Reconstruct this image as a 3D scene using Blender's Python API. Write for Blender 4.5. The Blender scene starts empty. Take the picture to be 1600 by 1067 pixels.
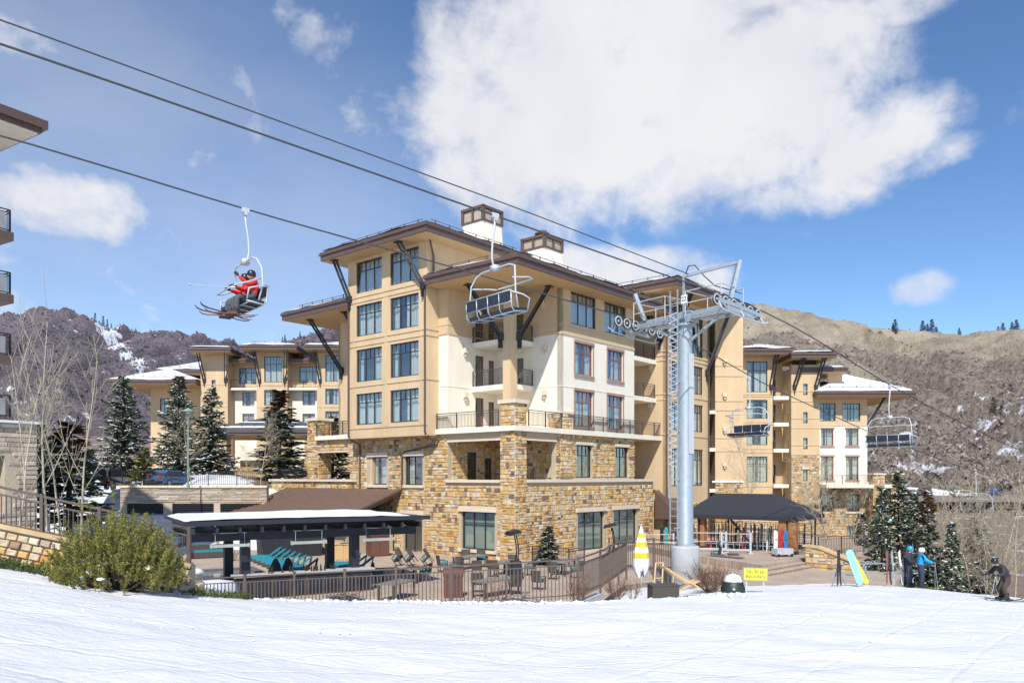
import bpy, bmesh, math, random
import numpy as np
from mathutils import Matrix, Vector
random.seed(7)
R = math.radians
S = bpy.context.scene
COL = S.collection

# ------------------------------------------------------------------ camera, sky, sun, exposure
cd = bpy.data.cameras.new('camera'); cam = bpy.data.objects.new('camera', cd); COL.objects.link(cam)
cam.location = (0, 0, 5.35); cam.rotation_euler = (R(90), 0, 0)
cd.sensor_width = 36; cd.lens = 1224 / 1600 * 36; cd.shift_y = (745 - 533.5) / 1600
cd.clip_end = 8000; S.camera = cam
SUN_EL = 47.0
SUN_T = (0.10, 0.995)                      # horizontal direction the light travels
W = bpy.data.worlds.new('World'); S.world = W; W.use_nodes = True
nt = W.node_tree; nt.nodes.clear()
def wn(t, **kw):
    n = nt.nodes.new(t)
    for k, v in kw.items(): setattr(n, k, v)
    return n
def wl(a, b): nt.links.new(a, b)
def wmath(op, a, b=None, c=None, clamp=False):
    n = wn('ShaderNodeMath', operation=op, use_clamp=clamp)
    for i, v in enumerate((a, b, c)):
        if v is None: continue
        if isinstance(v, (int, float)): n.inputs[i].default_value = v
        else: wl(v, n.inputs[i])
    return n.outputs[0]
sky = wn('ShaderNodeTexSky', sky_type='NISHITA', sun_disc=False)
sky.sun_elevation = R(SUN_EL); sky.sun_rotation = math.atan2(-SUN_T[0], -SUN_T[1]) % (2 * math.pi)
sky.altitude = 2500; sky.air_density = 1.0; sky.dust_density = 0.6; sky.ozone_density = 2.2
bg = wn('ShaderNodeBackground'); bg.inputs[1].default_value = 0.135
hs = wn('ShaderNodeHueSaturation'); hs.inputs['Saturation'].default_value = 1.12
wl(sky.outputs[0], hs.inputs['Color']); wl(hs.outputs[0], bg.inputs[0])
tc = wn('ShaderNodeTexCoord'); DIR = tc.outputs['Generated']
def skydir(px, py):
    return Vector(((px - 800) / 1224, 1, (745 - py) / 1224)).normalized()
def blob(px, py, rx, ry, amp):             # a soft bank of cloud around one direction of the sky
    c = skydir(px, py)
    s = wn('ShaderNodeVectorMath', operation='SUBTRACT'); wl(DIR, s.inputs[0]); s.inputs[1].default_value = c
    m = wn('ShaderNodeVectorMath', operation='MULTIPLY'); wl(s.outputs[0], m.inputs[0])
    m.inputs[1].default_value = (1224 / rx, 0.6, 1224 / ry)
    l = wn('ShaderNodeVectorMath', operation='LENGTH'); wl(m.outputs[0], l.inputs[0])
    r = wmath('SUBTRACT', 1.0, l.outputs['Value'], clamp=True)
    r = wmath('SMOOTH_MIN', r, 0.55, 0.25)
    return wmath('MULTIPLY', r, amp)
BL = [(800, 170, 200, 190, 1.5), (960, 150, 330, 230, 1.6), (1170, 160, 235, 175, 1.6), (1355, 215, 125, 78, 1.4), (1010, 45, 330, 120, 1.5),
      (1400, 15, 100, 30, 1.0), (960, 275, 180, 80, 1.1), (1230, 270, 190, 80, 1.1), (750, 240, 130, 110, 1.1), (1455, 240, 62, 38, .9),
      (130, 325, 150, 66, 1.05), (215, 360, 100, 50, .9), (70, 300, 90, 45, .8), (1440, 452, 48, 34, .95), (505, 428, 75, 30, .6), (950, 420, 200, 50, 1.2), (1060, 445, 130, 45, 1.0),
      (1240, 372, 40, 22, .45), (120, 470, 360, 120, .60), (250, 180, 480, 230, .40), (330, 30, 330, 60, .5), (520, 330, 200, 60, .35)]
acc = None
for b in BL:
    v = blob(*b); acc = v if acc is None else wmath('MAXIMUM', acc, v)
def wnoise(scale, detail, rough, dist=0.0, off=(0, 0, 0), stretch=(1, 1, 1)):
    mp = wn('ShaderNodeMapping'); wl(DIR, mp.inputs[0]); mp.inputs['Location'].default_value = off; mp.inputs['Scale'].default_value = stretch
    n = wn('ShaderNodeTexNoise'); wl(mp.outputs[0], n.inputs['Vector'])
    n.inputs['Scale'].default_value = scale; n.inputs['Detail'].default_value = detail; n.inputs['Roughness'].default_value = rough; n.inputs['Distortion'].default_value = dist
    return n.outputs['Fac']
n1 = wnoise(9, 12, .58, .25, (3.1, 0, 1.7), (1, 1, 1.25)); n2 = wnoise(30, 8, .6, .3, (0, 4, 0)); n3 = wnoise(2.6, 6, .55, .0, (7, 2, 5), (1, 1, 2.2))
dens = wmath('ADD', acc, wmath('MULTIPLY', wmath('SUBTRACT', n1, .5), 1.35))
dens = wmath('ADD', dens, wmath('MULTIPLY', wmath('SUBTRACT', n2, .5), .42))
dens = wmath('ADD', dens, wmath('MULTIPLY', wmath('SUBTRACT', n3, .62, clamp=True), 1.2))   # scattered fair-weather cloud all round
mr = wn('ShaderNodeMapRange', interpolation_type='SMOOTHSTEP'); wl(dens, mr.inputs[0])
mr.inputs[1].default_value = .20; mr.inputs[2].default_value = .78
cr = wn('ShaderNodeValToRGB'); wl(wnoise(5, 7, .55, .2, (1, 1, 9)), cr.inputs[0])
cr.color_ramp.elements[0].position = .36; cr.color_ramp.elements[0].color = (.84, .85, .91, 1)
cr.color_ramp.elements[1].position = .58; cr.color_ramp.elements[1].color = (.93, .94, .98, 1)
bg2 = wn('ShaderNodeBackground'); bg2.inputs[1].default_value = 0.72; wl(cr.outputs[0], bg2.inputs[0])
veil = wmath('MULTIPLY', wmath('MAXIMUM', blob(120, 330, 620, 420, 1.0), blob(60, 560, 900, 260, .9)), wmath('SUBTRACT', n3, .06))
cov = wmath('MAXIMUM', mr.outputs[0], veil)
mx = wn('ShaderNodeMixShader'); wl(cov, mx.inputs[0]); wl(bg.outputs[0], mx.inputs[1]); wl(bg2.outputs[0], mx.inputs[2])
wo = wn('ShaderNodeOutputWorld'); wl(mx.outputs[0], wo.inputs[0])
sd = bpy.data.lights.new('sun', 'SUN'); sun = bpy.data.objects.new('sun', sd); COL.objects.link(sun)
sd.energy = 4.2; sd.angle = R(.53); sd.color = (1, .955, .89)
ce = math.cos(R(SUN_EL)); tv = Vector((SUN_T[0] * ce, SUN_T[1] * ce, -math.sin(R(SUN_EL))))
sun.rotation_euler = tv.to_track_quat('-Z', 'Y').to_euler(); sun.location = (0, -20, 60)
S.view_settings.view_transform = 'Standard'; S.view_settings.look = 'None'; S.view_settings.gamma = 1
S.view_settings.use_curve_mapping = False; S.view_settings.exposure = 0.38
S.cycles.max_bounces = 6; S.cycles.transparent_max_bounces = 12; S.cycles.caustics_reflective = False; S.cycles.caustics_refractive = False

# ------------------------------------------------------------------ helpers
class MB:
    def __init__(s): s.v = []; s.f = []; s.r = []; s.m = None; s.cur = 0.0
    def add(s, vs, fs):
        o = len(s.v)
        if s.m is not None: vs = [s.m @ Vector(p) for p in vs]
        s.v += [tuple(p) for p in vs]; s.f += [tuple(i + o for i in q) for q in fs]; s.r += [s.cur] * len(fs); return s
    def box(s, x0, x1, y0, y1, z0, z1):
        return s.add([(x0,y0,z0),(x1,y0,z0),(x1,y1,z0),(x0,y1,z0),(x0,y0,z1),(x1,y0,z1),(x1,y1,z1),(x0,y1,z1)],
                     [(0,3,2,1),(4,5,6,7),(0,1,5,4),(1,2,6,5),(2,3,7,6),(3,0,4,7)])
    def bar(s, a, b, w, h=None, up=(0, 0, 1)):              # square bar between two points
        h = h or w; a = Vector(a); b = Vector(b); d = (b - a).normalized(); u = Vector(up)
        if abs(d.dot(u)) > .98: u = Vector((0, 1, 0))
        x = d.cross(u).normalized(); y = x.cross(d).normalized(); vs = []
        for p in (a, b):
            for i, j in ((-1,-1),(1,-1),(1,1),(-1,1)): vs.append(p + x * (i * w / 2) + y * (j * h / 2))
        return s.add(vs, [(0,3,2,1),(4,5,6,7),(0,1,5,4),(1,2,6,5),(2,3,7,6),(3,0,4,7)])
    def tube(s, pts, r, n=8, cap=True):
        pts = [Vector(p) for p in pts]; k = len(pts); rs = r if isinstance(r, (list, tuple)) else [r] * k
        vs = []; fs = []; px = None
        for i, p in enumerate(pts):
            d = (pts[min(i + 1, k - 1)] - pts[max(i - 1, 0)]).normalized()
            if px is None:
                u = Vector((0, 0, 1)) if abs(d.z) < .9 else Vector((1, 0, 0)); px = d.cross(u).normalized()
            else: px = (px - d * px.dot(d)).normalized()
            py = d.cross(px)
            for j in range(n):
                t = 2 * math.pi * j / n; vs.append(p + (px * math.cos(t) + py * math.sin(t)) * rs[i])
        for i in range(k - 1):
            for j in range(n): fs.append((i*n+j, i*n+(j+1)%n, (i+1)*n+(j+1)%n, (i+1)*n+j))
        if cap: fs += [tuple(range(n))[::-1], tuple((k-1)*n+j for j in range(n))]
        return s.add(vs, fs)
    def lathe(s, prof, n=16, c=(0, 0, 0)):
        vs = []; fs = []
        for r, z in prof:
            for j in range(n): t = 2*math.pi*j/n; vs.append((c[0]+r*math.cos(t), c[1]+r*math.sin(t), c[2]+z))
        k = len(prof)
        for i in range(k-1):
            for j in range(n): fs.append((i*n+j, i*n+(j+1)%n, (i+1)*n+(j+1)%n, (i+1)*n+j))
        fs += [tuple(range(n))[::-1], tuple((k-1)*n+j for j in range(n))]
        return s.add(vs, fs)
    def prism(s, poly, z0, z1):
        n = len(poly)
        return s.add([(x,y,z0) for x,y in poly]+[(x,y,z1) for x,y in poly],
                     [tuple(range(n))[::-1], tuple(range(n,2*n))]+[(i,(i+1)%n,n+(i+1)%n,n+i) for i in range(n)])
    def extrude_x(s, poly, x0, x1):                         # poly in (y,z)
        n = len(poly)
        return s.add([(x0,y,z) for y,z in poly]+[(x1,y,z) for y,z in poly],
                     [tuple(range(n)), tuple(range(n,2*n))[::-1]]+[(i,n+i,n+(i+1)%n,(i+1)%n) for i in range(n)])
    def sphere(s, c, r, nu=12, nv=8, sc=(1,1,1)):
        prof = [(max(1e-4, math.sin(math.pi*i/nv)), -math.cos(math.pi*i/nv)) for i in range(nv+1)]
        vs = []; fs = []
        for rr, z in prof:
            for j in range(nu): t=2*math.pi*j/nu; vs.append((c[0]+r*sc[0]*rr*math.cos(t), c[1]+r*sc[1]*rr*math.sin(t), c[2]+r*sc[2]*z))
        for i in range(nv):
            for j in range(nu): fs.append((i*nu+j, i*nu+(j+1)%nu, (i+1)*nu+(j+1)%nu, (i+1)*nu+j))
        return s.add(vs, fs)
    def mesh(s, name, smooth=False):
        me = bpy.data.meshes.new(name); me.from_pydata(s.v, [], s.f)
        if any(s.r):
            at = me.attributes.new('rnd', 'FLOAT', 'FACE'); at.data.foreach_set('value', s.r)
        if smooth: me.polygons.foreach_set('use_smooth', [True] * len(me.polygons))
        me.update(); return me
def link(name, me, mat=None, parent=None, loc=None, rotz=0, scale=None):
    o = bpy.data.objects.new(name, me)
    if mat is not None and me is not None and len(me.materials) == 0: me.materials.append(mat)
    COL.objects.link(o)
    if parent is not None: o.parent = parent
    if loc is not None: o.location = loc
    if rotz: o.rotation_euler = (0, 0, rotz)
    if scale is not None: o.scale = scale
    return o
def obj(name, mb, mat, parent=None, smooth=False, loc=None, rotz=0): return link(name, mb.mesh(name, smooth), mat, parent, loc, rotz)
def tag(o, label=None, cat=None, group=None, kind=None):
    if label: o['label'] = label
    if cat: o['category'] = cat
    if group: o['group'] = group
    if kind: o['kind'] = kind
    return o
def thing(name, label, cat, loc=(0, 0, 0), rotz=0, group=None):
    o = bpy.data.objects.new(name, None); COL.objects.link(o); o.location = loc; o.rotation_euler = (0, 0, rotz); o.empty_display_size = .3
    return tag(o, label, cat, group)
def copy_tree(o, parent=None):
    c = o.copy(); COL.objects.link(c); c.parent = parent
    for ch in o.children: copy_tree(ch, c)
    return c
def at(px, py, Y): return Vector(((px - 800) / 1224 * Y, Y, 5.35 - (py - 745) / 1224 * Y))

# ------------------------------------------------------------------ materials
MATS = {}
def mat(name, col, rough=.7, var=.12, scale=3.0, bump=.0, bscale=30.0, metal=0.0, island=0.0, spec=.5, stretch=None, col2=None, detail=5):
    if name in MATS: return MATS[name]
    m = bpy.data.materials.new(name); m.use_nodes = True; n = m.node_tree; p = n.nodes['Principled BSDF']
    p.inputs['Roughness'].default_value = rough; p.inputs['Metallic'].default_value = metal; p.inputs['Specular IOR Level'].default_value = spec
    t = n.nodes.new('ShaderNodeTexCoord'); src = t.outputs['Object']
    if stretch:
        mp = n.nodes.new('ShaderNodeMapping'); mp.inputs['Scale'].default_value = stretch; n.links.new(src, mp.inputs[0]); src = mp.outputs[0]
    nz = n.nodes.new('ShaderNodeTexNoise'); nz.inputs['Scale'].default_value = scale; nz.inputs['Detail'].default_value = detail; nz.inputs['Roughness'].default_value = .62
    n.links.new(src, nz.inputs['Vector'])
    r = n.nodes.new('ShaderNodeValToRGB'); r.color_ramp.elements[0].position = .3; r.color_ramp.elements[1].position = .7
    c2 = col2 or tuple(min(1, c * (1 + var)) for c in col)
    r.color_ramp.elements[0].color = tuple(c * (1 - var) for c in col) + (1,); r.color_ramp.elements[1].color = tuple(c2) + (1,)
    n.links.new(nz.outputs['Fac'], r.inputs[0]); out = r.outputs[0]
    if island:
        g = n.nodes.new('ShaderNodeNewGeometry'); h = n.nodes.new('ShaderNodeHueSaturation')
        mr = n.nodes.new('ShaderNodeMapRange'); mr.inputs[3].default_value = 1 - island; mr.inputs[4].default_value = 1 + island
        n.links.new(g.outputs['Random Per Island'], mr.inputs[0]); n.links.new(mr.outputs[0], h.inputs['Value']); n.links.new(out, h.inputs['Color']); out = h.outputs[0]
    n.links.new(out, p.inputs['Base Color'])
    if bump:
        b = n.nodes.new('ShaderNodeBump'); b.inputs['Strength'].default_value = bump; b.inputs['Distance'].default_value = .03
        z = n.nodes.new('ShaderNodeTexNoise'); z.inputs['Scale'].default_value = bscale; z.inputs['Detail'].default_value = 6
        n.links.new(src, z.inputs['Vector']); n.links.new(z.outputs['Fac'], b.inputs['Height']); n.links.new(b.outputs[0], p.inputs['Normal'])
    MATS[name] = m; return m
def stone_mat(name, single):
    m = bpy.data.materials.new(name); m.use_nodes = True; n = m.node_tree; p = n.nodes['Principled BSDF']; p.inputs['Roughness'].default_value = .85
    if single: v = n.nodes.new('ShaderNodeObjectInfo').outputs['Random']
    else:
        a = n.nodes.new('ShaderNodeAttribute'); a.attribute_name = 'rnd'; v = a.outputs['Fac']
    r = n.nodes.new('ShaderNodeValToRGB'); r.color_ramp.interpolation = 'CONSTANT'; e = r.color_ramp.elements
    pal = [(0,(.56,.37,.16)),(.17,(.58,.43,.23)),(.32,(.60,.49,.33)),(.44,(.50,.30,.11)),(.54,(.55,.44,.29)),(.64,(.60,.39,.14)),(.75,(.34,.22,.13)),(.81,(.64,.55,.42)),(.87,(.20,.13,.09)),(.92,(.42,.33,.24)),(.96,(.52,.26,.07))]
    while len(e) < len(pal): e.new(.5)
    for el, (q, c) in zip(e, pal): el.position = q; el.color = c + (1,)
    n.links.new(v, r.inputs[0])
    t = n.nodes.new('ShaderNodeTexCoord'); z = n.nodes.new('ShaderNodeTexNoise'); z.inputs['Scale'].default_value = 5 if not single else 2.2; z.inputs['Detail'].default_value = 7
    n.links.new(t.outputs['Object'], z.inputs['Vector'])
    h = n.nodes.new('ShaderNodeHueSaturation'); mr = n.nodes.new('ShaderNodeMapRange'); mr.inputs[3].default_value = .62; mr.inputs[4].default_value = 1.35
    n.links.new(z.outputs['Fac'], mr.inputs[0]); n.links.new(mr.outputs[0], h.inputs['Value']); n.links.new(r.outputs[0], h.inputs['Color']); n.links.new(h.outputs[0], p.inputs['Base Color'])
    b = n.nodes.new('ShaderNodeBump'); b.inputs['Strength'].default_value = .6; b.inputs['Distance'].default_value = .02; n.links.new(z.outputs['Fac'], b.inputs['Height']); n.links.new(b.outputs[0], p.inputs['Normal'])
    return m
M_STONE1 = stone_mat('stone_single', True); M_STONE = stone_mat('stone_joined', False)
M_MORTAR = mat('mortar', (.47, .39, .28), .95, .15, 6)
M_TAN = mat('stucco_tan', (.60, .445, .27), .9, .09, .9, .15, 60, stretch=(1,1,.3))
M_CREAM = mat('stucco_cream', (.80, .74, .62), .9, .07, .8, .15, 60, stretch=(1,1,.3))
M_TRIM = mat('cast_stone', (.68, .57, .43), .85, .08, 2, .15, 40)
M_SOFFIT = mat('soffit_tan', (.58, .40, .20), .8, .05, 2)
M_BROWN = mat('brown_metal', (.115, .072, .058), .45, .10, 2)
M_ROOF = mat('roof_brown', (.17, .11, .085), .55, .15, 3)
M_BLACK = mat('black_steel', (.022, .022, .026), .5, .15, 4)
M_RAIL = mat('railing_brown', (.085, .062, .050), .5, .12, 4)
M_FENCE = mat('fence_brown', (.115, .085, .070), .55, .12, 4)
M_FRAME = mat('window_frame_dark', (.035, .033, .032), .45, .1, 4)
M_FRAMER = mat('window_frame_red', (.25, .085, .065), .5, .1, 4)
M_CURT = mat('curtain', (.50, .51, .45), .9, .08, 3)
M_BLIND = mat('blind_green', (.34, .42, .37), .9, .05, 3)
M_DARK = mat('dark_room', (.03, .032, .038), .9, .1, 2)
M_WSNOW = mat('snow_cover', (.74, .76, .80), .65, .03, 2.5, .35, 9)
M_GALV = mat('galvanized', (.38, .43, .46), .42, .10, 5, .05, 50, metal=.35)
M_GREYW = mat('grey_white_paint', (.47, .50, .53), .5, .06, 3)
M_CONC = mat('concrete', (.44, .44, .44), .85, .08, 3, .2, 40)
M_TEAL = mat('teal_fabric', (.012, .235, .30), .85, .10, 5, .1, 80)
M_WICK = mat('wicker_dark', (.075, .062, .052), .75, .25, 40, .3, 120)
M_WOOD = mat('cedar_wood', (.36, .16, .06), .65, .22, 3, .15, 30, stretch=(6, 6, .6))
M_PALEWOOD = mat('pale_wood', (.60, .41, .20), .6, .12, 4, stretch=(3, 3, .6))
M_CANVAS = mat('navy_canvas', (.026, .028, .036), .85, .10, 2, .1, 30)
M_RUBBER = mat('rubber', (.02, .02, .02), .7)
M_BARK = mat('aspen_bark', (.44, .38, .27), .85, .18, 5, .2, 20)
M_TWIG = mat('twig_tan', (.27, .20, .13), .9, .18, 3, island=.2)
M_TRUNK = mat('spruce_bark', (.10, .07, .05), .95, .2, 6)
def glass():
    m = bpy.data.materials.new('window_glass'); m.use_nodes = True; n = m.node_tree; n.nodes.clear()
    o = n.nodes.new('ShaderNodeOutputMaterial'); tr = n.nodes.new('ShaderNodeBsdfTransparent'); tr.inputs[0].default_value = (.90, .95, .94, 1)
    gl = n.nodes.new('ShaderNodeBsdfGlossy'); gl.inputs['Roughness'].default_value = .02; gl.inputs[0].default_value = (.9, .95, 1, 1)
    t = n.nodes.new('ShaderNodeTexCoord'); z = n.nodes.new('ShaderNodeTexNoise'); z.inputs['Scale'].default_value = .8; n.links.new(t.outputs['Object'], z.inputs['Vector'])
    b = n.nodes.new('ShaderNodeBump'); b.inputs['Strength'].default_value = .06; b.inputs['Distance'].default_value = .05; n.links.new(z.outputs['Fac'], b.inputs['Height']); n.links.new(b.outputs[0], gl.inputs['Normal'])
    f = n.nodes.new('ShaderNodeLayerWeight'); f.inputs['Blend'].default_value = .25; mr = n.nodes.new('ShaderNodeMapRange'); mr.inputs[3].default_value = .10; mr.inputs[4].default_value = .85; n.links.new(f.outputs['Facing'], mr.inputs[0])
    mx = n.nodes.new('ShaderNodeMixShader'); n.links.new(mr.outputs[0], mx.inputs[0]); n.links.new(tr.outputs[0], mx.inputs[1]); n.links.new(gl.outputs[0], mx.inputs[2]); n.links.new(mx.outputs[0], o.inputs[0]); return m
M_GLASS = glass()
# ------------------------------------------------------------------ the ground: one sheet, snow by place
CP = [  # x, y, z of the snow and soil surface
 (0,8,1.75),(-8,8,2.6),(8,8,1.45),(20,8,1.0),(-20,8,4.2),
 (0,16,1.38),(-7,17,1.9),(-12,17,2.7),(-16,20,3.1),(8,17,1.15),(16,18,.75),(26,20,.2),
 (0,24,1.2),(-5,25,1.25),(-8.2,24.5,1.45),(-11,22.5,2.05),(-14.5,22.5,2.65),(-19,24,3.7),(-26,30,4.2),
 (4,27,1.12),(8,29,.98),(0,27,1.15),(-4,27.2,1.15),(-7.5,27.2,1.2),(11,31.5,.75),(14,34,.55),(17,35,.46),(20,31,.45),(25,31,.05),(24,27,.25),(30,30,-.7),
 (12,36.5,.10),(15.5,39.5,.0),(10.5,39,-.2),(20,40.5,-.3),(26,39,-1.6),(33,36,-2.2),(24,48,-3.2),(32,48,-5),(45,45,-6),(45,65,-6),(30,65,-3.5),
 (-9,31,-.35),(-4,31,-.35),(2,31,-.35),(6,33,.3),(8.3,34.3,.8),(9.5,36,.4),(-12,29,.9),(-16,29,2.3),
 (-10,40,-.35),(0,42,-.35),(10,44,-.35),(-18,45,-.2),(-6,55,-.35),(14,52,-.35),(22,54,-.6),(26,75,-2.2),(35,85,-1.6),(50,90,-3),
 (-20,57,-.3),(-30,52,.3),(-27,59,-.2),(-33,59.5,.2),(-38,52,2.5),(-24,64.5,4.4),(-31,64.5,4.5),(-35,70,4.6),(-45,60,4.8),(-20,80,4.5),(-40,100,4.6),(-60,90,5.5),(0,85,2),(0,120,5),(-30,150,8),(-80,150,10),
 (30,130,-2),(60,120,-2),(75,160,.4),(110,160,.2),(60,200,3),(120,220,3),(10,200,10),(-100,240,16),(90,60,-5),(120,90,-4),(-90,60,9)]
A_ = np.array(CP, float)
def tps(r): return np.where(r > 0, r * r * np.log(np.maximum(r, 1e-9)), 0)
P_ = A_[:, :2] / 40; n_ = len(P_)
K_ = tps(np.linalg.norm(P_[:, None] - P_[None], axis=2)) + np.eye(n_) * .01
Q_ = np.hstack([np.ones((n_, 1)), P_]); L_ = np.zeros((n_ + 3, n_ + 3)); L_[:n_, :n_] = K_; L_[:n_, n_:] = Q_; L_[n_:, :n_] = Q_.T
C_ = np.linalg.solve(L_, np.concatenate([A_[:, 2], np.zeros(3)]))
def ground_np(x, y):
    p = np.stack([x, y], -1) / 40
    k = tps(np.linalg.norm(p[..., None, :] - P_, axis=-1))
    return k @ C_[:n_] + C_[n_] + p @ C_[n_ + 1:]
def vnoise(x, y, seed=0):
    xi = np.floor(x).astype(int); yi = np.floor(y).astype(int); fx = x - xi; fy = y - yi
    fx = fx * fx * (3 - 2 * fx); fy = fy * fy * (3 - 2 * fy)
    def h(a, b):
        q = (a * 374761393 + b * 668265263 + seed * 1442695041) & 0xffffffff; q = ((q ^ (q >> 13)) * 1274126177) & 0xffffffff
        return ((q ^ (q >> 16)) & 0xffff) / 65535.0
    return (h(xi, yi) * (1 - fx) + h(xi + 1, yi) * fx) * (1 - fy) + (h(xi, yi + 1) * (1 - fx) + h(xi + 1, yi + 1) * fx) * fy
def fbm(x, y, o=4, seed=0):
    r = 0; a = .5
    for i in range(o): r = r + a * (vnoise(x, y, seed + i) - .5); x = x * 2.03; y = y * 2.03; a *= .5
    return r
def grid_mesh(name, X, Y, Z):
    ny, nx = X.shape; me = bpy.data.meshes.new(name)
    vs = np.stack([X, Y, Z], -1).reshape(-1, 3)
    i = np.arange(ny * nx).reshape(ny, nx); q = np.stack([i[:-1, :-1], i[:-1, 1:], i[1:, 1:], i[1:, :-1]], -1).reshape(-1, 4)
    me.vertices.add(len(vs)); me.vertices.foreach_set('co', vs.ravel()); me.loops.add(q.size); me.polygons.add(len(q))
    me.loops.foreach_set('vertex_index', q.ravel()); me.polygons.foreach_set('loop_start', np.arange(0, q.size, 4)); me.polygons.foreach_set('use_smooth', np.ones(len(q), bool))
    me.update(); me.validate(); return me
def snow_z(x, y):
    z = ground_np(np.asarray(x, float), np.asarray(y, float)); return z
def gz(x, y): return float(snow_z(np.array([x]), np.array([y]))[0])
M_GROUND = bpy.data.materials.new('snow_ground'); M_GROUND.use_nodes = True
def ground_material(m):
    n = m.node_tree; p = n.nodes['Principled BSDF']; t = n.nodes.new('ShaderNodeTexCoord')
    def nz(sc, det, st=(1, 1, 1), ro=.6):
        mp = n.nodes.new('ShaderNodeMapping'); mp.inputs['Scale'].default_value = st; n.links.new(t.outputs['Object'], mp.inputs[0])
        z = n.nodes.new('ShaderNodeTexNoise'); z.inputs['Scale'].default_value = sc; z.inputs['Detail'].default_value = det; z.inputs['Roughness'].default_value = ro; n.links.new(mp.outputs[0], z.inputs['Vector']); return z.outputs['Fac']
    def mth(op, a, b, cl=False):
        k = n.nodes.new('ShaderNodeMath'); k.operation = op; k.use_clamp = cl
        for i, v in enumerate((a, b)):
            if isinstance(v, (int, float)): k.inputs[i].default_value = v
            else: n.links.new(v, k.inputs[i])
        return k.outputs[0]
    cr = n.nodes.new('ShaderNodeValToRGB'); cr.color_ramp.elements[0].position = .3; cr.color_ramp.elements[0].color = (.635, .645, .66, 1); cr.color_ramp.elements[1].position = .7; cr.color_ramp.elements[1].color = (.73, .738, .745, 1)
    n.links.new(nz(.5, 8, (.5, 1.6, 1)), cr.inputs[0])
    soil = n.nodes.new('ShaderNodeValToRGB'); soil.color_ramp.elements[0].color = (.11, .075, .055, 1); soil.color_ramp.elements[1].color = (.27, .20, .14, 1); n.links.new(nz(1.4, 8), soil.inputs[0])
    # melted, bare ground: an attribute painted by where the slope was left unplowed (far side of the hill, behind the hotel)
    a = n.nodes.new('ShaderNodeAttribute'); a.attribute_name = 'bare'
    f = mth('ADD', a.outputs['Fac'], mth('MULTIPLY', mth('SUBTRACT', nz(.35, 9, ro=.68), .5), 2.4))
    mr = n.nodes.new('ShaderNodeMapRange'); n.links.new(f, mr.inputs[0]); mr.inputs[1].default_value = .44; mr.inputs[2].default_value = .56
    mx = n.nodes.new('ShaderNodeMix'); mx.data_type = 'RGBA'; n.links.new(mr.outputs[0], mx.inputs[0]); n.links.new(cr.outputs[0], mx.inputs[6]); n.links.new(soil.outputs[0], mx.inputs[7])
    n.links.new(mx.outputs[2], p.inputs['Base Color']); p.inputs['Roughness'].default_value = .62; p.inputs['Specular IOR Level'].default_value = .35
    p.inputs['Subsurface Weight'].default_value = .0
    h = mth('ADD', mth('MULTIPLY', nz(1.0, 8, (.6, 1.2, 1)), 1.0), mth('MULTIPLY', nz(7, 6, (.8, 1.1, 1)), .42))
    wv = n.nodes.new('ShaderNodeTexWave'); mp = n.nodes.new('ShaderNodeMapping'); mp.inputs['Rotation'].default_value = (0, 0, R(12)); n.links.new(t.outputs['Object'], mp.inputs[0]); n.links.new(mp.outputs[0], wv.inputs[0])
    wv.bands_direction = 'Y'; wv.inputs['Scale'].default_value = 1.3; wv.inputs['Distortion'].default_value = 9; wv.inputs['Detail'].default_value = 4; wv.inputs['Detail Scale'].default_value = .6
    h = mth('ADD', h, mth('MULTIPLY', wv.outputs['Fac'], .05))
    for ang, sc_, ds in ((70, .20, 2.5), (40, .13, 4.0), (100, .16, 3.0)):          # old ski tracks
        w2 = n.nodes.new('ShaderNodeTexWave'); m2 = n.nodes.new('ShaderNodeMapping'); m2.inputs['Rotation'].default_value = (0, 0, R(ang)); n.links.new(t.outputs['Object'], m2.inputs[0]); n.links.new(m2.outputs[0], w2.inputs[0])
        w2.inputs['Scale'].default_value = sc_; w2.inputs['Distortion'].default_value = ds; w2.inputs['Detail'].default_value = 1; w2.inputs['Detail Scale'].default_value = .3
        r2 = n.nodes.new('ShaderNodeMapRange'); n.links.new(w2.outputs['Fac'], r2.inputs[0]); r2.inputs[1].default_value = .985; r2.inputs[2].default_value = 1.0
        h = mth('SUBTRACT', h, mth('MULTIPLY', r2.outputs[0], .17))
    b = n.nodes.new('ShaderNodeBump'); b.inputs['Strength'].default_value = .6; b.inputs['Distance'].default_value = .13; n.links.new(h, b.inputs['Height']); n.links.new(b.outputs[0], p.inputs['Normal'])
ground_material(M_GROUND)
def axis(segs):
    r = []
    for a, b, n in segs: r += list(np.linspace(a, b, n, endpoint=False))
    return np.array(r + [segs[-1][1]])
gx = axis([(-260,-60,20),(-60,-22,40),(-22,30,300),(30,60,60),(60,320,40)]); gy = axis([(-40,6,12),(6,44,280),(44,110,110),(110,320,50)])
GX, GY = np.meshgrid(gx, gy)
GZ = snow_z(GX, GY)
near = np.clip((46 - GY) / 8, 0, 1)
GZ = GZ + fbm(GX * .5, GY * .9, 4, 3) * .16 * near + fbm(GX * 3, GY * 3, 3, 9) * .05 * near
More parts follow.
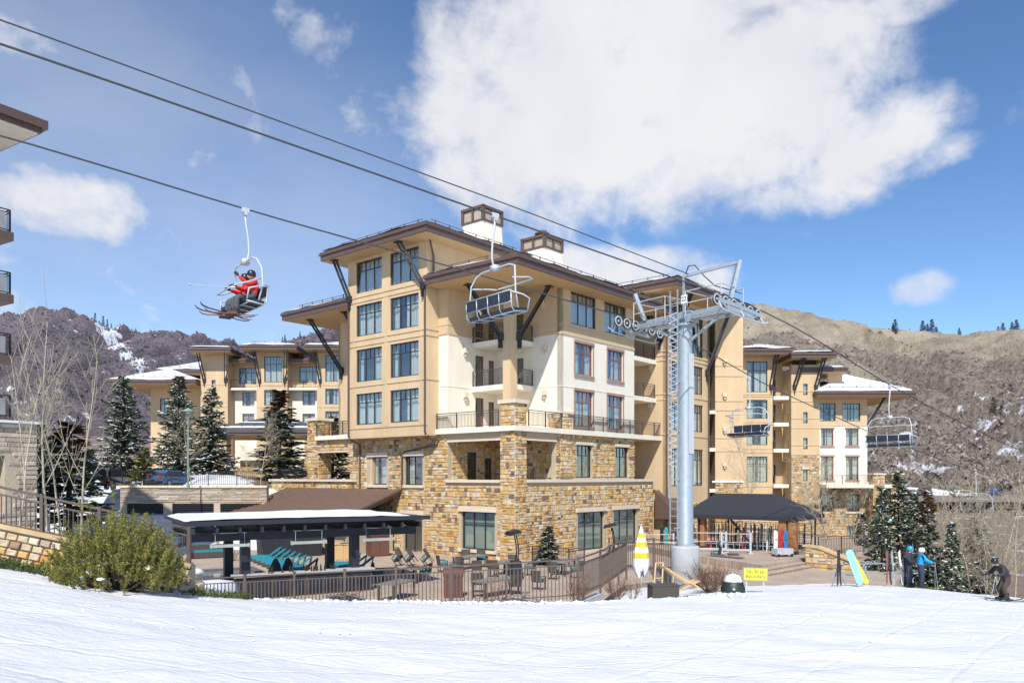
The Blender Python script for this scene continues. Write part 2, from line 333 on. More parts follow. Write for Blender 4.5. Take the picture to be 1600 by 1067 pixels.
# the ploughed-up lip of the snow along the terrace fence
lip = np.exp(-((GY - (27.3 + .0 * GX)) / .5) ** 2) * ((GX > -9) & (GX < 7.5)); GZ = GZ + lip * (.05 + .16 * np.clip(fbm(GX * 1.1, GY * .7, 3, 21) + .25, 0, 1))
gm = grid_mesh('ground', GX, GY, GZ)
bare = np.clip((GY - 41) / 6, 0, 1) * .75 * np.clip((GX + 14) / 6 + (GY - 60) / 4, 0, 1)
bare = np.maximum(bare, np.clip((GX - 15) / 6, 0, 1) * np.clip((GY - 37) / 4, 0, 1) * .62)
bare = np.maximum(bare, (np.clip(1 - np.abs(GX - 9.5) / 2.6, 0, 1) * np.clip(1 - np.abs(GY - 35) / 3, 0, 1)) * .62)
bare = np.where((GX < -10) & (GY > 27) & (GY < 60), .35, bare)
at_ = gm.attributes.new('bare', 'FLOAT', 'POINT'); at_.data.foreach_set('value', bare.ravel().astype(np.float32))
ground = link('ground', gm, M_GROUND); tag(ground, kind='structure')
# clods of ploughed snow along the edge and scattered lumps on the slope
rs = random.Random(15); cl = MB()
for i in range(620):
    if i < 420: x = rs.uniform(-9, 8.5); y = 27.25 + rs.gauss(0, .28) + max(0, x-4)*.42; r = rs.uniform(.03, .13)
    else: y = 17 + 11*rs.random(); x = rs.uniform(-.62, .68)*y; r = rs.uniform(.015, .045)
    z = gz(x, y) + (.05 if i < 420 else .0); o = len(cl.v); cl.sphere((x, y, z), r, 6, 4, (rs.uniform(.8,1.5), rs.uniform(.8,1.3), rs.uniform(.5,.9)))
    for k in range(o, len(cl.v)): v = cl.v[k]; cl.v[k] = (v[0]+rs.gauss(0, r*.16), v[1]+rs.gauss(0, r*.16), v[2]+rs.gauss(0, r*.12))
tag(obj('snow_clods', cl, M_WSNOW, None, True), 'small clods of loose snow along the ploughed edge by the fence', 'snow', kind='stuff')

# ------------------------------------------------------------------ hills
def hill_material(name, brush, soil, soil2, snow_thr, snow_scale, soil_bias, strat=False, zmax=150.0):
    m = bpy.data.materials.new(name); m.use_nodes = True; n = m.node_tree; p = n.nodes['Principled BSDF']; p.inputs['Roughness'].default_value = .95; p.inputs['Specular IOR Level'].default_value = .1
    t = n.nodes.new('ShaderNodeTexCoord')
    def nz(sc, det, ro=.6, st=(1, 1, 1)):
        mp = n.nodes.new('ShaderNodeMapping'); mp.inputs['Scale'].default_value = st; n.links.new(t.outputs['Object'], mp.inputs[0])
        z = n.nodes.new('ShaderNodeTexNoise'); z.inputs['Scale'].default_value = sc; z.inputs['Detail'].default_value = det; z.inputs['Roughness'].default_value = ro; n.links.new(mp.outputs[0], z.inputs['Vector']); return z.outputs['Fac']
    def mth(op, a, b, cl=False):
        k = n.nodes.new('ShaderNodeMath'); k.operation = op; k.use_clamp = cl
        for i, v in enumerate((a, b)):
            if isinstance(v, (int, float)): k.inputs[i].default_value = v
            else: n.links.new(v, k.inputs[i])
        return k.outputs[0]
    def ramp(f, a, b, p0=.35, p1=.65):
        r = n.nodes.new('ShaderNodeValToRGB'); r.color_ramp.elements[0].position = p0; r.color_ramp.elements[1].position = p1; r.color_ramp.elements[0].color = a + (1,); r.color_ramp.elements[1].color = b + (1,); n.links.new(f, r.inputs[0]); return r.outputs[0]
    def mix(f, a, b):
        k = n.nodes.new('ShaderNodeMix'); k.data_type = 'RGBA'; n.links.new(f, k.inputs[0]); n.links.new(a, k.inputs[6]); n.links.new(b, k.inputs[7]); return k.outputs[2]
    def step(f, a, b):
        r = n.nodes.new('ShaderNodeMapRange'); n.links.new(f, r.inputs[0]); r.inputs[1].default_value = a; r.inputs[2].default_value = b; return r.outputs[0]
    at = n.nodes.new('ShaderNodeAttribute'); at.attribute_name = 'soil'
    at2 = n.nodes.new('ShaderNodeAttribute'); at2.attribute_name = 'snow'
    bc = ramp(nz(.35, 9, .7), tuple(c * .55 for c in brush), tuple(c * 1.35 for c in brush))
    sc = ramp(nz(.03, 10, .65, (1, 1, 3 if strat else 1)), soil, soil2)
    f1 = step(mth('ADD', at.outputs['Fac'], mth('MULTIPLY', mth('SUBTRACT', nz(.05, 9, .65), .5), 1.8)), .42, .62)
    c = mix(f1, bc, sc)
    fs = step(mth('ADD', at2.outputs['Fac'], mth('MULTIPLY', mth('SUBTRACT', nz(snow_scale, 9, .72), .5), 2.6)), snow_thr, snow_thr + .12)
    w = n.nodes.new('ShaderNodeRGB'); w.outputs[0].default_value = (.80, .82, .87, 1)
    c = mix(fs, c, w.outputs[0]); n.links.new(c, p.inputs['Base Color'])
    b = n.nodes.new('ShaderNodeBump'); b.inputs['Strength'].default_value = 1.0; b.inputs['Distance'].default_value = 4.5; n.links.new(nz(.13, 10, .72), b.inputs['Height']); n.links.new(b.outputs[0], p.inputs['Normal'])
    return m
def hill(name, ridge, d0, d1, z0, prof, mat_, seed, amp, soil_f, snow_f, na=260, nd=130, back=True, gully=1.0):
    px = np.linspace(ridge[0][0], ridge[-1][0], na); ry = np.interp(px, [r[0] for r in ridge], [r[1] for r in ridge])
    t = np.linspace(0, 1.25 if back else 1, nd)
    T, PXg = np.meshgrid(t, px, indexing='ij'); RY = np.meshgrid(t, ry, indexing='ij')[1]
    D = d0 + (d1 - d0) * T; X = (PXg - 800) / 1224 * D; zr = 5.35 + (745 - RY) / 1224 * d1
    tt = np.clip(T, 0, 1); pz = np.interp(tt, [p[0] for p in prof], [p[1] for p in prof])
    Z = z0 + (zr - z0) * pz - np.where(T > 1, (T - 1) * (zr - z0) * 1.2, 0)
    s = 1 / (amp * 3.2)
    nzv = fbm(X * s, D * s * .8, 6, seed) * amp * 1.7
    rid = np.abs(fbm(X * s * 2.6 + 9, D * s * .28, 5, seed + 5)) * amp * 3.4 * gully
    Z = Z + (nzv - rid) * np.clip(tt * 4, 0, 1) * np.where(T > .93, .35, 1)
    me = grid_mesh(name, X, D, Z)
    for nm, fn in (('soil', soil_f), ('snow', snow_f)):
        a = me.attributes.new(nm, 'FLOAT', 'POINT'); a.data.foreach_set('value', fn(PXg, T, X, D).ravel().astype(np.float32))
    o = link(name, me, mat_); tag(o, kind='structure'); return o, (X, D, Z, PXg, T)
def bump2(p, t, cp, ct, wp, wt): return np.exp(-((p - cp) / wp) ** 2 - ((t - ct) / wt) ** 2)
M_HILLR = hill_material('hill_right_mat', (.285, .235, .195), (.28, .24, .18), (.46, .40, .31), .50, .11, 0, True)
M_HILLL = hill_material('hill_left_mat', (.165, .14, .155), (.22, .19, .16), (.34, .29, .23), .62, .06, 0)
RR = [(980,520),(1120,500),(1185,485),(1215,484),(1260,492),(1330,500),(1400,508),(1460,517),(1520,522),(1600,519),(1700,512),(1850,505),(2050,520)]
hr, HR = hill('hillside', RR, 130, 620, -3, [(0,0),(.12,.03),(.3,.22),(.55,.50),(.75,.72),(.88,.93),(1,1)], M_HILLR, 11, 16,
    lambda p, t, x, d: -.1 + np.clip((t - .52) / .25, 0, 1) * .95 + .5 * bump2(p, t, 1500, .22, 90, .12),
    lambda p, t, x, d: .42 - np.clip((t - .42) / .25, 0, 1) * 1.2 + .15 * bump2(p, t, 1420, .12, 60, .1), 300, 150)
# a nearer spur in front of the cliffs
RS = [(1130,560),(1200,545),(1270,538),(1330,560),(1400,592),(1480,612),(1560,640),(1640,668),(1760,700),(1900,730)]
hs_, HS = hill('spur', RS, 128, 380, -3, [(0,0),(.15,.06),(.4,.36),(.7,.72),(1,1)], M_HILLR, 31, 9,
    lambda p, t, x, d: -.15 + .75 * np.clip((t - .7) / .3, 0, 1) + .6 * bump2(p, t, 1290, 1, 60, .35),
    lambda p, t, x, d: .40 - .75 * np.clip((t - .52) / .3, 0, 1), 240, 110)
RL = [(-900,470),(-500,455),(-250,480),(-60,505),(0,500),(40,496),(75,494),(110,500),(150,512),(200,520),(260,527),(330,536),(420,548),(520,560),(700,590),(1000,620)]
hl, HL = hill('mountain', RL, 300, 1150, 2, [(0,0),(.15,.05),(.4,.34),(.7,.70),(.9,.94),(1,1)], M_HILLL, 51, 30,
    lambda p, t, x, d: -.25 + .7 * bump2(p, t, 60, .97, 45, .12) + .6 * bump2(p, t, 215, .93, 60, .05),
    lambda p, t, x, d: .05 + .62 * np.exp(-((p - (150 + (1 - t) * 150)) / 20) ** 2) * np.clip((t - .35) * 6, 0, 1) + .32 * np.clip((.45 - t) * 4, 0, 1) + .2, 300, 140)
RM = [(120,640),(180,612),(230,592),(290,572),(330,563),(380,551),(430,538),(480,520),(520,506),(570,500),(640,520),(760,560),(900,600)]
hm, HM = hill('ridge', RM, 240, 700, 2, [(0,0),(.15,.06),(.45,.40),(.8,.82),(1,1)], M_HILLL, 71, 18,
    lambda p, t, x, d: .12 + .5 * np.exp(-((p - 300) / 70) ** 2), lambda p, t, x, d: -.1 + 0 * p, 200, 100)
# brush on the hills: uncountable, one mesh each
def brush(name, H, n, hmin, hmax, mat_, label, seed, dens, nb=5):
    rs = np.random.RandomState(seed); X, D, Z, PX, T = H; k = 0; vs = []; fs = []
    ny, nx = X.shape
    while k < n:
        i = int(rs.randint(0, ny - 1)); j = int(rs.randint(0, nx - 1))
        if T[i, j] > 1.0 or PX[i, j] < -60 or PX[i, j] > 1680 or rs.rand() > dens(PX[i, j], T[i, j]): continue
        a, b = rs.rand(2); p = np.array([X[i,j]*(1-a)*(1-b)+X[i,j+1]*a*(1-b)+X[i+1,j]*(1-a)*b+X[i+1,j+1]*a*b, D[i,j]*(1-b)+D[i+1,j]*b, 0])
        p[2] = Z[i,j]*(1-a)*(1-b)+Z[i,j+1]*a*(1-b)+Z[i+1,j]*(1-a)*b+Z[i+1,j+1]*a*b
        h = hmin + (hmax - hmin) * rs.rand() ** 2; k += 1
        for q in range(nb):
            o = len(vs); an = rs.rand() * 6.283; r = h * (.25 + .5 * rs.rand()); c = p + np.array([math.cos(an) * r * .8, math.sin(an) * r * .8, h * (.25 + .5 * rs.rand())])
            w = h * .36 * (.6 + rs.rand()); d1 = rs.randn(3); d1 /= np.linalg.norm(d1); d2 = np.cross(d1, rs.randn(3)); d2 /= np.linalg.norm(d2)
            vs += [tuple(c + d1 * w), tuple(c + d2 * w), tuple(c - (d1 + d2) * w * .7)]; fs.append((o, o + 1, o + 2))
        o = len(vs); vs += [tuple(p + (-.1 * h, 0, -.3)), tuple(p + (.1 * h, 0, -.3)), tuple(p + (0, 0, h * .8))]; fs.append((o, o + 1, o + 2))
    mb = MB(); mb.v = vs; mb.f = fs; mb.r = [0] * len(fs)
    return tag(obj(name, mb, mat_), label, 'brush', kind='stuff')
M_BRUSH = mat('scrub_oak', (.265, .22, .185), .95, .25, .05, island=.3, spec=.1)
M_BRUSH2 = mat('scrub_oak_far', (.15, .128, .142), .95, .25, .05, island=.35, spec=.1)
brush('scrub', HR, 10000, .7, 1.9, M_BRUSH, 'leafless grey brown scrub oak covering the right hillside', 1, lambda p, t: max(.03, 1 - max(0, (t - .45)) * 2.6))
brush('scrub', HS, 9000, .6, 1.6, M_BRUSH, 'leafless grey brown scrub covering the nearer spur below the cliffs', 2, lambda p, t: max(.15, 1 - max(0, (t - .6)) * 1.6))
brush('scrub', HL, 9000, 1.6, 4.2, M_BRUSH2, 'dark leafless scrub covering the left mountain', 3, lambda p, t: .25 + .75 * t, 4)
brush('scrub', HM, 4500, 1.5, 3.6, M_BRUSH2, 'dark leafless scrub covering the low middle ridge', 4, lambda p, t: .3 + .7 * t, 4)
# ------------------------------------------------------------------ building kit
# a facade is 'x' (runs along +x, faces -y, at y = plane) or 'y' (runs along y, faces -x, at x = plane)
def fbox(mb, ty, plane, a0, a1, d0, d1, z0, z1):           # d: distance outwards from the facade plane (d0 < d1)
    if ty == 'x': mb.box(a0, a1, plane - d1, plane - d0, z0, z1)
    else: mb.box(plane - d1, plane - d0, a0, a1, z0, z1)
def cells(a0, a1, z0, z1, ops):
    xs = sorted({a0, a1} | {min(max(o[i], a0), a1) for o in ops for i in (0, 1)}); zs = sorted({z0, z1} | {min(max(o[i], z0), z1) for o in ops for i in (2, 3)})
    out = []
    for zi in range(len(zs) - 1):
        run = None
        for xi in range(len(xs) - 1):
            cx = (xs[xi] + xs[xi+1]) / 2; cz = (zs[zi] + zs[zi+1]) / 2
            hole = any(o[0] < cx < o[1] and o[2] < cz < o[3] for o in ops)
            if hole:
                if run: out.append(run); run = None
            else: run = [xs[xi], xs[xi+1], zs[zi], zs[zi+1]] if run is None else [run[0], xs[xi+1], zs[zi], zs[zi+1]]
        if run: out.append(run)
    return out
def wall(parent, name, ty, plane, a0, a1, z0, z1, ops, m, thick=.3):
    mb = MB()
    for c in cells(a0, a1, z0, z1, ops): fbox(mb, ty, plane, c[0], c[1], -thick, 0, c[2], c[3])
    return obj(name, mb, m, parent)
UNIT_STONE = None
def stone_shape(mb, a0, a1, z0, z1, d, ty, plane, rs):
    # a split-faced block: rough front a little smaller than its bed, edges uneven
    g = .012; e = min(.035, (a1-a0)*.14, (z1-z0)*.14); base = -.02
    j = lambda s=.012: rs.uniform(-s, s)
    f = [(a0+g+e+j(), z0+g+e+j(), d+j(.015)), (a1-g-e+j(), z0+g+e+j(), d+j(.015)), (a1-g-e+j(), z1-g-e+j(), d+j(.015)), (a0+g+e+j(), z1-g-e+j(), d+j(.015))]
    k = [(a0+g, z0+g, base), (a1-g, z0+g, base), (a1-g, z1-g, base), (a0+g, z1-g, base)]
    m_ = [(p[0]*.35+q[0]*.65, p[1]*.35+q[1]*.65, d*.72) for p, q in zip(f, k)]
    pts = k + m_ + f
    P = [((a, plane - dd, z) if ty == 'x' else (plane - dd, a, z)) for a, z, dd in pts]
    F = [(8,9,10,11)] + [(i, (i+1)%4, 4+(i+1)%4, 4+i) for i in range(4)] + [(4+i, 4+(i+1)%4, 8+(i+1)%4, 8+i) for i in range(4)]
    if ty == 'y': F = [q[::-1] for q in F]
    mb.add(P, F)
def stone_layout(a0, a1, z0, z1, ops, rs, big=1.0):
    out = []; z = z0
    while z < z1 - .01:
        h = rs.choice((.22, .28, .33, .38)) * big * rs.uniform(.9, 1.1)
        if z1 - z - h < .15: h = z1 - z
        a = a0
        while a < a1 - .01:
            w = rs.choice((.2, .25, .3, .36, .44)) * big * rs.uniform(.85, 1.2)
            if a1 - a - w < .16: w = a1 - a
            parts = [(a, a+w, z, z+h)]
            if h > .26 * big and rs.random() < .42: c = z + h * rs.uniform(.4, .6); parts = [(a, a+w, z, c), (a, a+w, c, z+h)]
            elif w > .45 * big and rs.random() < .25: c = a + w * rs.uniform(.35, .65); parts = [(a, c, z, z+h), (c, a+w, z, z+h)]
            out += parts; a += w
        z += h
    res = []
    for s in out:
        s = list(s); ok = True
        for o in ops:
            if s[0] < o[1] and s[1] > o[0] and s[2] < o[3] and s[3] > o[2]:
                cut = [(o[1]-s[0], 0, o[1]), (s[1]-o[0], 1, o[0]), (o[3]-s[2], 2, o[3]), (s[3]-o[2], 3, o[2])]
                cut.sort(); s[cut[0][1]] = cut[0][2]
                if s[1]-s[0] < .05 or s[3]-s[2] < .05: ok = False; break
        if ok: res.append(tuple(s))
    return res
class Masonry:                                             # collects stones of one building; the largest become parts of their own
    def __init__(s, seed): s.items = []; s.rs = random.Random(seed)
    def field(s, ty, plane, a0, a1, z0, z1, ops=(), pri=1.0, big=1.0):
        for st in stone_layout(a0, a1, z0, z1, ops, s.rs, big): s.items.append((pri * (st[1]-st[0]) * (st[3]-st[2]), ty, plane, st, s.rs.uniform(.035, .085)))
    def build(s, parent, singles=300):
        s.items.sort(key=lambda i: -i[0]); mb = MB()
        for n, (_, ty, plane, st, d) in enumerate(s.items):
            if n < singles:
                c = ((st[0]+st[1])/2, (st[2]+st[3])/2); one = MB()
                stone_shape(one, st[0]-c[0], st[1]-c[0], st[2]-c[1], st[3]-c[1], d, ty, 0, s.rs)
                obj('stone', one, M_STONE1, parent, loc=((c[0], plane, c[1]) if ty == 'x' else (plane, c[0], c[1])))
            else: mb.cur = s.rs.uniform(.001, 1); stone_shape(mb, *st, d, ty, plane, s.rs)
        if mb.f: tag(obj('stonework', mb, M_STONE, parent), kind='stuff')
PANE = MB().add([(0,0,0),(1,0,0),(1,0,1),(0,0,1)], [(0,1,2,3)]).mesh('pane'); PANE.materials.append(M_GLASS)
CURT = {}
def curtain_mesh(w, h, key):
    k = (round(w, 2), round(h, 2), key)
    if k not in CURT:
        mb = MB(); n = max(8, int(w / .06)); rs = random.Random(hash(k) & 0xffff); ph = rs.random() * 6
        vs = []; fs = []
        for i in range(n + 1):
            x = w * i / n; y = .05 * math.sin(i * 1.15 + ph) + .03 * math.sin(i * .41 + ph)
            vs += [(x, y, 0), (x, y * .6, h)]
        for i in range(n): fs.append((2*i, 2*i+2, 2*i+3, 2*i+1))
        mb.add(vs, fs); me = mb.mesh('curtain', True); CURT[k] = me
    return CURT[k]
WIN = {}
def window(parent, ty, plane, a0, a1, z0, z1, cols=3, tr=.3, grid=True, frame=None, dress='curtain', inset=.12, seed=0, name='window', simple=False, room=.7):
    """one window: frame with mullions and a transom, panes, curtains and a dark room behind"""
    frame = frame or M_FRAME; w = a1 - a0; h = z1 - z0; rs = random.Random(seed * 7919 + int(a0 * 100) + int(z0 * 31))
    key = (round(w, 2), round(h, 2), cols, tr, grid, frame.name)
    ft = .075; mt = .06; zt = h * (1 - tr) if tr else h
    if key not in WIN:
        mb = MB(); y0, y1 = -.03, .07
        mb.box(0, ft, y0, y1, 0, h); mb.box(w-ft, w, y0, y1, 0, h); mb.box(ft, w-ft, y0, y1, 0, ft); mb.box(ft, w-ft, y0, y1, h-ft, h)
        for i in range(1, cols): x = w * i / cols; mb.box(x-mt/2, x+mt/2, y0+.01, y1-.01, ft, h-ft)
        if tr:
            for i in range(cols):
                xa = ft if i == 0 else w*i/cols+mt/2; xb = w-ft if i == cols-1 else w*(i+1)/cols-mt/2
                mb.box(xa, xb, y0+.006, y1-.012, zt-mt/2, zt+mt/2)
                if grid: xm = (xa+xb)/2; mb.box(xm-.014, xm+.014, -.02, .012, zt+mt/2, h-ft)
        WIN[key] = mb.mesh('window'); WIN[key].materials.append(frame)
    o = link(name, WIN[key], None, parent)
    if ty == 'x': o.location = (a0, plane + inset, z0)
    else: o.location = (plane + inset, a1, z0); o.rotation_euler = (0, 0, -math.pi/2)
    for i in range(cols):
        xa = w*i/cols + (ft if i == 0 else mt/2); xb = w*(i+1)/cols - (ft if i == cols-1 else mt/2)
        link('pane', PANE, None, o, (xa, .02, ft), 0, (xb-xa, 1, (zt if tr else h-ft+mt/2)-mt/2-ft))
        if tr and not simple: link('pane', PANE, None, o, (xa, .02, zt+mt/2), 0, (xb-xa, 1, h-ft-zt-mt/2))
    if simple and tr: link('pane', PANE, None, o, (ft, .021, zt+mt/2), 0, (w-2*ft, 1, h-ft-zt-mt/2))
    if dress == 'blind':
        link('blind', MB().box(.05, w-.05, .14, .16, .05, h-.05).mesh('blind'), M_BLIND, o)
    elif dress == 'curtain':
        g = rs.choice((0, .15, .28, .42)); side = rs.choice((.5, .5, .3, .7)); hh = h - .1
        wl_ = (w - .1) * (1 - g) * side; wr_ = (w - .1) * (1 - g) * (1 - side)
        for x, ww, kk in ((.05, wl_, 0), (w-.05-wr_, wr_, 1)):
            c = link('curtain', curtain_mesh(round(ww, 1), hh, kk), None, o, (x, .24, .05))
            if not c.data.materials: c.data.materials.append(M_CURT)
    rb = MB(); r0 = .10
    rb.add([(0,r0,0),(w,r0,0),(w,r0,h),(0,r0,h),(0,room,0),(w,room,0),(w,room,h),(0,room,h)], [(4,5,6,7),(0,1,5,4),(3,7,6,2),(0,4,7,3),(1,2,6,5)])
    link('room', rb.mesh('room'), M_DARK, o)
    return o
def railing(parent, pts, h=1.05, m=None, name='railing', step=.13, post=1.6, bottom=.1, closed=False):
    m = m or M_RAIL; mb = MB()
    for a, b in zip(pts[:-1], pts[1:]):
        a = Vector(a); b = Vector(b); L = (b-a).length; up = Vector((0, 0, 1))
        mb.bar(a + up*h, b + up*h, .06, .05); mb.bar(a + up*(h-.13), b + up*(h-.13), .04, .03); mb.bar(a + up*bottom, b + up*bottom, .04, .03)
        n = max(1, int(L / post))
        for i in range(n + 1): p = a.lerp(b, i / n); mb.bar(p, p + up*(h), .06)
        k = max(2, int(L / step))
        for i in range(1, k): p = a.lerp(b, i / k); mb.bar(p + up*bottom, p + up*(h-.13), .02)
    return obj(name, mb, m, parent)
def hip_top(x0, x1, y0, y1, z, pitch):
    w = min(x1-x0, y1-y0) / 2
    return lambda x, y: z + pitch * min(x-x0, x1-x, y-y0, y1-y, w)
def roof(parent, x0, x1, y0, y1, z, pitch=.25, fh=.62, snow=True, guards='xy', seed=0, snow_cut=0.0, gs=.9):
    """hip roof with a deep eave: soffit at z, stepped fascia, gutter, metal roof, snow lying on it, snow guards"""
    r = obj('roof', MB().box(x0+.1, x1-.1, y0+.1, y1-.1, z, z+fh*.6).box(x0, x1, y0, y1, z+fh*.6, z+fh*.86).box(x0+.05, x1-.05, y0+.05, y1-.05, z+fh*.86, z+fh), M_BROWN, parent)
    obj('soffit', MB().box(x0+.2, x1-.2, y0+.2, y1-.2, z-.04, z-.002), M_SOFFIT, r)
    w = min(x1-x0, y1-y0)/2; zt = z+fh; e = .05
    X0, X1, Y0, Y1 = x0+e, x1-e, y0+e, y1-e; w -= e; rz = zt + pitch*w
    if X1-X0 >= Y1-Y0: top = [(X0+w, (Y0+Y1)/2, rz), (X1-w+.001, (Y0+Y1)/2, rz)]; F = [(0,1,5,4),(1,2,5),(2,3,4,5),(3,0,4)]
    else: top = [((X0+X1)/2, Y0+w, rz), ((X0+X1)/2, Y1-w+.001, rz)]; F = [(0,1,4),(1,2,5,4),(2,3,5),(3,0,4,5)]
    obj('roof_metal', MB().add([(X0,Y0,zt+.002),(X1,Y0,zt+.002),(X1,Y1,zt+.002),(X0,Y1,zt+.002)]+top, F), M_ROOF, r)
    f = hip_top(X0, X1, Y0, Y1, zt, pitch)
    if snow:
        nx = max(10, int((x1-x0)/.45)); ny = max(10, int((y1-y0)/.45)); sx = np.linspace(X0+.12, X1-.12, nx); sy = np.linspace(Y0+.12, Y1-.12, ny)
        SX, SY = np.meshgrid(sx, sy); nz_ = fbm(SX*.35+seed*7, SY*.35, 4, seed+40)
        base = np.array([[f(a, b) for a in sx] for b in sy])
        ed = np.minimum(np.minimum(SX-X0, X1-SX), np.minimum(SY-Y0, Y1-SY))
        th = .17 + .1*nz_ - snow_cut - .12*np.clip(1-ed/.6, 0, 1) + .30*nz_*np.clip(1-ed/1.6, 0, 1)
        me = grid_mesh('snow', SX, SY, base + np.clip(th, -.03, .5)); link('snow', me, M_WSNOW, r)
    if guards:
        g = MB()
        def run(p, q):
            p = Vector(p); q = Vector(q); L = (q-p).length; n = max(2, int(L/1.5)); u = Vector((0,0,1))
            for k in (.22, .40): g.bar(p+u*k, q+u*k, .035)
            for i in range(n+1): c = p.lerp(q, (i+.35)/(n+.7)); g.bar(c-u*.05, c+u*.45, .06, .05)
        zz = f(X0+gs, Y0+gs)
        if 'x' in guards: run((X0+gs*1.4, Y0+gs, zz), (X1-gs*1.4, Y0+gs, zz))
        if 'y' in guards: run((X0+gs, Y0+gs*1.4, zz), (X0+gs, Y1-gs*1.4, zz))
        obj('snow_guard', g, M_RAIL, r)
    return r
def bracket(parent, foot, head, side, w=.34):
    """timber-like steel strut: two parallel bars from a wall shoe up to a plate under the eave"""
    mb = MB(); f = Vector(foot); h = Vector(head); s = Vector(side).normalized() * (w/2); u = Vector((0,0,1))
    for k in (-1, 1): mb.bar(f + s*k, h + s*k, .11, .15)
    mb.bar(f - s*1.3, f + s*1.3, .22, .5); d = (h-f).normalized()
    mb.bar(h - s*1.8 - u*.05, h + s*1.8 - u*.05, .42, .1); mb.bar(f.lerp(h, .5)-s, f.lerp(h, .5)+s, .08)
    # wall plate running down from the shoe
    mb.bar(f - u*.2, f - u*.75, w*1.1, .1, up=tuple(s))
    return obj('bracket', mb, M_BLACK, parent)
def pipe(parent, pts, r=.07, name='downspout'):
    return obj(name, MB().tube(pts, r, 8), M_BROWN, parent)
def sconce(parent, ty, plane, a, z, m=None):
    mb = MB(); fbox(mb, ty, plane, a-.12, a+.12, 0, .1, z-.1, z+.3); fbox(mb, ty, plane, a-.16, a+.16, .1, .28, z, z+.34); fbox(mb, ty, plane, a-.06, a+.06, .08, .2, z-.22, z-.1)
    return obj('wall_lamp', mb, m or M_TRIM, parent)
def bands(parent, ty, plane, a0, a1, zs, m, d=.035, hh=.09):
    for z in zs: mb = MB(); fbox(mb, ty, plane, a0, a1, 0, d, z, z+hh); obj('band', mb, m, parent)
def trim_around(mb, ty, plane, a0, a1, z0, z1, d=.06, wd=.12, only=None):
    if only in (None, 'top'): fbox(mb, ty, plane, a0-wd, a1+wd, 0, d+.04, z1, z1+wd*1.5)
    if only in (None, 'bottom'): fbox(mb, ty, plane, a0-wd, a1+wd, 0, d+.05, z0-wd*1.4, z0)

# ------------------------------------------------------------------ the hotel: corner block
ANG = math.atan2(.762, .648)
hotel = thing('hotel', 'large tan and cream hotel with stone base, corner terrace and deep brown eaves', 'building', (.166, 49.75, 0), ANG)
st = Masonry(5)
F1, F2, F3, F4, SOF = 4.5, 8.62, 11.7, 14.8, 18.3
NA, NB = 4.87, 5.97       # corner notch
# --- stone base, left front (x = 0)
opL = [(1.69,4.69,.55,3.05),(1.12,5.97,5.15,7.85),(12.36,14.33,4.78,6.85),(8.51,10.39,4.78,6.85),(8.55,10.5,-.1,2.65)]
trimL = [(1.45,4.93,.3,3.45),(12.1,14.6,4.5,7.12),(8.25,10.65,4.5,7.12),(8.3,10.75,-.1,3.0),(1.12,6.2,4.75,5.3),(1.12,6.1,7.72,8.3)]
wall(hotel, 'base_wall', 'y', 0, .02, 15.62, -.4, 8.28, opL, M_MORTAR, .35)
st.field('y', 0, 1.2, 15.62, -.1, 8.26, opL + trimL)
# --- stone base, right front (y = 0); only the ground storey reaches u = 17.2
opR = [(6.89,10.19,.15,2.87),(11.47,14.74,.25,2.9),(1.12,4.3,5.15,7.85),(6.66,8.62,5.3,7.6),(11.64,13.52,5.3,7.6)]
trimR = [(6.6,10.5,.0,3.2),(11.2,15.0,.0,3.22),(1.1,17.3,4.75,5.32),(1.12,4.4,7.72,8.3),(6.5,8.8,7.6,7.85),(11.5,13.7,7.6,7.85)]
wall(hotel, 'base_wall', 'x', 0, .02, 14.36, -.4, 8.28, opR, M_MORTAR, .35)
wall(hotel, 'base_wall', 'x', 0, 14.36, 17.2, -.4, 5.0, [(14.36,14.74,.25,2.9)], M_MORTAR, .35)
st.field('x', 0, 1.12, 14.36, -.1, 8.26, opR + trimR); st.field('x', 0, 14.36, 17.2, -.1, 5.0, opR + trimR)
wall(hotel, 'base_wall', 'y', 17.2, .36, 4, -.4, 5.0, [], M_MORTAR, -.3)
# loggia behind the openings: stone side walls, floor, ceiling
wall(hotel, 'loggia_wall', 'x', NB, .36, NA, 4.4, 8.0, [(1.9,2.9,4.5,7.1),(3.7,4.5,4.5,6.7)], M_MORTAR, .3); st.field('x', NB, .36, NA-.05, 4.5, 8.0, [(1.9,2.9,4.5,7.3),(3.7,4.5,4.5,6.9)], .5)
wall(hotel, 'loggia_wall', 'y', NA, .36, NB, 4.4, 8.0, [], M_MORTAR, .3); st.field('y', NA, .36, NB-.05, 4.5, 8.0, [], .5)
window(hotel, 'x', NB, 1.9, 2.9, 4.5, 7.1, 1, .3, False, name='door', dress='none', seed=3); window(hotel, 'x', NB, 3.7, 4.5, 4.5, 6.7, 1, 0, False, name='door', dress='none', seed=4)
obj('loggia_floor', MB().box(.36, NA, .36, NB, 4.3, 4.49), M_TRIM, hotel)
# corner pier and the second pier
wall(hotel, 'pier', 'y', -.06, -.06, 1.14, -.4, 10.05, [], M_MORTAR, 1.14)
st.field('y', -.06, -.06, 1.14, -.1, 10.05, [], 1.4); st.field('x', -.06, -.06, 1.1, -.1, 10.05, [], 1.4)
obj('pier_cap', MB().box(-.22, 1.2, -.22, 1.26, 10.05, 10.3), M_TRIM, hotel)
wall(hotel, 'pier', 'x', -.06, 4.75, 6.1, 5.3, 9.7, [], M_MORTAR, 1.0); st.field('x', -.06, 4.75, 6.1, 5.32, 9.7, [], 1.3); st.field('y', 4.75, .0, .9, 8.7, 9.7)
obj('pier_cap', MB().box(4.68, 6.17, -.14, 1.0, 9.7, 9.85), M_TRIM, hotel)
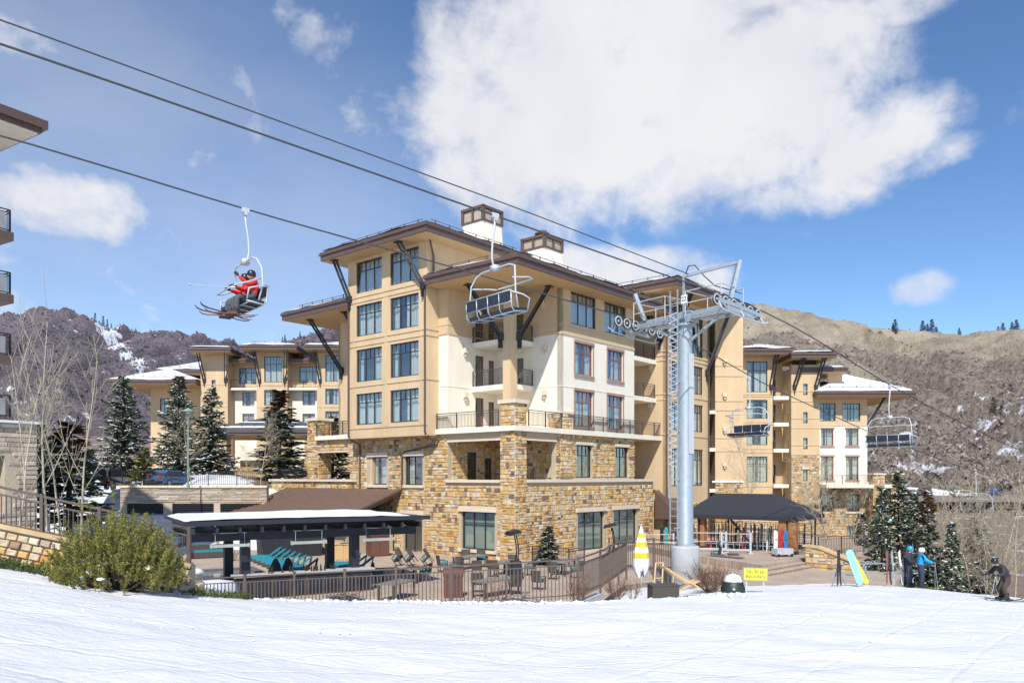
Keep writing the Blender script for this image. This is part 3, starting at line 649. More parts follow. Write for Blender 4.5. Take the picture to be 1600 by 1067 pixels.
# copings, lintels, sills of the base
class TB:
    def box(s_, *a): obj('stone_trim', MB().box(*a), M_TRIM, hotel); return s_
tb = TB()
tb.box(-.16, .2, 1.15, 6.1, 4.98, 5.17); tb.box(1.15, 17.35, -.16, .2, 4.99, 5.19)
for a0, a1, z0, z1 in ((1.69,4.69,.55,3.05),(12.36,14.33,4.78,6.85),(8.51,10.39,4.78,6.85)):
    fbox(tb, 'y', 0, a0-.2, a1+.2, -.05, .13, z1, z1+.32); fbox(tb, 'y', 0, a0-.2, a1+.2, -.1, .16, z0-.2, z0)
fbox(tb, 'y', 0, 8.3, 10.75, -.05, .13, 2.66, 2.98)
for a0, a1, z0, z1 in opR[:2]: fbox(tb, 'x', 0, a0-.25, a1+.25, -.05, .13, z1, z1+.32); fbox(tb, 'x', 0, a0-.2, a1+.2, -.1, .16, z0-.18, z0)
for a0, a1, z0, z1 in opR[3:]: fbox(tb, 'x', 0, a0-.1, a1+.1, -.05, .1, z1+.01, z1+.22)
fbox(tb, 'y', 0, 1.14, 5.97, -.1, .1, 7.72, 7.84); fbox(tb, 'x', 0, 1.12, 4.3, -.1, .1, 7.72, 7.84)

for i, (a0, a1, z0, z1) in enumerate(opR[:2]): window(hotel, 'x', 0, a0, a1, z0, z1, 3, .3, False, dress='blind', seed=i, inset=.18)
window(hotel, 'y', 0, 1.69, 4.69, .55, 3.05, 3, .3, False, dress='blind', seed=5, inset=.18)
for i, (a0, a1) in enumerate(((12.36,14.33),(8.51,10.39))): window(hotel, 'y', 0, a0, a1, 4.78, 6.85, 2, 0, False, seed=i+8, inset=.18)
for i, (a0, a1) in enumerate(((6.66,8.62),(11.64,13.52))): window(hotel, 'x', 0, a0, a1, 5.3, 7.6, 2, .32, True, seed=i+18, inset=.18, dress='none')
window(hotel, 'y', 0, 8.55, 10.5, -.1, 2.65, 2, .0, False, name='door', dress='none', seed=31, inset=.2)
# --- terrace slab, balustrades
sl = MB().box(-.32, .3, 1.15, 7.0, 8.28, 8.62).box(-.3, NA+.3, -.3, NB+.2, 8.29, 8.61).box(4.6, 14.4, -.34, .4, 8.28, 8.62).box(14.4, 19.0, -.34, 2.6, 8.28, 8.62)
obj('terrace_slab', sl, M_CREAM, hotel)
railing(hotel, [(-.2, 1.2, F2), (-.2, 6.85, F2)]); railing(hotel, [(1.15, -.2, F2), (4.7, -.2, F2)]); railing(hotel, [(6.12, -.2, F2), (18.9, -.2, F2), (18.9, .6, F2)])
# --- upper walls of the block: cream below, tan top storey
ZC = 15.15
dN1 = [(2.75,3.65,F2,11.0),(2.75,3.65,F3,14.0),(2.75,3.65,F4,17.1),(4.15,4.8,F2,10.8),(4.15,4.8,F3,13.8),(4.15,4.8,F4,16.9)]
dN2 = [(3.3,4.4,F2,10.8),(3.3,4.4,F3,13.8),(3.3,4.4,F4,16.9)]
w4 = [(6.05,9.11,16.0,18.25),(10.19,13.16,16.0,18.25)]; w3 = [(6.5,8.7,12.55,14.78),(10.61,12.71,12.55,14.78)]; w2 = [(6.5,8.7,8.9,11.4),(10.61,12.71,8.9,11.4)]
for nm, ty, pl, a0, a1, ops in (('wall','y',0,NB,7.0,[]),('wall','x',NB,0,NA,dN1),('wall','y',NA,0,NB,dN2),('wall','x',0,NA,14.36,w4+w3+w2)):
    wall(hotel, nm, ty, pl, a0 + (.3 if (nm, ty, pl) == ('wall','x',NB) else 0), a1, F2-.05, ZC, ops, M_CREAM, .3)
    wall(hotel, nm, ty, pl, a0 + (.3 if (nm, ty, pl) == ('wall','x',NB) else 0), a1, ZC, SOF+.3, ops, M_TAN, .3)
    bands(hotel, ty, pl, a0, a1, [ZC-.02], M_TAN, .06, .14); bands(hotel, ty, pl, a0, a1, [15.75], M_TAN, .03, .05)
    bands(hotel, ty, pl, a0, a1, [11.55], M_CREAM, .025, .05)
for i, (a0, a1, z0, z1) in enumerate(w4): window(hotel, 'x', 0, a0, a1, z0, z1, 3, .28, True, seed=40+i)
for i, (a0, a1, z0, z1) in enumerate(w3+w2):
    window(hotel, 'x', 0, a0, a1, z0, z1, 2, .32, True, M_FRAMER, seed=50+i)
    mb = MB(); trim_around(mb, 'x', 0, a0, a1, z0, z1); fbox(mb, 'x', 0, a0-.12, a0, 0, .05, z0, z1); fbox(mb, 'x', 0, a1, a1+.12, 0, .05, z0, z1); obj('window_trim', mb, mat('trim_mauve', (.36,.25,.20), .8), hotel)
for i, (a0, a1, z0, z1) in enumerate(dN1): window(hotel, 'x', NB, a0, a1, z0, z1, 1, .0, False, M_FRAMER, name='door', dress='none', seed=60+i)
for i, (a0, a1, z0, z1) in enumerate(dN2): window(hotel, 'y', NA, a0, a1, z0, z1, 1, .0, False, M_FRAMER, name='door', dress='none', seed=70+i)
for z in (10.9, 14.0): sconce(hotel, 'x', NB, 1.6, z); sconce(hotel, 'y', NA, 1.3, z+.1)
sconce(hotel, 'y', NA, 1.5, 17.2)
# balconies in the notch, column at their corner
for z in (F3, F4):
    obj('balcony', MB().box(2.35, NA-.01, 2.35, NB-.01, z-.32, z).box(2.35, NA-.01, 2.35, NB-.01, z-.36, z-.325), M_CREAM, hotel)
    railing(hotel, [(2.45, NB-.05, z), (2.45, 3.1, z)], 1.1, M_RAIL); railing(hotel, [(3.1, 2.45, z), (NA-.05, 2.45, z)], 1.1, M_RAIL)
obj('column', MB().box(2.3, 3.0, 2.3, 3.0, F2-.3, 14.6).box(2.33, 2.97, 2.33, 2.97, 14.6, SOF), M_TAN, hotel)
bracket(hotel, (2.25, 3.15, 14.9), (.1, 4.2, SOF), (.4, 1, 0)); bracket(hotel, (3.15, 2.25, 14.9), (4.0, .3, SOF), (1, .3, 0))
# --- projecting window bay / tower on the left front
BX = -1.1; B0, B1 = 6.89, 15.46; BS = 21.5
cols_ = [(11.59, 14.51), (7.72, 10.69)]; rows_ = [(9.2, 11.49), (12.38, 14.77), (15.75, 18.05), (18.95, 21.25)]
wb = [(a0, a1, z0, z1) for a0, a1 in cols_ for z0, z1 in rows_]
wall(hotel, 'wall', 'y', BX, B0, B1, 8.28, BS+.2, wb, M_TAN, .3)
wall(hotel, 'wall', 'x', B0, BX+.3, 7.5, 8.28, BS+.2, [], M_TAN, .3); wall(hotel, 'wall', 'x', B1, BX+.3, 7.5, 8.28, BS+.2, [], M_TAN, -.3)
obj('bay_soffit', MB().box(BX, .0, B0, B1, 8.2, 8.275), M_TAN, hotel)
for i, q in enumerate(wb): window(hotel, 'y', BX, *q, 3, .3, True, seed=80+i, room=.9)
bands(hotel, 'y', BX, B0-.03, B1, [8.9, 12.0, 15.0, 15.42, 18.25, 18.62], M_TAN, .05, .07); bands(hotel, 'x', B0, BX-.05, .0, [12.0, 15.0, 15.42], M_TAN, .05, .07)
pb = MB()
for a in (11.14, 14.75, 7.45): fbox(pb, 'y', BX, a-.22 if a == 11.14 else a-.06, a+.22 if a == 11.14 else a+.06, 0, .03, 9.0, 18.25)
obj('pilaster', pb, M_TAN, hotel)
roof(hotel, -2.65, 9.0, 5.35, 17.0, BS, .22, .62, True, 'xy', 1)
bracket(hotel, (BX-.05, 15.2, 18.6), (-2.2, 15.7, BS), (0, 1, 0)); bracket(hotel, (BX-.05, 7.2, 18.4), (-2.2, 8.6, BS), (0, 1, 0))
pipe(hotel, [(-1.2, 6.6, BS+.3), (-.9, 6.65, BS-.5), (-.6, 6.75, BS-1.0), (-.6, 6.75, SOF+.7)]); pipe(hotel, [(BX-.1, 7.0, 18.0), (BX-.1, 7.0, 8.4), (BX+.3, 6.9, 8.05), (-.12, 6.8, 7.9), (-.15, 6.9, 7.6), (-.16, 10.2, 7.15), (-.16, 10.5, 7.0), (-.16, 10.5, 4.6)])
pipe(hotel, [(BX-.1, 15.3, 18.0), (BX-.1, 15.3, 8.4), (BX+.2, 15.3, 8.1), (-.14, 15.3, 7.8), (-.14, 15.3, 4.5)])
# --- main roof, chimneys
roof(hotel, -1.65, 17.2, -1.65, 6.75, SOF, .2, .65, True, 'xy', 2); roof(hotel, 4.0, 17.15, 6.76, 14.5, SOF, .2, .65, True, '', 44)
ch = MB()
def frustum(mb, c, a, b, z0, z1):
    mb.add([(c[0]-a,c[1]-a,z0),(c[0]+a,c[1]-a,z0),(c[0]+a,c[1]+a,z0),(c[0]-a,c[1]+a,z0),(c[0]-b,c[1]-b,z1),(c[0]+b,c[1]-b,z1),(c[0]+b,c[1]+b,z1),(c[0]-b,c[1]+b,z1)],
           [(0,3,2,1),(4,5,6,7),(0,1,5,4),(1,2,6,5),(2,3,7,6),(3,0,4,7)])
M_LOUV = mat('louver_tan', (.42, .35, .27), .7)
for c, zb, zm, zt, hw in (((9.6, 11.6), 19, 26.0, 27.2, 1.12), ((13.0, 8.0), 18.8, 23.9, 24.9, 1.15)):
    k = MB(); frustum(k, c, hw*1.35, hw, zb, zm); cm = obj('chimney', k, M_CREAM, hotel)
    cap = MB()
    for sx in (-1, 1):
        for sy in (-1, 1): cap.box(c[0]+sx*hw-.12, c[0]+sx*hw+.12, c[1]+sy*hw-.12, c[1]+sy*hw+.12, zm, zt)
    cap.box(c[0]-hw-.06, c[0]+hw+.06, c[1]-hw-.06, c[1]+hw+.06, zm-.02, zm+.14); cap.box(c[0]-hw-.12, c[0]+hw+.12, c[1]-hw-.12, c[1]+hw+.12, zt-.16, zt+.05)
    cap.box(c[0]-.1, c[0]+.1, c[1]-hw-.08, c[1]+hw+.08, zm+.14, zt-.16); cap.box(c[0]-hw-.08, c[0]+hw+.08, c[1]-.1, c[1]+.1, zm+.14, zt-.16)
    obj('chimney_cap', cap, M_BROWN, cm)
    lo = MB(); n = 9
    for i in range(n):
        z = zm+.18+(zt-zm-.4)*i/n
        for sx in (-1, 1): lo.box(c[0]+sx*(hw-.05)-.03, c[0]+sx*(hw-.05)+.03, c[1]-hw+.1, c[1]+hw-.1, z, z+.08); lo.box(c[0]-hw+.1, c[0]+hw-.1, c[1]+sx*(hw-.05)-.03, c[1]+sx*(hw-.05)+.03, z, z+.08)
    lo.box(c[0]-hw+.15, c[0]+hw-.15, c[1]-hw+.15, c[1]+hw-.15, zm, zt-.1)
    obj('louver', lo, M_LOUV, cm)
obj('flue', MB().lathe([(.5,0),(.5,.35),(.62,.4),(.62,.5),(.4,.62),(.4,.7)], 16, (13.0, 8.0, 24.95)), M_BROWN, hotel)
# --- recess with balconies at the right end
wall(hotel, 'wall', 'x', 2.4, 14.36, 18.2, F1, SOF+.2, [(14.7,15.7,F1+.3,F1+2.6),(14.7,15.7,F2+.1,10.9),(14.7,15.7,F3+.1,14.0),(14.7,15.7,F4+.1,17.2)], M_TAN, .3)
for z in (F1+.3, F2+.1, F3+.1, F4+.1): window(hotel, 'x', 2.4, 14.7, 15.7, z, z+2.3 if z < 5 else z+2.25, 1, 0, False, dress='none', seed=int(z), name='door')
for z in (F3, F4):
    obj('balcony', MB().box(14.4, 18.0, .15, 2.38, z-.34, z), M_CREAM, hotel); railing(hotel, [(14.45, .25, z), (17.9, .25, z)], 1.1)
wall(hotel, 'wall', 'y', 14.36, .31, 2.4, F1, SOF, [], M_TAN, -.3)
# --- rear and side walls closing the block
wall(hotel, 'rear_wall', 'x', 14.3, 0, 17, -.3, SOF+.3, [], M_TAN, -.3); wall(hotel, 'rear_wall', 'y', 17.0, 2.8, 14.3, -.3, SOF+.3, [], M_TAN, -.3)
# --- left extension: set-back wing with a low roof, stone porch below
wall(hotel, 'wall', 'y', 2.6, 15.46, 21.5, 8.6, SOF+.2, [(17.0,19.4,9.3,11.4),(17.0,19.4,12.4,14.7),(17.0,19.4,15.7,17.8)], M_TAN, .3); wall(hotel, 'wall', 'x', 21.5, 2.6, 12, 8.6, SOF+.2, [], M_TAN, -.3)
for i, z in enumerate((9.3, 12.4, 15.7)): window(hotel, 'y', 2.6, 17.0, 19.4, z, z+2.2, 3, .3, True, seed=95+i)
roof(hotel, -1.0, 13, 15.6, 24.6, SOF, .2, .62, True, 'y', 3)
bracket(hotel, (2.5, 16.4, 14.2), (.2, 17.6, SOF), (0, 1, 0)); bracket(hotel, (2.5, 21.0, 14.2), (.2, 22.2, SOF), (0, 1, 0))
wall(hotel, 'porch_wall', 'y', 0, 15.63, 27.5, -.4, 5.0, [], M_MORTAR, .35); st.field('y', 0, 15.63, 27.5, 2.4, 5.0, [], .8)
wall(hotel, 'pier', 'y', -.05, 20.7, 22.1, 5.0, 9.9, [], M_MORTAR, 1.3); st.field('y', -.05, 20.7, 22.1, 5.2, 9.9, [], .9); st.field('x', 20.7, -.05, 1.2, 5.2, 9.9, [], .9)
obj('pier_cap', MB().box(-.2, 1.4, 20.55, 22.25, 9.9, 10.12), M_TRIM, hotel)
wall(hotel, 'pier', 'y', -.02, 15.63, 16.6, 5.0, 8.28, [], M_MORTAR, 1.0); st.field('y', -.02, 15.63, 16.6, 5.2, 8.28, [], .8)
wall(hotel, 'porch_beam', 'y', -.02, 16.6, 20.7, 7.3, 8.28, [], M_MORTAR, .8); st.field('y', -.02, 16.6, 20.7, 7.42, 8.28, [], .8)
obj('porch_trim', MB().box(-.2, .25, 15.7, 27.6, 4.99, 5.18).box(-.12, .9, 16.6, 20.7, 7.28, 7.4), M_TRIM, hotel)
obj('terrace_slab', MB().box(-.35, 5, 15.5, 20.7, 8.285, 8.61), M_CREAM, hotel); railing(hotel, [(-.22, 15.6, F2), (-.22, 20.65, F2)])
railing(hotel, [(.1, 22.2, 5.0), (.1, 27.4, 5.0)], 1.0, M_BLACK)
st.build(hotel, 300)

# ------------------------------------------------------------------ lean-to with standing-seam roof against the base
shed = thing('lean_to', 'low lean-to with brown standing-seam metal roof against the stone wall', 'lean-to', (.166, 49.75, 0), ANG)
sm = MB(); zr = lambda u: 4.45 + (u + .1) * .36
sm.add([(-.1,10.75,zr(-.1)),(-.1,25,zr(-.1)),(-5.6,25,zr(-5.6)),(-5.6,10.75,zr(-5.6)),(-.1,10.75,zr(-.1)-.16),(-.1,25,zr(-.1)-.16),(-5.6,25,zr(-5.6)-.16),(-5.6,10.75,zr(-5.6)-.16)], [(0,1,2,3),(7,6,5,4),(0,3,7,4),(3,2,6,7),(2,1,5,6),(1,0,4,5)])
obj('roof', sm, M_ROOF, shed); M_SEAM = mat('seam_metal', (.22, .145, .115), .45)
for i in range(36):
    v = 10.8 + i * .4; obj('seam', MB().bar((-.12, v, zr(-.12)+.03), (-5.6, v, zr(-5.6)+.03), .04, .06), M_SEAM, shed)
obj('rake_board', MB().bar((-.1, 10.7, zr(-.1)-.14), (-5.65, 10.7, zr(-5.65)-.14), .08, .34).bar((-.1, 10.62, zr(-.1)-.02), (-5.65, 10.62, zr(-5.65)-.02), .1, .12), M_BROWN, shed)
obj('wall', MB().box(-4.6, -.4, 11.2, 24.5, -.3, 2.6), M_MORTAR, shed)
# ------------------------------------------------------------------ the hotel's second block behind the lift tower
mid = thing('hotel_wing', 'tan hotel block with tall windows and broad eave right behind the lift tower', 'building', (.166, 49.75, 0), ANG)
ms = Masonry(11)
rows = [(4.6,7.7),(9.2,11.5),(12.4,14.8),(15.6,19.6)]
mw = [(a0, a1, z0, z1) for a0, a1 in ((18.9,21.2),(22.0,24.4)) for z0, z1 in rows]
wall(mid, 'wall', 'x', -.75, 18.0, 25.4, -.3, 20.2, mw, M_TAN, .3); wall(mid, 'wall', 'y', 18.0, -.75, 8.5, -.3, 20.2, [], M_TAN, .3)
for i, q in enumerate(mw): window(mid, 'x', -.75, *q, 3, .3, True, seed=200+i)
bands(mid, 'x', -.75, 18.0, 25.4, [8.75, 12.0, 15.1, 15.45], M_TAN, .05, .08); bands(mid, 'y', 18.0, -.75, 2.4, [8.75, 12.0, 15.1, 15.45, 11.55, 14.7], M_TAN, .05, .08)
for z in (11.0, 14.1): sconce(mid, 'y', 18.0, .6, z)
wall(mid, 'rear_wall', 'y', 31.0, 2.0, 9.0, -.3, 20.2, [], M_TAN, .3); wall(mid, 'rear_wall', 'x', 9.0, 18.0, 31, -.3, 20.2, [], M_TAN, .3)
roof(mid, 15.6, 30.2, -3.15, 10.5, 20.0, .17, .62, True, 'xy', 6)
bracket(mid, (18.0-.05, -.2, 16.4), (16.2, .6, 20.0), (0, 1, 0)); bracket(mid, (19.0, -.8, 16.4), (18.6, -2.7, 20.0), (1, 0, 0)); bracket(mid, (25.0, -.8, 14.4), (26.0, -2.6, 20.0), (1, 0, 0))
pipe(mid, [(17.9, -.85, 17.5), (17.9, -.85, .2)]); pipe(mid, [(25.3, -.85, 19.0), (25.3, -.85, .2)])
ms.field('x', -.75, 18.0, 25.4, -.1, 3.2, [], .5); ms.build(mid, 0)
gab = MB(); gab.add([(17.3,-.1,2.0),(17.3,-2.4,2.0),(17.3,-.1,4.3),(21.5,-.1,2.0),(21.5,-2.4,2.0),(21.5,-.1,4.3)], [(0,1,2),(3,5,4),(1,4,5,2),(0,3,4,1)])
obj('porch_roof', gab, M_BROWN, mid)
# stair tower, square to the view, under the same eave
stair = thing('stair_tower', 'plain tan stucco stair tower with wall lamps beside the tall window bay', 'building', (17.9, 69, 0))
ss = Masonry(12)
wall(stair, 'wall', 'x', 0, 0, 2.45, 4.9, 20.1, [], M_TAN, .3); wall(stair, 'wall', 'y', 2.45, .31, 20, -2.5, 20.1, [], M_TAN, -.3); wall(stair, 'wall', 'y', 0, .3, 3, -2.5, 20.1, [], M_TAN, .3)
wall(stair, 'base_wall', 'x', 0, 0, 2.45, -2.5, 4.9, [], M_MORTAR, .3); ss.field('x', 0, 0, 2.45, -.5, 4.85, [], .8); ss.build(stair, 0)
obj('ledge', MB().box(-.3, 2.5, -.14, .1, 4.86, 5.02), M_CREAM, stair)
bands(stair, 'x', 0, 0, 2.45, [7.6, 8.75, 11.2, 12.0, 14.2, 15.1], M_TAN, .05, .06)
for z in (6.3, 9.4, 12.4, 15.4): sconce(stair, 'x', 0, .8, z)
for z in (4.3, 7.9, 11.2):
    obj('balcony', MB().box(-.95, -.02, -.1, 1.2, z-.3, z), M_CREAM, stair)
for z in (4.3, 7.9, 11.2): railing(stair, [(-.9, 0, z), (-.05, 0, z)], 1.05)
# ------------------------------------------------------------------ far right wing
wing = thing('hotel_wing', 'far tan and cream hotel wing with snowy low roof and stone stair turret', 'building', (0, 92, 0))
ws = Masonry(13)
wB = [(27.58,29.99,15.3,18.9),(27.58,29.99,12.2,14.4),(27.58,29.99,9.1,11.2),(27.58,29.99,4.75,7.75)]
wall(wing, 'wall', 'x', 0, 20.3, 30.6, -3, 20.0, wB, M_TAN, .3)
for i, q in enumerate(wB): window(wing, 'x', 0, *q, 3, .3, True, seed=220+i, simple=True)
bands(wing, 'x', 0, 27.06, 30.6, [4.2, 8.2, 8.6, 11.5, 11.75, 14.75, 15.0], M_TAN, .05, .07)
roof(wing, 26.2, 32.9, -1.6, 8, 19.5, .3, .65, True, 'x', 7)
bracket(wing, (30.4, -.05, 15.9), (30.7, -1.2, 19.5), (1, 0, 0))
# recessed balconies
wall(wing, 'wall', 'x', 2.2, 30.6, 32.55, -2, 19, [(30.9,31.7,z+.05,z+2.3) for z in (4.5,8.65,11.7,14.8)], M_TAN, .3); wall(wing, 'wall', 'y', 32.55, 0, 2.2, -2, 18, [], M_TAN, .3); wall(wing, 'wall', 'y', 30.6, 0.3, 2.2, -2, 18, [], M_CREAM, -.3)
for z in (4.5, 8.65, 11.7, 14.8):
    window(wing, 'x', 2.2, 30.9, 31.7, z+.05, z+2.3, 1, 0, False, name='door', dress='none'); obj('balcony', MB().box(30.62, 32.4, -.35, 2.15, z-.42, z), M_CREAM, wing); railing(wing, [(30.7, -.28, z), (32.35, -.28, z)], 1.05)
# stone and stucco turret
tw = [(33.95,34.45,z,z+1.3) for z in (4.9, 8.6, 11.6, 14.9)]
wall(wing, 'wall', 'x', -.7, 32.55, 35.85, 7.9, 18.4, tw, M_TAN, .3); wall(wing, 'base_wall', 'x', -.7, 32.55, 35.85, -3, 7.9, tw, M_MORTAR, .3); ws.field('x', -.7, 32.55, 35.85, -1, 7.85, [(33.75,34.65,4.7,6.5)], .6)
wall(wing, 'wall', 'y', 32.55, -.39, -.01, -2, 18.4, [], M_TAN, .2); wall(wing, 'wall', 'y', 35.85, -.39, 2, -2, 18.4, [], M_TAN, -.2)
for i, q in enumerate(tw): window(wing, 'x', -.7, *q, 1, 0, False, seed=230+i, dress='blind')
obj('lintel', MB().box(33.75, 34.65, -.85, -.6, 6.25, 6.5), M_TRIM, wing); bands(wing, 'x', -.7, 32.55, 35.85, [7.9, 9.0, 11.0, 12.1, 14.1, 15.3], M_TAN, .05, .06)
wall(wing, 'clerestory', 'x', -.4, 32.8, 35.6, 18.4, 19.2, [], M_DARK, .2)
roof(wing, 31.9, 37.3, -2.4, 5, 19.0, .2, .6, True, 'x', 8); roof(wing, 33.5, 39.2, -.9, 6, 17.6, .2, .5, True, '', 9)
bracket(wing, (32.9, -.75, 15.8), (33.5, -2.0, 19.0), (1, 0, 0)); bracket(wing, (35.4, -.75, 15.8), (35.9, -2.0, 19.0), (1, 0, 0))
# end pavilion
e1 = [(35.95,38.0,11.9,14.0),(38.8,40.9,11.9,14.0)]; e2 = [(36.3,37.75,9.0,11.0),(39.2,40.7,9.0,11.0)]; e3 = [(36.3,37.75,5.0,7.75),(39.2,40.7,5.0,7.75)]
wall(wing, 'wall', 'x', 0, 35.85, 41.72, 11.35, 15, e1, M_TAN, .3); wall(wing, 'wall', 'x', 0, 35.85, 41.72, 4.5, 11.35, e2+e3, M_CREAM, .3); wall(wing, 'wall', 'y', 41.72, .31, 10, 4.5, 15, [], M_TAN, -.3)
wall(wing, 'wall', 'x', .5, 37.3, 39.0, 15, 17.8, [], M_TAN, .3)
for i, q in enumerate(e1): window(wing, 'x', 0, *q, 3, .3, True, seed=240+i, simple=True)
for i, q in enumerate(e2+e3): window(wing, 'x', 0, *q, 2, .3, True, M_FRAMER, seed=250+i, simple=True)
tm = MB()
for q in e2+e3: trim_around(tm, 'x', 0, *q)
obj('window_trim', tm, MATS['trim_mauve'], wing); bands(wing, 'x', 0, 35.85, 41.72, [11.35], M_TAN, .06, .12)
roof(wing, 35.0, 46.6, -2.0, 13, 14.6, .46, .55, True, 'x', 10); roof(wing, 37.0, 44.5, 2.0, 13, 16.2, .14, .4, True, '', 14)
bracket(wing, (41.8, .1, 11.4), (43.4, -.8, 14.6), (0, 1, 0))
obj('terrace_slab', MB().box(35.9, 45.0, -2.6, 0, 4.1, 4.5), M_CREAM, wing); railing(wing, [(35.95, -2.5, 4.5), (41.3, -2.5, 4.5)]); railing(wing, [(42.3, -2.5, 4.5), (43.5, -2.5, 4.5)])
wE = [(39.2,40.7,1.3,3.3),(36.3,37.7,1.3,3.3),(39.2,40.7,-2.4,-.4)]
wall(wing, 'base_wall', 'x', -.3, 35.85, 42.3, -4, 4.1, wE, M_MORTAR, .3); ws.field('x', -.3, 35.85, 42.3, -3, 4.05, wE+[(39.0,40.9,3.3,3.6),(39.0,40.9,1.05,1.3)], .5)
for i, q in enumerate(wE): window(wing, 'x', -.3, *q, 2, 0, False, seed=260+i)
obj('lintel', MB().box(39.0, 40.9, -.45, -.2, 3.3, 3.58).box(39.0, 40.9, -.45, -.2, 1.08, 1.28), M_TRIM, wing)
for a in (41.3, 43.4):
    wall(wing, 'pier', 'x', -2.6, a, a+1.25, -4, 5.6, [], M_MORTAR, 1.2); ws.field('x', -2.6, a, a+1.25, -3, 5.6, [], .7); ws.field('y', a, -2.6, -1.4, -3, 5.6, [], .5); obj('pier_cap', MB().box(a-.1, a+1.35, -2.72, -1.3, 5.6, 5.78), M_TRIM, wing)
wall(wing, 'rear_wall', 'x', 12, 20, 42, -3, 15, [], M_TAN, .3)
ws.build(wing, 0)
obj('timber_bracket', MB().bar((33.2,-1.9,1.9),(36.2,-1.9,1.9),.3).bar((33.6,-1.9,1.8),(33.2,-.8,.4),.22).bar((35.8,-1.9,1.8),(35.8,-.8,.4),.22).bar((33.0,-2.3,2.15),(36.6,-2.3,2.15),.2,.12), M_TRUNK, wing)

# ------------------------------------------------------------------ lodge behind the spruces (left)
lodge = thing('lodge', 'tan and cream lodge with snowy brown hip roofs behind the spruce trees', 'building', (0, 108, 4.0))
ls = Masonry(17)
def Xl(px): return (px - 800) / 1224 * 108
def Zl(py): return 1.35 - (py - 745) / 1224 * 108
def lw(px0, px1, py0, py1): return (Xl(px0), Xl(px1), Zl(py1), Zl(py0))
secs = [ # x0, x1, y (depth offset), wall top, material, windows(px0,px1,py0,py1,cols,frame)
 (225, 318, 2.0, 601, M_TAN, [(262,275,620,650,2,0),(240,252,620,650,2,0)]),
 (318, 360, -1.0, 556, M_TAN, [(335,341,595,609,1,0)]),
 (360, 403, 1.2, 570, None, [(369,397,573,598,3,0),(374,393,611,633,2,1),(374,393,645,667,2,1)]),
 (403, 451, -.6, 550, M_TAN, [(415,443,558,598,3,0),(415,443,610,634,3,0),(415,443,645,668,3,0)]),
 (451, 497, 1.2, 570, None, [(464,495,571,596,3,0),(469,489,610,632,2,1),(469,489,645,667,2,1)]),
 (497, 560, -.6, 550, M_TAN, [(510,534,556,597,3,0),(510,534,608,632,3,0),(510,534,643,668,3,0)])]
for a, b, d, top, m_, wins in secs:
    ops = [lw(*w[:4]) for w in wins]
    if m_ is None:
        zc = Zl(606); wall(lodge, 'wall', 'x', d, Xl(a), Xl(b), zc, Zl(top)+.5, ops, M_TAN, .3); wall(lodge, 'wall', 'x', d, Xl(a), Xl(b), -1, zc, ops, M_CREAM, .3)
        obj('balcony', MB().box(Xl(a)+.05, Xl(b)-.05, d-1.3, d-.01, zc-.3, zc), M_CREAM, lodge); railing(lodge, [(Xl(a)+.1, d-1.2, zc), (Xl(b)-.1, d-1.2, zc)], 1.1, M_BLACK, step=.25)
    else:
        wall(lodge, 'wall', 'x', d, Xl(a), Xl(b), -1, Zl(top)+.5, ops, M_TAN, .3); wall(lodge, 'wall', 'y', Xl(a), d+.3, 8, -1, Zl(top)+.5, [], M_TAN, .2); wall(lodge, 'wall', 'y', Xl(b), d+.3, 8, -1, Zl(top)+.5, [], M_TAN, -.2)
    for k, (w, q) in enumerate(zip(wins, ops)): window(lodge, 'x', d, *q, w[4], .3 if w[4] > 1 else 0, True, M_FRAMER if w[5] else M_FRAME, seed=300+k+int(a), simple=True)
    if m_ is not None and a > 300: bands(lodge, 'x', d, Xl(a), Xl(b), [Zl(603), Zl(637)], M_TAN, .05, .08)
wall(lodge, 'rear_wall', 'x', 14, Xl(200), Xl(560), -1, 16, [], M_TAN, .3)
for q, sd_ in (((180,318,-2.5,14,604),1),((225,330,3,16,580),2),((309,374,-3.2,8,556),3),((384,473,-2.8,10,551),4),((482,575,-2.8,10,551),5),((360,404,-.6,8,567),6),((450,498,-.6,8,567),7)):
    roof(lodge, Xl(q[0]), Xl(q[1]), q[2], q[3], Zl(q[4]), .36 if q[4] > 575 else .24, .6 if q[4] < 560 or q[4] > 570 else .45, q[4] not in (567,), 'x', 20+sd_)
for px, d in ((324,-1),(357,-1),(408,-.6),(447,-.6),(502,-.6)):
    bracket(lodge, (Xl(px), d-.05, Zl(596)), (Xl(px)+(.6 if px in (357,447) else -.3), d-1.7, Zl(553)), (1, 0, 0))
wall(lodge, 'base_wall', 'x', 4, Xl(225), Xl(560), -1, 0, [], M_MORTAR, .3)
ls.field('x', 1.1, Xl(360), Xl(403), -1, 2.6, [], .5); ls.field('x', 1.1, Xl(451), Xl(497), -1, 2.6, [], .5); ls.build(lodge, 0)
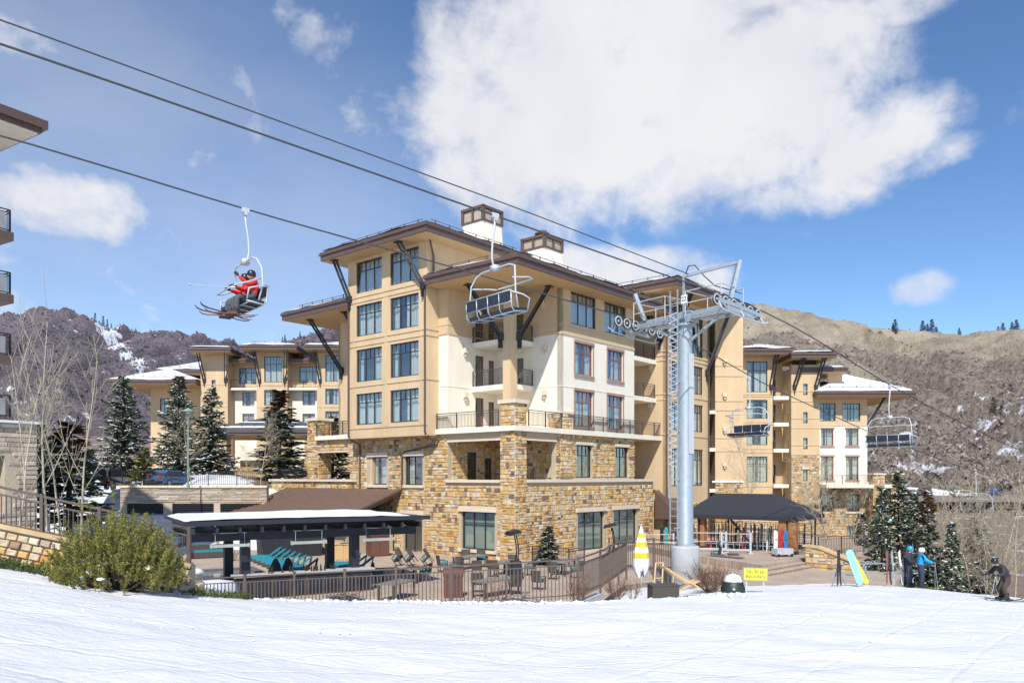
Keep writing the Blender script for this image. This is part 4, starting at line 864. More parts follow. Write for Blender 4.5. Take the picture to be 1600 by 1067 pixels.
# entrance canopy with slate roof in front of the lodge
canopy = thing('entrance_canopy', 'slate roofed entrance canopy with snow patches in front of the lodge', 'canopy', (0, 93, 4.2))
M_SLATE = mat('slate_blue', (.075, .085, .11), .6, .25, 2, .2, 20)
cr_ = roof(canopy, -36.5, -22.5, 0, 10, 6.0, .36, .7, False, 'x', 30, gs=1.3)
for c_ in cr_.children:
    if c_.name.startswith('roof_metal'): c_.data.materials.clear(); c_.data.materials.append(M_SLATE)
sn = MB(); sn.add([(-35.6,.9,7.06),(-23.4,.9,7.06),(-24.2,1.7,7.34),(-34.8,1.7,7.34)], [(0,1,2,3)]); sn.add([(-33.6,2.9,7.80),(-26,2.9,7.80),(-27,3.3,7.95),(-32.6,3.3,7.95)], [(0,1,2,3)]); obj('snow', sn, M_WSNOW, canopy)
cs = Masonry(19)
for x in (-35.5, -24.8):
    wall(canopy, 'pier', 'x', .6, x, x+1.4, -.5, 6.0, [], M_MORTAR, 1.4); cs.field('x', .6, x, x+1.4, -.4, 6, [], .6)
wall(canopy, 'stone_front', 'x', 3.5, -33.5, -24.9, -.5, 3.2, [], M_MORTAR, .4); cs.field('x', 3.5, -33.5, -24.9, -.4, 3.2, [], .6); cs.build(canopy, 0)

# ------------------------------------------------------------------ retaining wall of the drive, with louvres and fence
ret = thing('retaining_wall', 'long ledgestone retaining wall with dark louvred openings below the drive', 'wall', (-31.0, 62, 0))
M_LEDGE = stone_mat('ledgestone', True)
for el, c in zip([n for n in M_LEDGE.node_tree.nodes if n.type == 'VALTORGB'][0].color_ramp.elements, [(.44,.36,.27),(.50,.42,.33),(.38,.31,.24),(.47,.38,.28),(.54,.47,.38),(.42,.34,.25),(.34,.28,.22),(.50,.44,.36),(.40,.32,.24),(.46,.40,.33),(.36,.29,.22)]): el.color = c + (1,)
lops = [(.5,3.4,2.1,3.25),(4.1,7.4,2.1,3.25),(7.9,11.2,2.1,3.25)]
wall(ret, 'wall', 'x', 0, 0, 11.6, -.5, 4.5, lops, M_MORTAR, .5)
rs = random.Random(4); z = 2.0
while z < 4.42:
    h = rs.uniform(.11, .2); a = 0
    if 4.45 - z - h < .1: h = 4.45 - z
    while a < 11.6:
        w = rs.uniform(.5, 1.6); w = 11.6 - a if 11.6 - a - w < .3 else w
        if not any(a < o[1] and a+w > o[0] and z < o[3] and z+h > o[2] for o in lops):
            mb = MB(); stone_shape(mb, -w/2, w/2, -h/2, h/2, rs.uniform(.03, .08), 'x', 0, rs); obj('stone', mb, M_LEDGE, ret, loc=(a+w/2, 0, z+h/2))
        a += w
    z += h
for o in lops:
    for i in range(7): obj('louvre_slat', MB().box(o[0], o[1], .1, .2, o[2]+i*.165, o[2]+i*.165+.09), M_BLACK, ret)
    obj('louvre_back', MB().box(o[0], o[1], .3, .4, o[2], o[3]), M_DARK, ret)
for i in range(6): obj('coping', MB().box(-.1+i*1.96, -.1+i*1.96+1.94, -.16, .5, 4.5, 4.68), M_TRIM, ret)
dfen = thing('drive_fence', 'black metal picket fence along the top of the ledgestone wall', 'fence', (-31.0, 62.3, 4.68))
railing(dfen, [(0, 0, 0), (11.4, 0, 0)], 1.1, M_BLACK, step=.15, post=2.2, name='fence_panel')
dfen2 = thing('drive_fence', 'black metal fence beside the dark parked car at the drive', 'fence', (-43, 63, 4.75)); railing(dfen2, [(0, 0, 0), (10.6, 0, 0)], 1.1, M_BLACK, step=.15, post=2.2, name='fence_panel')

# ------------------------------------------------------------------ apartment block at the left edge
apt = thing('apartment_block', 'apartment block with stacked black-railed balconies and white eave beside bare aspens', 'building', (-24.8, 39.0, 0), R(58))
wall(apt, 'wall', 'x', 3, -14, -2.2, 4, 23, [(-5.2,-3.2,z+.1,z+2.3) for z in (8.3,11.35,14.4,17.5)], M_TAN, .4); wall(apt, 'wall', 'y', -2.2, 3.41, 9, 4, 23, [], M_TAN, -.4)
for z in (8.3, 11.35, 14.4, 17.5):
    window(apt, 'x', 3, -5.2, -3.2, z+.1, z+2.3, 2, 0, False, name='door'); obj('balcony', MB().box(-10, 0, 0, 3.2, z-.42, z), M_BROWN, apt); railing(apt, [(-10, .12, z), (-.12, .12, z), (-.12, 3.0, z)], 1.1, M_BLACK)
    obj('balcony_screen', MB().box(-9.8, -.35, .1, .14, z+.12, z+.95), mat('screen_grey', (.28,.28,.28), .6), apt)
obj('roof', MB().box(-14, 1.2, -.9, 9, 22.85, 23.28).box(-14, 1.0, -.7, 9, 22.65, 22.85), M_BROWN, apt); obj('soffit', MB().box(-14, .85, -.55, 9, 22.56, 22.648), M_CREAM, apt)
bs = Masonry(23); wall(apt, 'base_wall', 'x', -.4, -12, .9, 2, 8.0, [(-3.4,-.6,3.6,6.4)], M_MORTAR, .5)
for i in range(26):
    z = 2 + i*.23; a = -8 + rs.uniform(-.5, 0)
    while a < .9:
        w = rs.uniform(.5, 1.5); w = min(w, .9-a)
        if w > .1 and not (a < -.6 and a+w > -3.4 and 3.4 < z < 6.5): mb = MB(); stone_shape(mb, -w/2, w/2, -.115, .115, rs.uniform(.03,.09), 'x', 0, rs); obj('stone', mb, M_LEDGE, apt, loc=(a+w/2, -.4, z+.115))
        a += w + .001
obj('base_cap', MB().box(-12, 1.05, -.65, .3, 8.0, 8.12), M_WSNOW, apt)
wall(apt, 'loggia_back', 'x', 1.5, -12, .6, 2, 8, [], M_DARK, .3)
# ------------------------------------------------------------------ chairlift: ropes, tower, chairs
DV = Vector((.778, .628, 0)); NV = Vector((-.628, .778, 0))
def rope_pt(nd, Y, z): return Vector(((nd * 0 + (Y * .778 - nd)) / .628, Y, z))   # n.P = nd  ->  x = (.778 Y - nd)/.628
# nd = -.628 x + .778 y
KB = [(-6,15.4),(4,14.95),(10,14.6),(16,14.2),(24,13.35),(28.5,12.85),(31.5,12.6),(34,12.15),(40,10.0),(46,8.35),(52,6.9),(70,4.0),(110,1.6)]
KC = [(-6,15.6),(8,14.95),(14,14.65),(20.6,14.3),(24.5,13.68),(29.3,13.25),(33.5,12.75),(36.3,12.47),(38.5,12.0),(41.3,10.6),(50,8.0),(59.8,5.7),(80,3.0),(120,1.0)]
KA = [(-6,18.0),(10,16.6),(18,15.85),(23,15.33),(27.5,14.85),(33.6,14.05)]
def rope_curve(nd, K):
    ys = np.linspace(K[0][0], K[-1][0], 90); zs = np.interp(ys, [k[0] for k in K], [k[1] for k in K])
    for _ in range(2): zs[1:-1] = (zs[:-2] + 2*zs[1:-1] + zs[2:]) / 4
    return [rope_pt(nd, y, z) for y, z in zip(ys, zs)]
def rope_z(K, Y): return float(np.interp(Y, [k[0] for k in K], [k[1] for k in K]))
M_ROPE = mat('steel_rope', (.06, .062, .068), .5, .2, 20)
NDB, NDC, NDA = 19.0, 24.3, 21.4
tag(obj('haul_rope', MB().tube(rope_curve(NDB, KB), .026, 6), M_ROPE), 'steel haul rope running over the sheaves on the long right arm of the tower', 'cable')
tag(obj('haul_rope', MB().tube(rope_curve(NDC, KC), .026, 6), M_ROPE), 'steel haul rope carrying the chair with two riders', 'cable')
ra = rope_curve(NDA, KA); tag(obj('signal_cable', MB().tube(ra, .02, 6), M_ROPE), 'thin upper signal cable ending at the tower top bracket', 'cable')
TW = Vector((7.5, 33.9, 0)); tz = .75
tower = thing('lift_tower', 'grey steel chairlift tower with ladder, cross-arm and wheels on concrete footing', 'lift tower', (TW.x, TW.y, tz), math.atan2(NV.y, NV.x))
# local frame: +x points along NV (towards the far-left rope), y along -DV.. z up
obj('footing', MB().lathe([(.60,-.6),(.60,1.55),(.58,1.62),(0.5,1.64)], 28), M_CONC, tower, True)
obj('mast', MB().lathe([(.36,1.6),(.36,1.75),(.345,1.78),(.30,11.0),(.30,11.35)], 24), M_GALV, tower, True)
obj('flange', MB().lathe([(.46,1.62),(.46,1.70),(.36,1.705)], 24).lathe([(.42,11.1),(.42,11.2),(.3,11.21)], 20), M_GALV, tower)
obj('cover_plate', MB().box(-.34,-.30,-.16,.16,5.6,9.9), M_GREYW, tower)
HB = 11.35
arm = obj('cross_arm', MB().box(-2.75, 2.6, -.17, .17, HB, HB+.32).box(-.5, .5, -.24, .24, HB-.12, HB+.36).bar((-1.9,0,HB),(-.25,0,HB-.9),.1).bar((1.9,0,HB),(.25,0,HB-.9),.1), M_GALV, tower)
# ladder with cage of V-shaped guards
ld = MB(); lx, ly = .12, .62
for s in (-.2, .2): ld.bar((lx+s, ly, 1.9), (lx+s, ly, 12.6), .045)
for i in range(34): z = 2.0 + i*.31; ld.bar((lx-.2, ly, z), (lx+.2, ly, z), .03)
for i in range(5): z = 2.4 + i*2.1; ld.bar((lx, ly, z), (lx*.3, .3, z), .05)
obj('ladder', ld, M_GALV, tower)
cg = MB()
for i in range(22):
    z = 5.0 + i*.3; cg.bar((lx-.2, ly+.02, z), (lx, ly+.34, z+.15), .022); cg.bar((lx, ly+.34, z+.15), (lx+.2, ly+.02, z), .022); cg.bar((lx, ly+.34, z+.15), (lx-.2, ly+.02, z+.3), .022)
obj('ladder_cage', cg, M_GREYW, tower)
# lifting frames (gantry beams) at both ends and railings of the catwalks
for s in (-1, 1):
    gf = MB(); gf.bar((s*2.15, -.1 if s < 0 else .2, HB+.3), (s*2.42, -.45 if s < 0 else .55, HB+2.15 if s < 0 else HB+1.5), .34, .14); obj('lifting_frame', gf, M_GALV, tower)
gf = MB(); gf.bar((-2.4, -.42, HB+2.1), (0, .12, HB+1.9), .12); gf.bar((0, .12, HB+1.95), (0, .1, HB+.3), .08)
obj('lifting_beam', gf, M_GALV, tower)
hr_ = MB()
for x0, x1 in ((-2.4, -.6), (.5, 2.3)):
    for y in (-.75, .75):
        for z in (.55, 1.05): hr_.tube([(x0, y, HB+z), (x1, y, HB+z)], .022, 6)
        for x in (x0, x1): hr_.tube([(x, y, HB), (x, y, HB+1.05)], .022, 6)
    for x in (x0, x1): hr_.tube([(x, -.75, HB+1.05), (x, .75, HB+1.05)], .022, 6)
obj('catwalk_rail', hr_, M_GREYW, tower)
ck = MB()
for x0, x1 in ((-2.45, -.55), (.45, 2.35)):
    for y in (-.75, -.45, .45, .75): ck.bar((x0, y, HB+.02), (x1, y, HB+.02), .05)
    for i in range(7): x = x0 + (x1-x0)*i/6; ck.bar((x, -.78, HB+.03), (x, .78, HB+.03), .04)
obj('catwalk', ck, M_GALV, tower)
# sheave assemblies: a rocking beam with six wheels each, along the rope (local y)
for side, K, nd in ((-1, KB, NDB), (1, KC, NDC)):
    lx_ = -2.65 if side < 0 else 2.65
    bm = MB(); pts = []
    for i in range(6):
        yy = (i-2.5)*.56; wp = TW + NV*lx_ + DV*(-yy) * 1.0
        Y = wp.y; pts.append((lx_, -yy*-1 if False else yy, rope_z(K, (TW + NV*lx_ - DV*yy).y) - tz - .27))
    for i in range(5): bm.bar(Vector(pts[i])+Vector((side*.12,0,-.05)), Vector(pts[i+1])+Vector((side*.12,0,-.05)), .09, .16)
    bm.bar((lx_+side*.12, pts[1][1], pts[1][2]-.25), (lx_+side*.12, pts[4][1], pts[4][2]-.25), .12, .18); bm.bar((side*2.3, 0, HB+.15), (lx_+side*.16, 0, (pts[2][2]+pts[3][2])/2-.2), .2)
    for i in (0, 1, 4, 5): bm.bar((lx_+side*.12, pts[i][1], pts[i][2]), (lx_+side*.12, pts[1 if i < 3 else 4][1], pts[1 if i < 3 else 4][2]-.28), .07)
    sb_ = obj('sheave_beam', bm, M_GALV, tower)
    for p in pts:
        w = MB(); n = 20
        ring = [(.21,-.06),(.235,-.045),(.20,-.015),(.20,.015),(.235,.045),(.21,.06),(.165,.06),(.155,-.02),(.06,-.02),(.06,.05),(0.001,.05)]
        w.m = Matrix.Translation(Vector(p)) @ Matrix.Rotation(math.pi/2, 4, 'Y')
        w.lathe([(.001,-.05),(.06,-.05),(.06,.015),(.155,.015),(.165,-.06)]+[(r, z) for r, z in ring[:7]]+[(.155,.02),(.06,.02),(.06,.05),(.001,.05)], n); obj('sheave', w, mat('sheave_white', (.40,.41,.41), .55), sb_, True)
        w2 = MB(); w2.m = w.m; w2.lathe([(.212,-.035),(.236,-.02),(.236,.02),(.212,.035)], n); obj('rubber_liner', w2, M_RUBBER, sb_, True)
    cbm = MB()  # rope catcher bars below/outside
    a, b = Vector(pts[0]), Vector(pts[-1]); o_ = Vector((side*.3, 0, -.42))
    cbm.tube([a+o_+Vector((0,-.3,.1)), a+o_, (a+b)/2+o_+Vector((0,0,-.05)), b+o_, b+o_+Vector((0,.3,.15))], .03, 6)
    for q in (a, b, (a+b)/2): cbm.tube([q+o_, q+Vector((side*.12,0,-.1))], .025, 6)
    obj('rope_catcher', cbm, M_GREYW, tower)
sg = MB(); sg.box(-.72,-.42,.78,.80,HB+.55,HB+.9); obj('number_plate', sg, mat('plate_white', (.8,.8,.8), .5), tower)
def text_on(parent, txt, size, loc, rot, m, name='lettering', ex=.004):
    c = bpy.data.curves.new(name, 'FONT'); c.body = txt; c.size = size; c.extrude = ex; c.align_x = 'CENTER'; c.align_y = 'CENTER'
    t = bpy.data.objects.new(name, c); COL.objects.link(t); dg = bpy.context.evaluated_depsgraph_get(); me = bpy.data.meshes.new_from_object(t.evaluated_get(dg)); bpy.data.objects.remove(t)
    o = link(name, me, m, parent, loc); o.rotation_euler = rot; return o
M_INK = mat('ink_black', (.02,.02,.02), .6)
text_on(tower, '22', .26, (-.57,.806,HB+.73), (math.pi/2,0,math.pi), M_INK)
pts_ = [(-.1,.12,HB+1.95),(-.25,.1,HB+2.3),(-.5,.0,HB+2.3),(-.8,-.3,HB+1.8),(-1.1,-.6,HB+1.4),(-2.0,-1.3,HB+1.0)]
obj('signal_wire', MB().tube(pts_, .025, 6), M_BLACK, tower)

def make_chair(name, label, grip, face, seat_tex):
    """quad chair hanging from the grip; local +x = direction the riders face, y across, z up from the grip"""
    t = thing(name, label, 'lift chair', tuple(grip), math.atan2(face.y, face.x), 'chairlift chairs')
    obj('grip', MB().box(-.12,.12,-.05,.05,-.07,.07).box(-.04,.04,-.08,.08,-.16,-.03), M_GREYW, t)
    obj('hanger', MB().tube([(0,0,-.05),(-.02,0,-.4),(-.10,0,-.9),(-.12,0,-1.3),(-.08,0,-1.5),(.02,0,-1.6)], .032, 8).box(-.10,.10,-.12,.12,-1.70,-1.53), M_GREYW, t, True)
    W2 = 1.12
    obj('bail', MB().tube([(0,-W2,-3.0),(-.12,-W2*1.02,-2.5),(-.10,-W2*.98,-2.0),(0,-W2*.86,-1.72),(.02,-W2*.6,-1.62),(.02,0,-1.62),(.02,W2*.6,-1.62),(0,W2*.86,-1.72),(-.10,W2*.98,-2.0),(-.12,W2*1.02,-2.5),(0,W2,-3.0)], .027, 8), M_GREYW, t, True)
    fr = MB(); fr.tube([(-.28,-W2,-2.5),(-.25,-W2,-3.0),(-.15,-W2,-3.12),(.38,-W2,-3.05)], .024, 6); fr.tube([(-.28,W2,-2.5),(-.25,W2,-3.0),(-.15,W2,-3.12),(.38,W2,-3.05)], .024, 6)
    for z, x in ((-3.12, -.15), (-3.08, .3), (-2.52, -.3), (-2.85,-.27)): fr.tube([(x,-W2,z),(x,W2,z)], .022, 6)
    for y in (-.56, 0, .56): fr.tube([(-.3,y,-2.5),(-.26,y,-3.0),(-.15,y,-3.14),(.36,y,-3.08)], .02, 6)
    obj('seat_frame', fr, M_GALV, t, True)
    for k in range(4):
        y0 = -W2+.03+k*.555; obj('back_pad', MB().box(-.30,-.24,y0+.02,y0+.50,-2.84,-2.5), seat_tex, t)
        obj('seat_pad', MB().add([(-.18,y0+.02,-3.10),(.38,y0+.02,-3.02),(.38,y0+.5,-3.02),(-.18,y0+.5,-3.10),(-.2,y0+.02,-3.0),(.40,y0+.02,-2.93),(.40,y0+.5,-2.93),(-.2,y0+.5,-3.0)], [(0,3,2,1),(4,5,6,7),(0,1,5,4),(1,2,6,5),(2,3,7,6),(3,0,4,7)]), seat_tex, t)
    for s in (-1, 1): obj('arm_rest', MB().tube([(-.28,s*W2,-2.55),(.1,s*(W2+.12),-2.62),(.34,s*(W2+.12),-2.7),(.36,s*W2,-3.0)], .025, 6), M_GREYW, t, True)
    return t
M_SEAT = mat('seat_vinyl', (.022, .026, .042), .55, .2, 4)
def restraint(t, up):
    if up: P = [(-.12,-1.0,-2.1),(.5,-1.02,-2.0),(.75,-.9,-2.0),(.78,0,-2.0),(.75,.9,-2.0),(.5,1.02,-2.0),(-.12,1.0,-2.1)]
    else: P = [(-.1,-1.05,-2.3),(.35,-1.05,-2.5),(.55,-.95,-2.55),(.58,0,-2.55),(.55,.95,-2.55),(.35,1.05,-2.5),(-.1,1.05,-2.3)]
    obj('restraint_bar', MB().tube(P, .024, 6), M_GREYW, t, True)
gripC = lambda Y: rope_pt(NDC, Y, rope_z(KC, Y)); gripB = lambda Y: rope_pt(NDB, Y, rope_z(KB, Y))
chairA = make_chair('lift_chair', 'chairlift chair carrying two riders in red jackets', gripC(24.5), -DV, M_SEAT); restraint(chairA, False)
c2 = make_chair('lift_chair', 'empty chair seen from behind in front of the hotel corner balconies', gripB(24.0), DV, M_SEAT); restraint(c2, True)
c3 = make_chair('lift_chair', 'empty chair hanging in front of the far wing tall windows', gripC(41.3), -DV, M_SEAT); restraint(c3, True)
c4 = make_chair('lift_chair', 'empty chair hanging before the end pavilion and the hillside', gripB(40.0), DV, M_SEAT); restraint(c4, True)
c5 = make_chair('lift_chair', 'small far empty chair hanging over the parking lot', gripC(59.8), -DV, M_SEAT); restraint(c5, True)
# ------------------------------------------------------------------ terrace paving, plaza, steps
M_PAVE = bpy.data.materials.new('paving'); M_PAVE.use_nodes = True
def paving(m):
    n = m.node_tree; p = n.nodes['Principled BSDF']; t = n.nodes.new('ShaderNodeTexCoord'); b = n.nodes.new('ShaderNodeTexBrick'); mp = n.nodes.new('ShaderNodeMapping'); mp.inputs['Rotation'].default_value = (0,0,R(30)); n.links.new(t.outputs['Object'], mp.inputs[0]); n.links.new(mp.outputs[0], b.inputs['Vector'])
    b.inputs['Color1'].default_value = (.40,.31,.24,1); b.inputs['Color2'].default_value = (.46,.37,.29,1); b.inputs['Mortar'].default_value = (.24,.19,.15,1); b.inputs['Scale'].default_value = 1.1; b.inputs['Mortar Size'].default_value = .012
    z = n.nodes.new('ShaderNodeTexNoise'); z.inputs['Scale'].default_value = .7; z.inputs['Detail'].default_value = 8; n.links.new(t.outputs['Object'], z.inputs['Vector']); h = n.nodes.new('ShaderNodeHueSaturation'); mr = n.nodes.new('ShaderNodeMapRange'); mr.inputs[3].default_value = .72; mr.inputs[4].default_value = 1.25
    n.links.new(z.outputs['Fac'], mr.inputs[0]); n.links.new(mr.outputs[0], h.inputs['Value']); n.links.new(b.outputs[0], h.inputs['Color']); n.links.new(h.outputs[0], p.inputs['Base Color']); p.inputs['Roughness'].default_value = .85
paving(M_PAVE)
tag(obj('terrace', MB().prism([(-24,34),(-16,31),(-11,29.6),(4,29.6),(9,36),(13,36.5),(19,39),(22,44),(30,70),(0,80),(-22,60)], -.6, 0), M_PAVE), kind='structure')
tag(obj('plaza', MB().prism([(13.9,43.5),(17.6,47.2),(22,50),(27,62),(16,64),(9.5,56),(11.2,49.5),(13.0,45.6)], -.3, .45), M_PAVE), kind='structure')
e1 = Vector((.707,.707,0)); e2 = Vector((.707,-.707,0)); so = Vector((13.9,43.5,0))
steps = thing('steps', 'paved steps down from the rental plaza to the snow', 'steps', tuple(so), R(45))
for k, z in ((1,.3),(2,.15)): obj('step', MB().box(-.6+k*-.2, 5.4, -.45*k, -.45*(k-1)+.02, -.25, z).box(-.62+k*-.2, 5.42, -.45*k-.03, -.45*(k-1)+.02, z-.05, z+.004), M_PAVE, steps)
ck_ = Masonry(41)
cheek = thing('cheek_wall', 'low sloping stone wall with tan cap beside the steps', 'wall', (17.3, 46.2, 0), R(-42))
poly = [(0,-.3),(0,1.25),(.7,1.2),(2.6,.45),(2.9,.4),(2.9,-.3)]
cw_ = MB(); n6 = len(poly); cw_.add([(x,0,z) for x,z in poly]+[(x,.45,z) for x,z in poly], [tuple(range(n6)), tuple(range(n6,2*n6))[::-1]]+[(i,n6+i,n6+(i+1)%n6,(i+1)%n6) for i in range(n6)])
obj('core', cw_, M_MORTAR, cheek)
for st_ in stone_layout(0, 2.9, -.2, 1.2, [], random.Random(8), 1.0):
    top = np.interp((st_[0]+st_[1])/2, [0,.7,2.6,2.9], [1.2,1.15,.42,.38])
    if st_[3] < top + .02: mb = MB(); c = ((st_[0]+st_[1])/2, (st_[2]+st_[3])/2); stone_shape(mb, st_[0]-c[0], st_[1]-c[0], st_[2]-c[1], st_[3]-c[1], .05, 'x', 0, random.Random(int(c[0]*99))); obj('stone', mb, M_STONE1, cheek, loc=(c[0], 0, c[1]))
obj('cap', MB().bar((-.15,.22,1.3),(.75,.22,1.25),.6,.12).bar((.72,.22,1.26),(2.95,.22,.47),.6,.12), mat('sandstone_cap', (.56,.40,.21), .8, .12, 3), cheek)
# ------------------------------------------------------------------ front fence with single pickets
fpath = [(-11.7,29.0),(-8.0,28.8),(-4.2,28.35),(-.2,28.2),(2.4,28.6),(3.5,31.0),(5.3,36.3),(8.3,38.8)]
def ftop(x, y): return float(np.interp(x, [-11.7,-8,-4.2,-.2,2.4,5.3,8.3], [1.58,1.78,2.03,2.24,2.36,2.5,2.2]))
fence = thing('terrace_fence', 'brown metal picket fence between the snow and the terrace', 'fence', (0, 28.5, 0))
PK = MB().box(-.016,.016,-.016,.016,0,1).mesh('picket'); PK.materials.append(M_FENCE)
npk = 0
for (x0, y0), (x1, y1) in zip(fpath[:-1], fpath[1:]):
    L = math.hypot(x1-x0, y1-y0); a = Vector((x0, y0-28.5, ftop(x0, y0))); b = Vector((x1, y1-28.5, ftop(x1, y1)))
    u = Vector((0,0,1)); obj('top_rail', MB().bar(a, b, .06, .05).bar(a-u*.2, b-u*.2, .05, .035), M_FENCE, fence); obj('bottom_rail', MB().bar(a-u*1.3, b-u*1.3, .045, .03), M_FENCE, fence)
    n = max(1, round(L/1.95))
    for i in range(n): p = a.lerp(b, i/n); obj('post', MB().bar(p-u*1.9, p+u*.06, .085).bar(p+u*.06, p+u*.09, .11), M_FENCE, fence)
    k = int(L/.135)
    for i in range(1, k):
        p = a.lerp(b, i/k)
        if npk < 298: link('picket', PK, None, fence, p-u*1.45, 0, (1,1,1.25)); npk += 1
p = a.lerp(b, 1); obj('post', MB().bar(b-Vector((0,0,1.9)), b+Vector((0,0,.06)), .085), M_FENCE, fence)
# inner wind screen panels (solid boards) at the fence corner
kerb = tag(obj('kerb', MB().prism([(-11.8,28.9),(-8,28.7),(-4.2,28.25),(-.2,28.1),(2.4,28.5),(3.6,31),(3.3,31.1),(2.2,28.85),(-.2,28.4),(-4.2,28.55),(-8,29),(-11.8,29.2)], -.4, .75), M_CONC), kind='structure')
# sloping railing on a stone wall at the left
slr = thing('stair_railing', 'sloping brown railing on a stone wall behind the dwarf pine', 'railing', (0, 24, 0))
A = Vector((-15.9, -.4, 3.95)); B = Vector((-10.3, 1.0, 2.5)); u = Vector((0,0,1))
obj('rail', MB().bar(A+u*1.2, B+u*1.2, .08, .07).bar(A+u*.98, B+u*.98, .06, .05).bar(A+u*.12, B+u*.12, .06, .04), M_FENCE, slr)
for i in range(44): p = A.lerp(B, (i+.5)/44); obj('picket', MB().bar(p+u*.12, p+u*.98, .025), M_FENCE, slr)
for t_ in (.0, .27, .55, .80, 1.0): p = A.lerp(B, t_); obj('post', MB().bar(p-u*.1, p+u*1.28, .1), M_FENCE, slr)
obj('wall', MB().add([tuple(A+Vector((0,.0,0))),tuple(B),tuple(B+Vector((0,.5,0))),tuple(A+Vector((0,.5,0)))]+[(A.x,A.y,.8),(B.x,B.y,.5),(B.x,B.y+.5,.5),(A.x,A.y+.5,.8)], [(0,1,2,3),(0,4,5,1),(1,5,6,2),(2,6,7,3),(3,7,4,0)]), M_MORTAR, slr)
obj('cap', MB().bar(A+Vector((0,.2,.02)), B+Vector((0,.2,.02)), .65, .14), MATS['sandstone_cap'], slr)
rs = random.Random(77)
for i in range(19):
    for j in range(6):
        p = A.lerp(B, (i+.5+.3*(j%2))/19); mb = MB(); w = (B-A).length/19; stone_shape(mb, -w/2, w/2, -.115, .115, rs.uniform(.05,.1), 'x', 0, rs); o = obj('stone', mb, M_STONE1, slr, loc=(p.x, p.y-.02, p.z-.22-.24*j)); o.rotation_euler = (0, R(14.5), R(14))
gp = thing('gate_pier', 'short round stone pier with snow on top at the fence end', 'pier', (-11.3, 27.3, .9))
obj('drum', MB().lathe([(.55,-.6),(.52,.2),(.47,.95),(.5,.98),(.5,1.08),(.2,1.1)], 10), M_MORTAR, gp)
for k in range(3):
    for j in range(9):
        an = 2*math.pi*(j+.5*(k%2))/9; mb = MB(); stone_shape(mb, -.17, .17, -.15, .15, .06, 'x', 0, rs); o = obj('stone', mb, M_STONE1, gp, loc=(.5*math.sin(an)*(1.02-.03*k), -.5*math.cos(an)*(1.02-.03*k), .02+.31*k)); o.rotation_euler = (0,0,an)
obj('snow_cap', MB().lathe([(.52,1.08),(.55,1.14),(.4,1.24),(.1,1.27)], 14), M_WSNOW, gp, True)
# ------------------------------------------------------------------ pergola bar
PA = math.atan2(.508, .862); PO = Vector((-13.6, 32.4, 0))
def pl(x, y, z=0): return Vector((PO.x + .862*x - .508*y, PO.y + .508*x + .862*y, z))
perg = thing('pergola', 'dark steel pergola with flat snow covered roof over the pool bar', 'pergola', tuple(PO), PA)
M_STEEL = mat('dark_blue_steel', (.022,.025,.036), .5, .15, 3)
obj('roof_panel', MB().box(0, 11.1, 0, 6.4, 3.36, 3.46).box(-.05, 11.15, -.06, .06, 3.3, 3.5), M_STEEL, perg)
sx = np.linspace(.1, 10.6, 50); sy = np.linspace(.08, 6.3, 30); SX, SY = np.meshgrid(sx, sy); ed = np.minimum(np.minimum(SX, 10.7-SX), np.minimum(SY+.25, 6.4-SY))
link('roof_snow', grid_mesh('roof_snow', SX, SY, 3.45 + (.16+.14*fbm(SX*.5, SY*.5, 4, 3))*np.clip(ed/.5, 0, 1) - .35*np.clip((SX-8.6)/2, 0, 1)*np.clip(1-SY/9, 0, 1)*.4), M_WSNOW, perg)
for y in (1.2, 5.0): obj('beam', MB().box(.2, 10.9, y-.12, y+.12, 2.55, 2.95), M_STEEL, perg)
for x in (2.72, 7.75):
    for y in (1.2, 5.0): obj('post', MB().box(x-.2, x+.2, y-.2, y+.2, -.1, 2.55), M_STEEL, perg)
for i in range(12):
    x = .4 + i*.93; obj('rafter', MB().box(x-.05, x+.05, -.1, 6.3, 3.0, 3.2).box(x-.09, x+.09, -.1, 6.3, 2.96, 3.0).box(x-.05, x+.05, .9, 1.1, 3.2, 3.36), M_STEEL, perg)
for x in (1.9, 5.3, 8.6):
    h_ = thing('radiant_heater', 'long pale radiant heater under the pergola edge, ' + {1.9: 'nearest the hot tub', 5.3: 'middle one above the bar', 8.6: 'nearest the stone wall'}[x], 'heater', tuple(pl(x, .25, 2.35)), PA, 'radiant heaters under the pergola')
    obj('housing', MB().box(-.75,.75,-.1,.1,0,.12).box(-.8,-.75,-.12,.12,-.02,.15).box(.75,.8,-.12,.12,-.02,.15), mat('heater_steel', (.50,.52,.46), .4, metal=.4), h_); obj('hanger_rods', MB().bar((-.6,0,.12),(-.6,0,.62),.015).bar((.6,0,.12),(.6,0,.62),.015).bar((-.7,0,.60),(.7,0,.60),.03), M_GREYW, h_)
bar = thing('pool_bar', 'dark pool bar counter with pale top under the pergola', 'bar', tuple(pl(2.2, .5)), PA)
obj('counter_front', MB().box(0, 6.2, 0, .6, -.2, .98), M_WICK, bar); obj('counter_top', MB().box(-.1, 6.3, -.12, .72, .98, 1.06), M_CONC, bar)
for i in range(8): obj('front_panel', MB().box(.08+i*.77, .08+i*.77+.62, -.035, -.001, .1, .86), M_STEEL, bar)
rs = random.Random(12); bx = 1.25
bott = MB().lathe([(.038,0),(.04,.17),(.035,.2),(.014,.24),(.013,.3),(.016,.305)], 10).mesh('bottle', True)
for i in range(17):
    bx += rs.choice((.11,.12,.14,.45)) if i != 6 else .7
    o = link('bottle', bott, None, None, pl(2.2+bx*.85, .5+rs.uniform(.1,.5), 1.06)); o.data.materials.append(mat('bottle_glass', (.04,.035,.02), .15)) if not o.data.materials else None
    tag(o, 'dark liquor bottle standing on the pool bar counter', 'bottle', 'bottles on the pool bar')
M_TARP = mat('tarp_blue', (.52,.58,.66), .8, .06, 2, .2, 8)
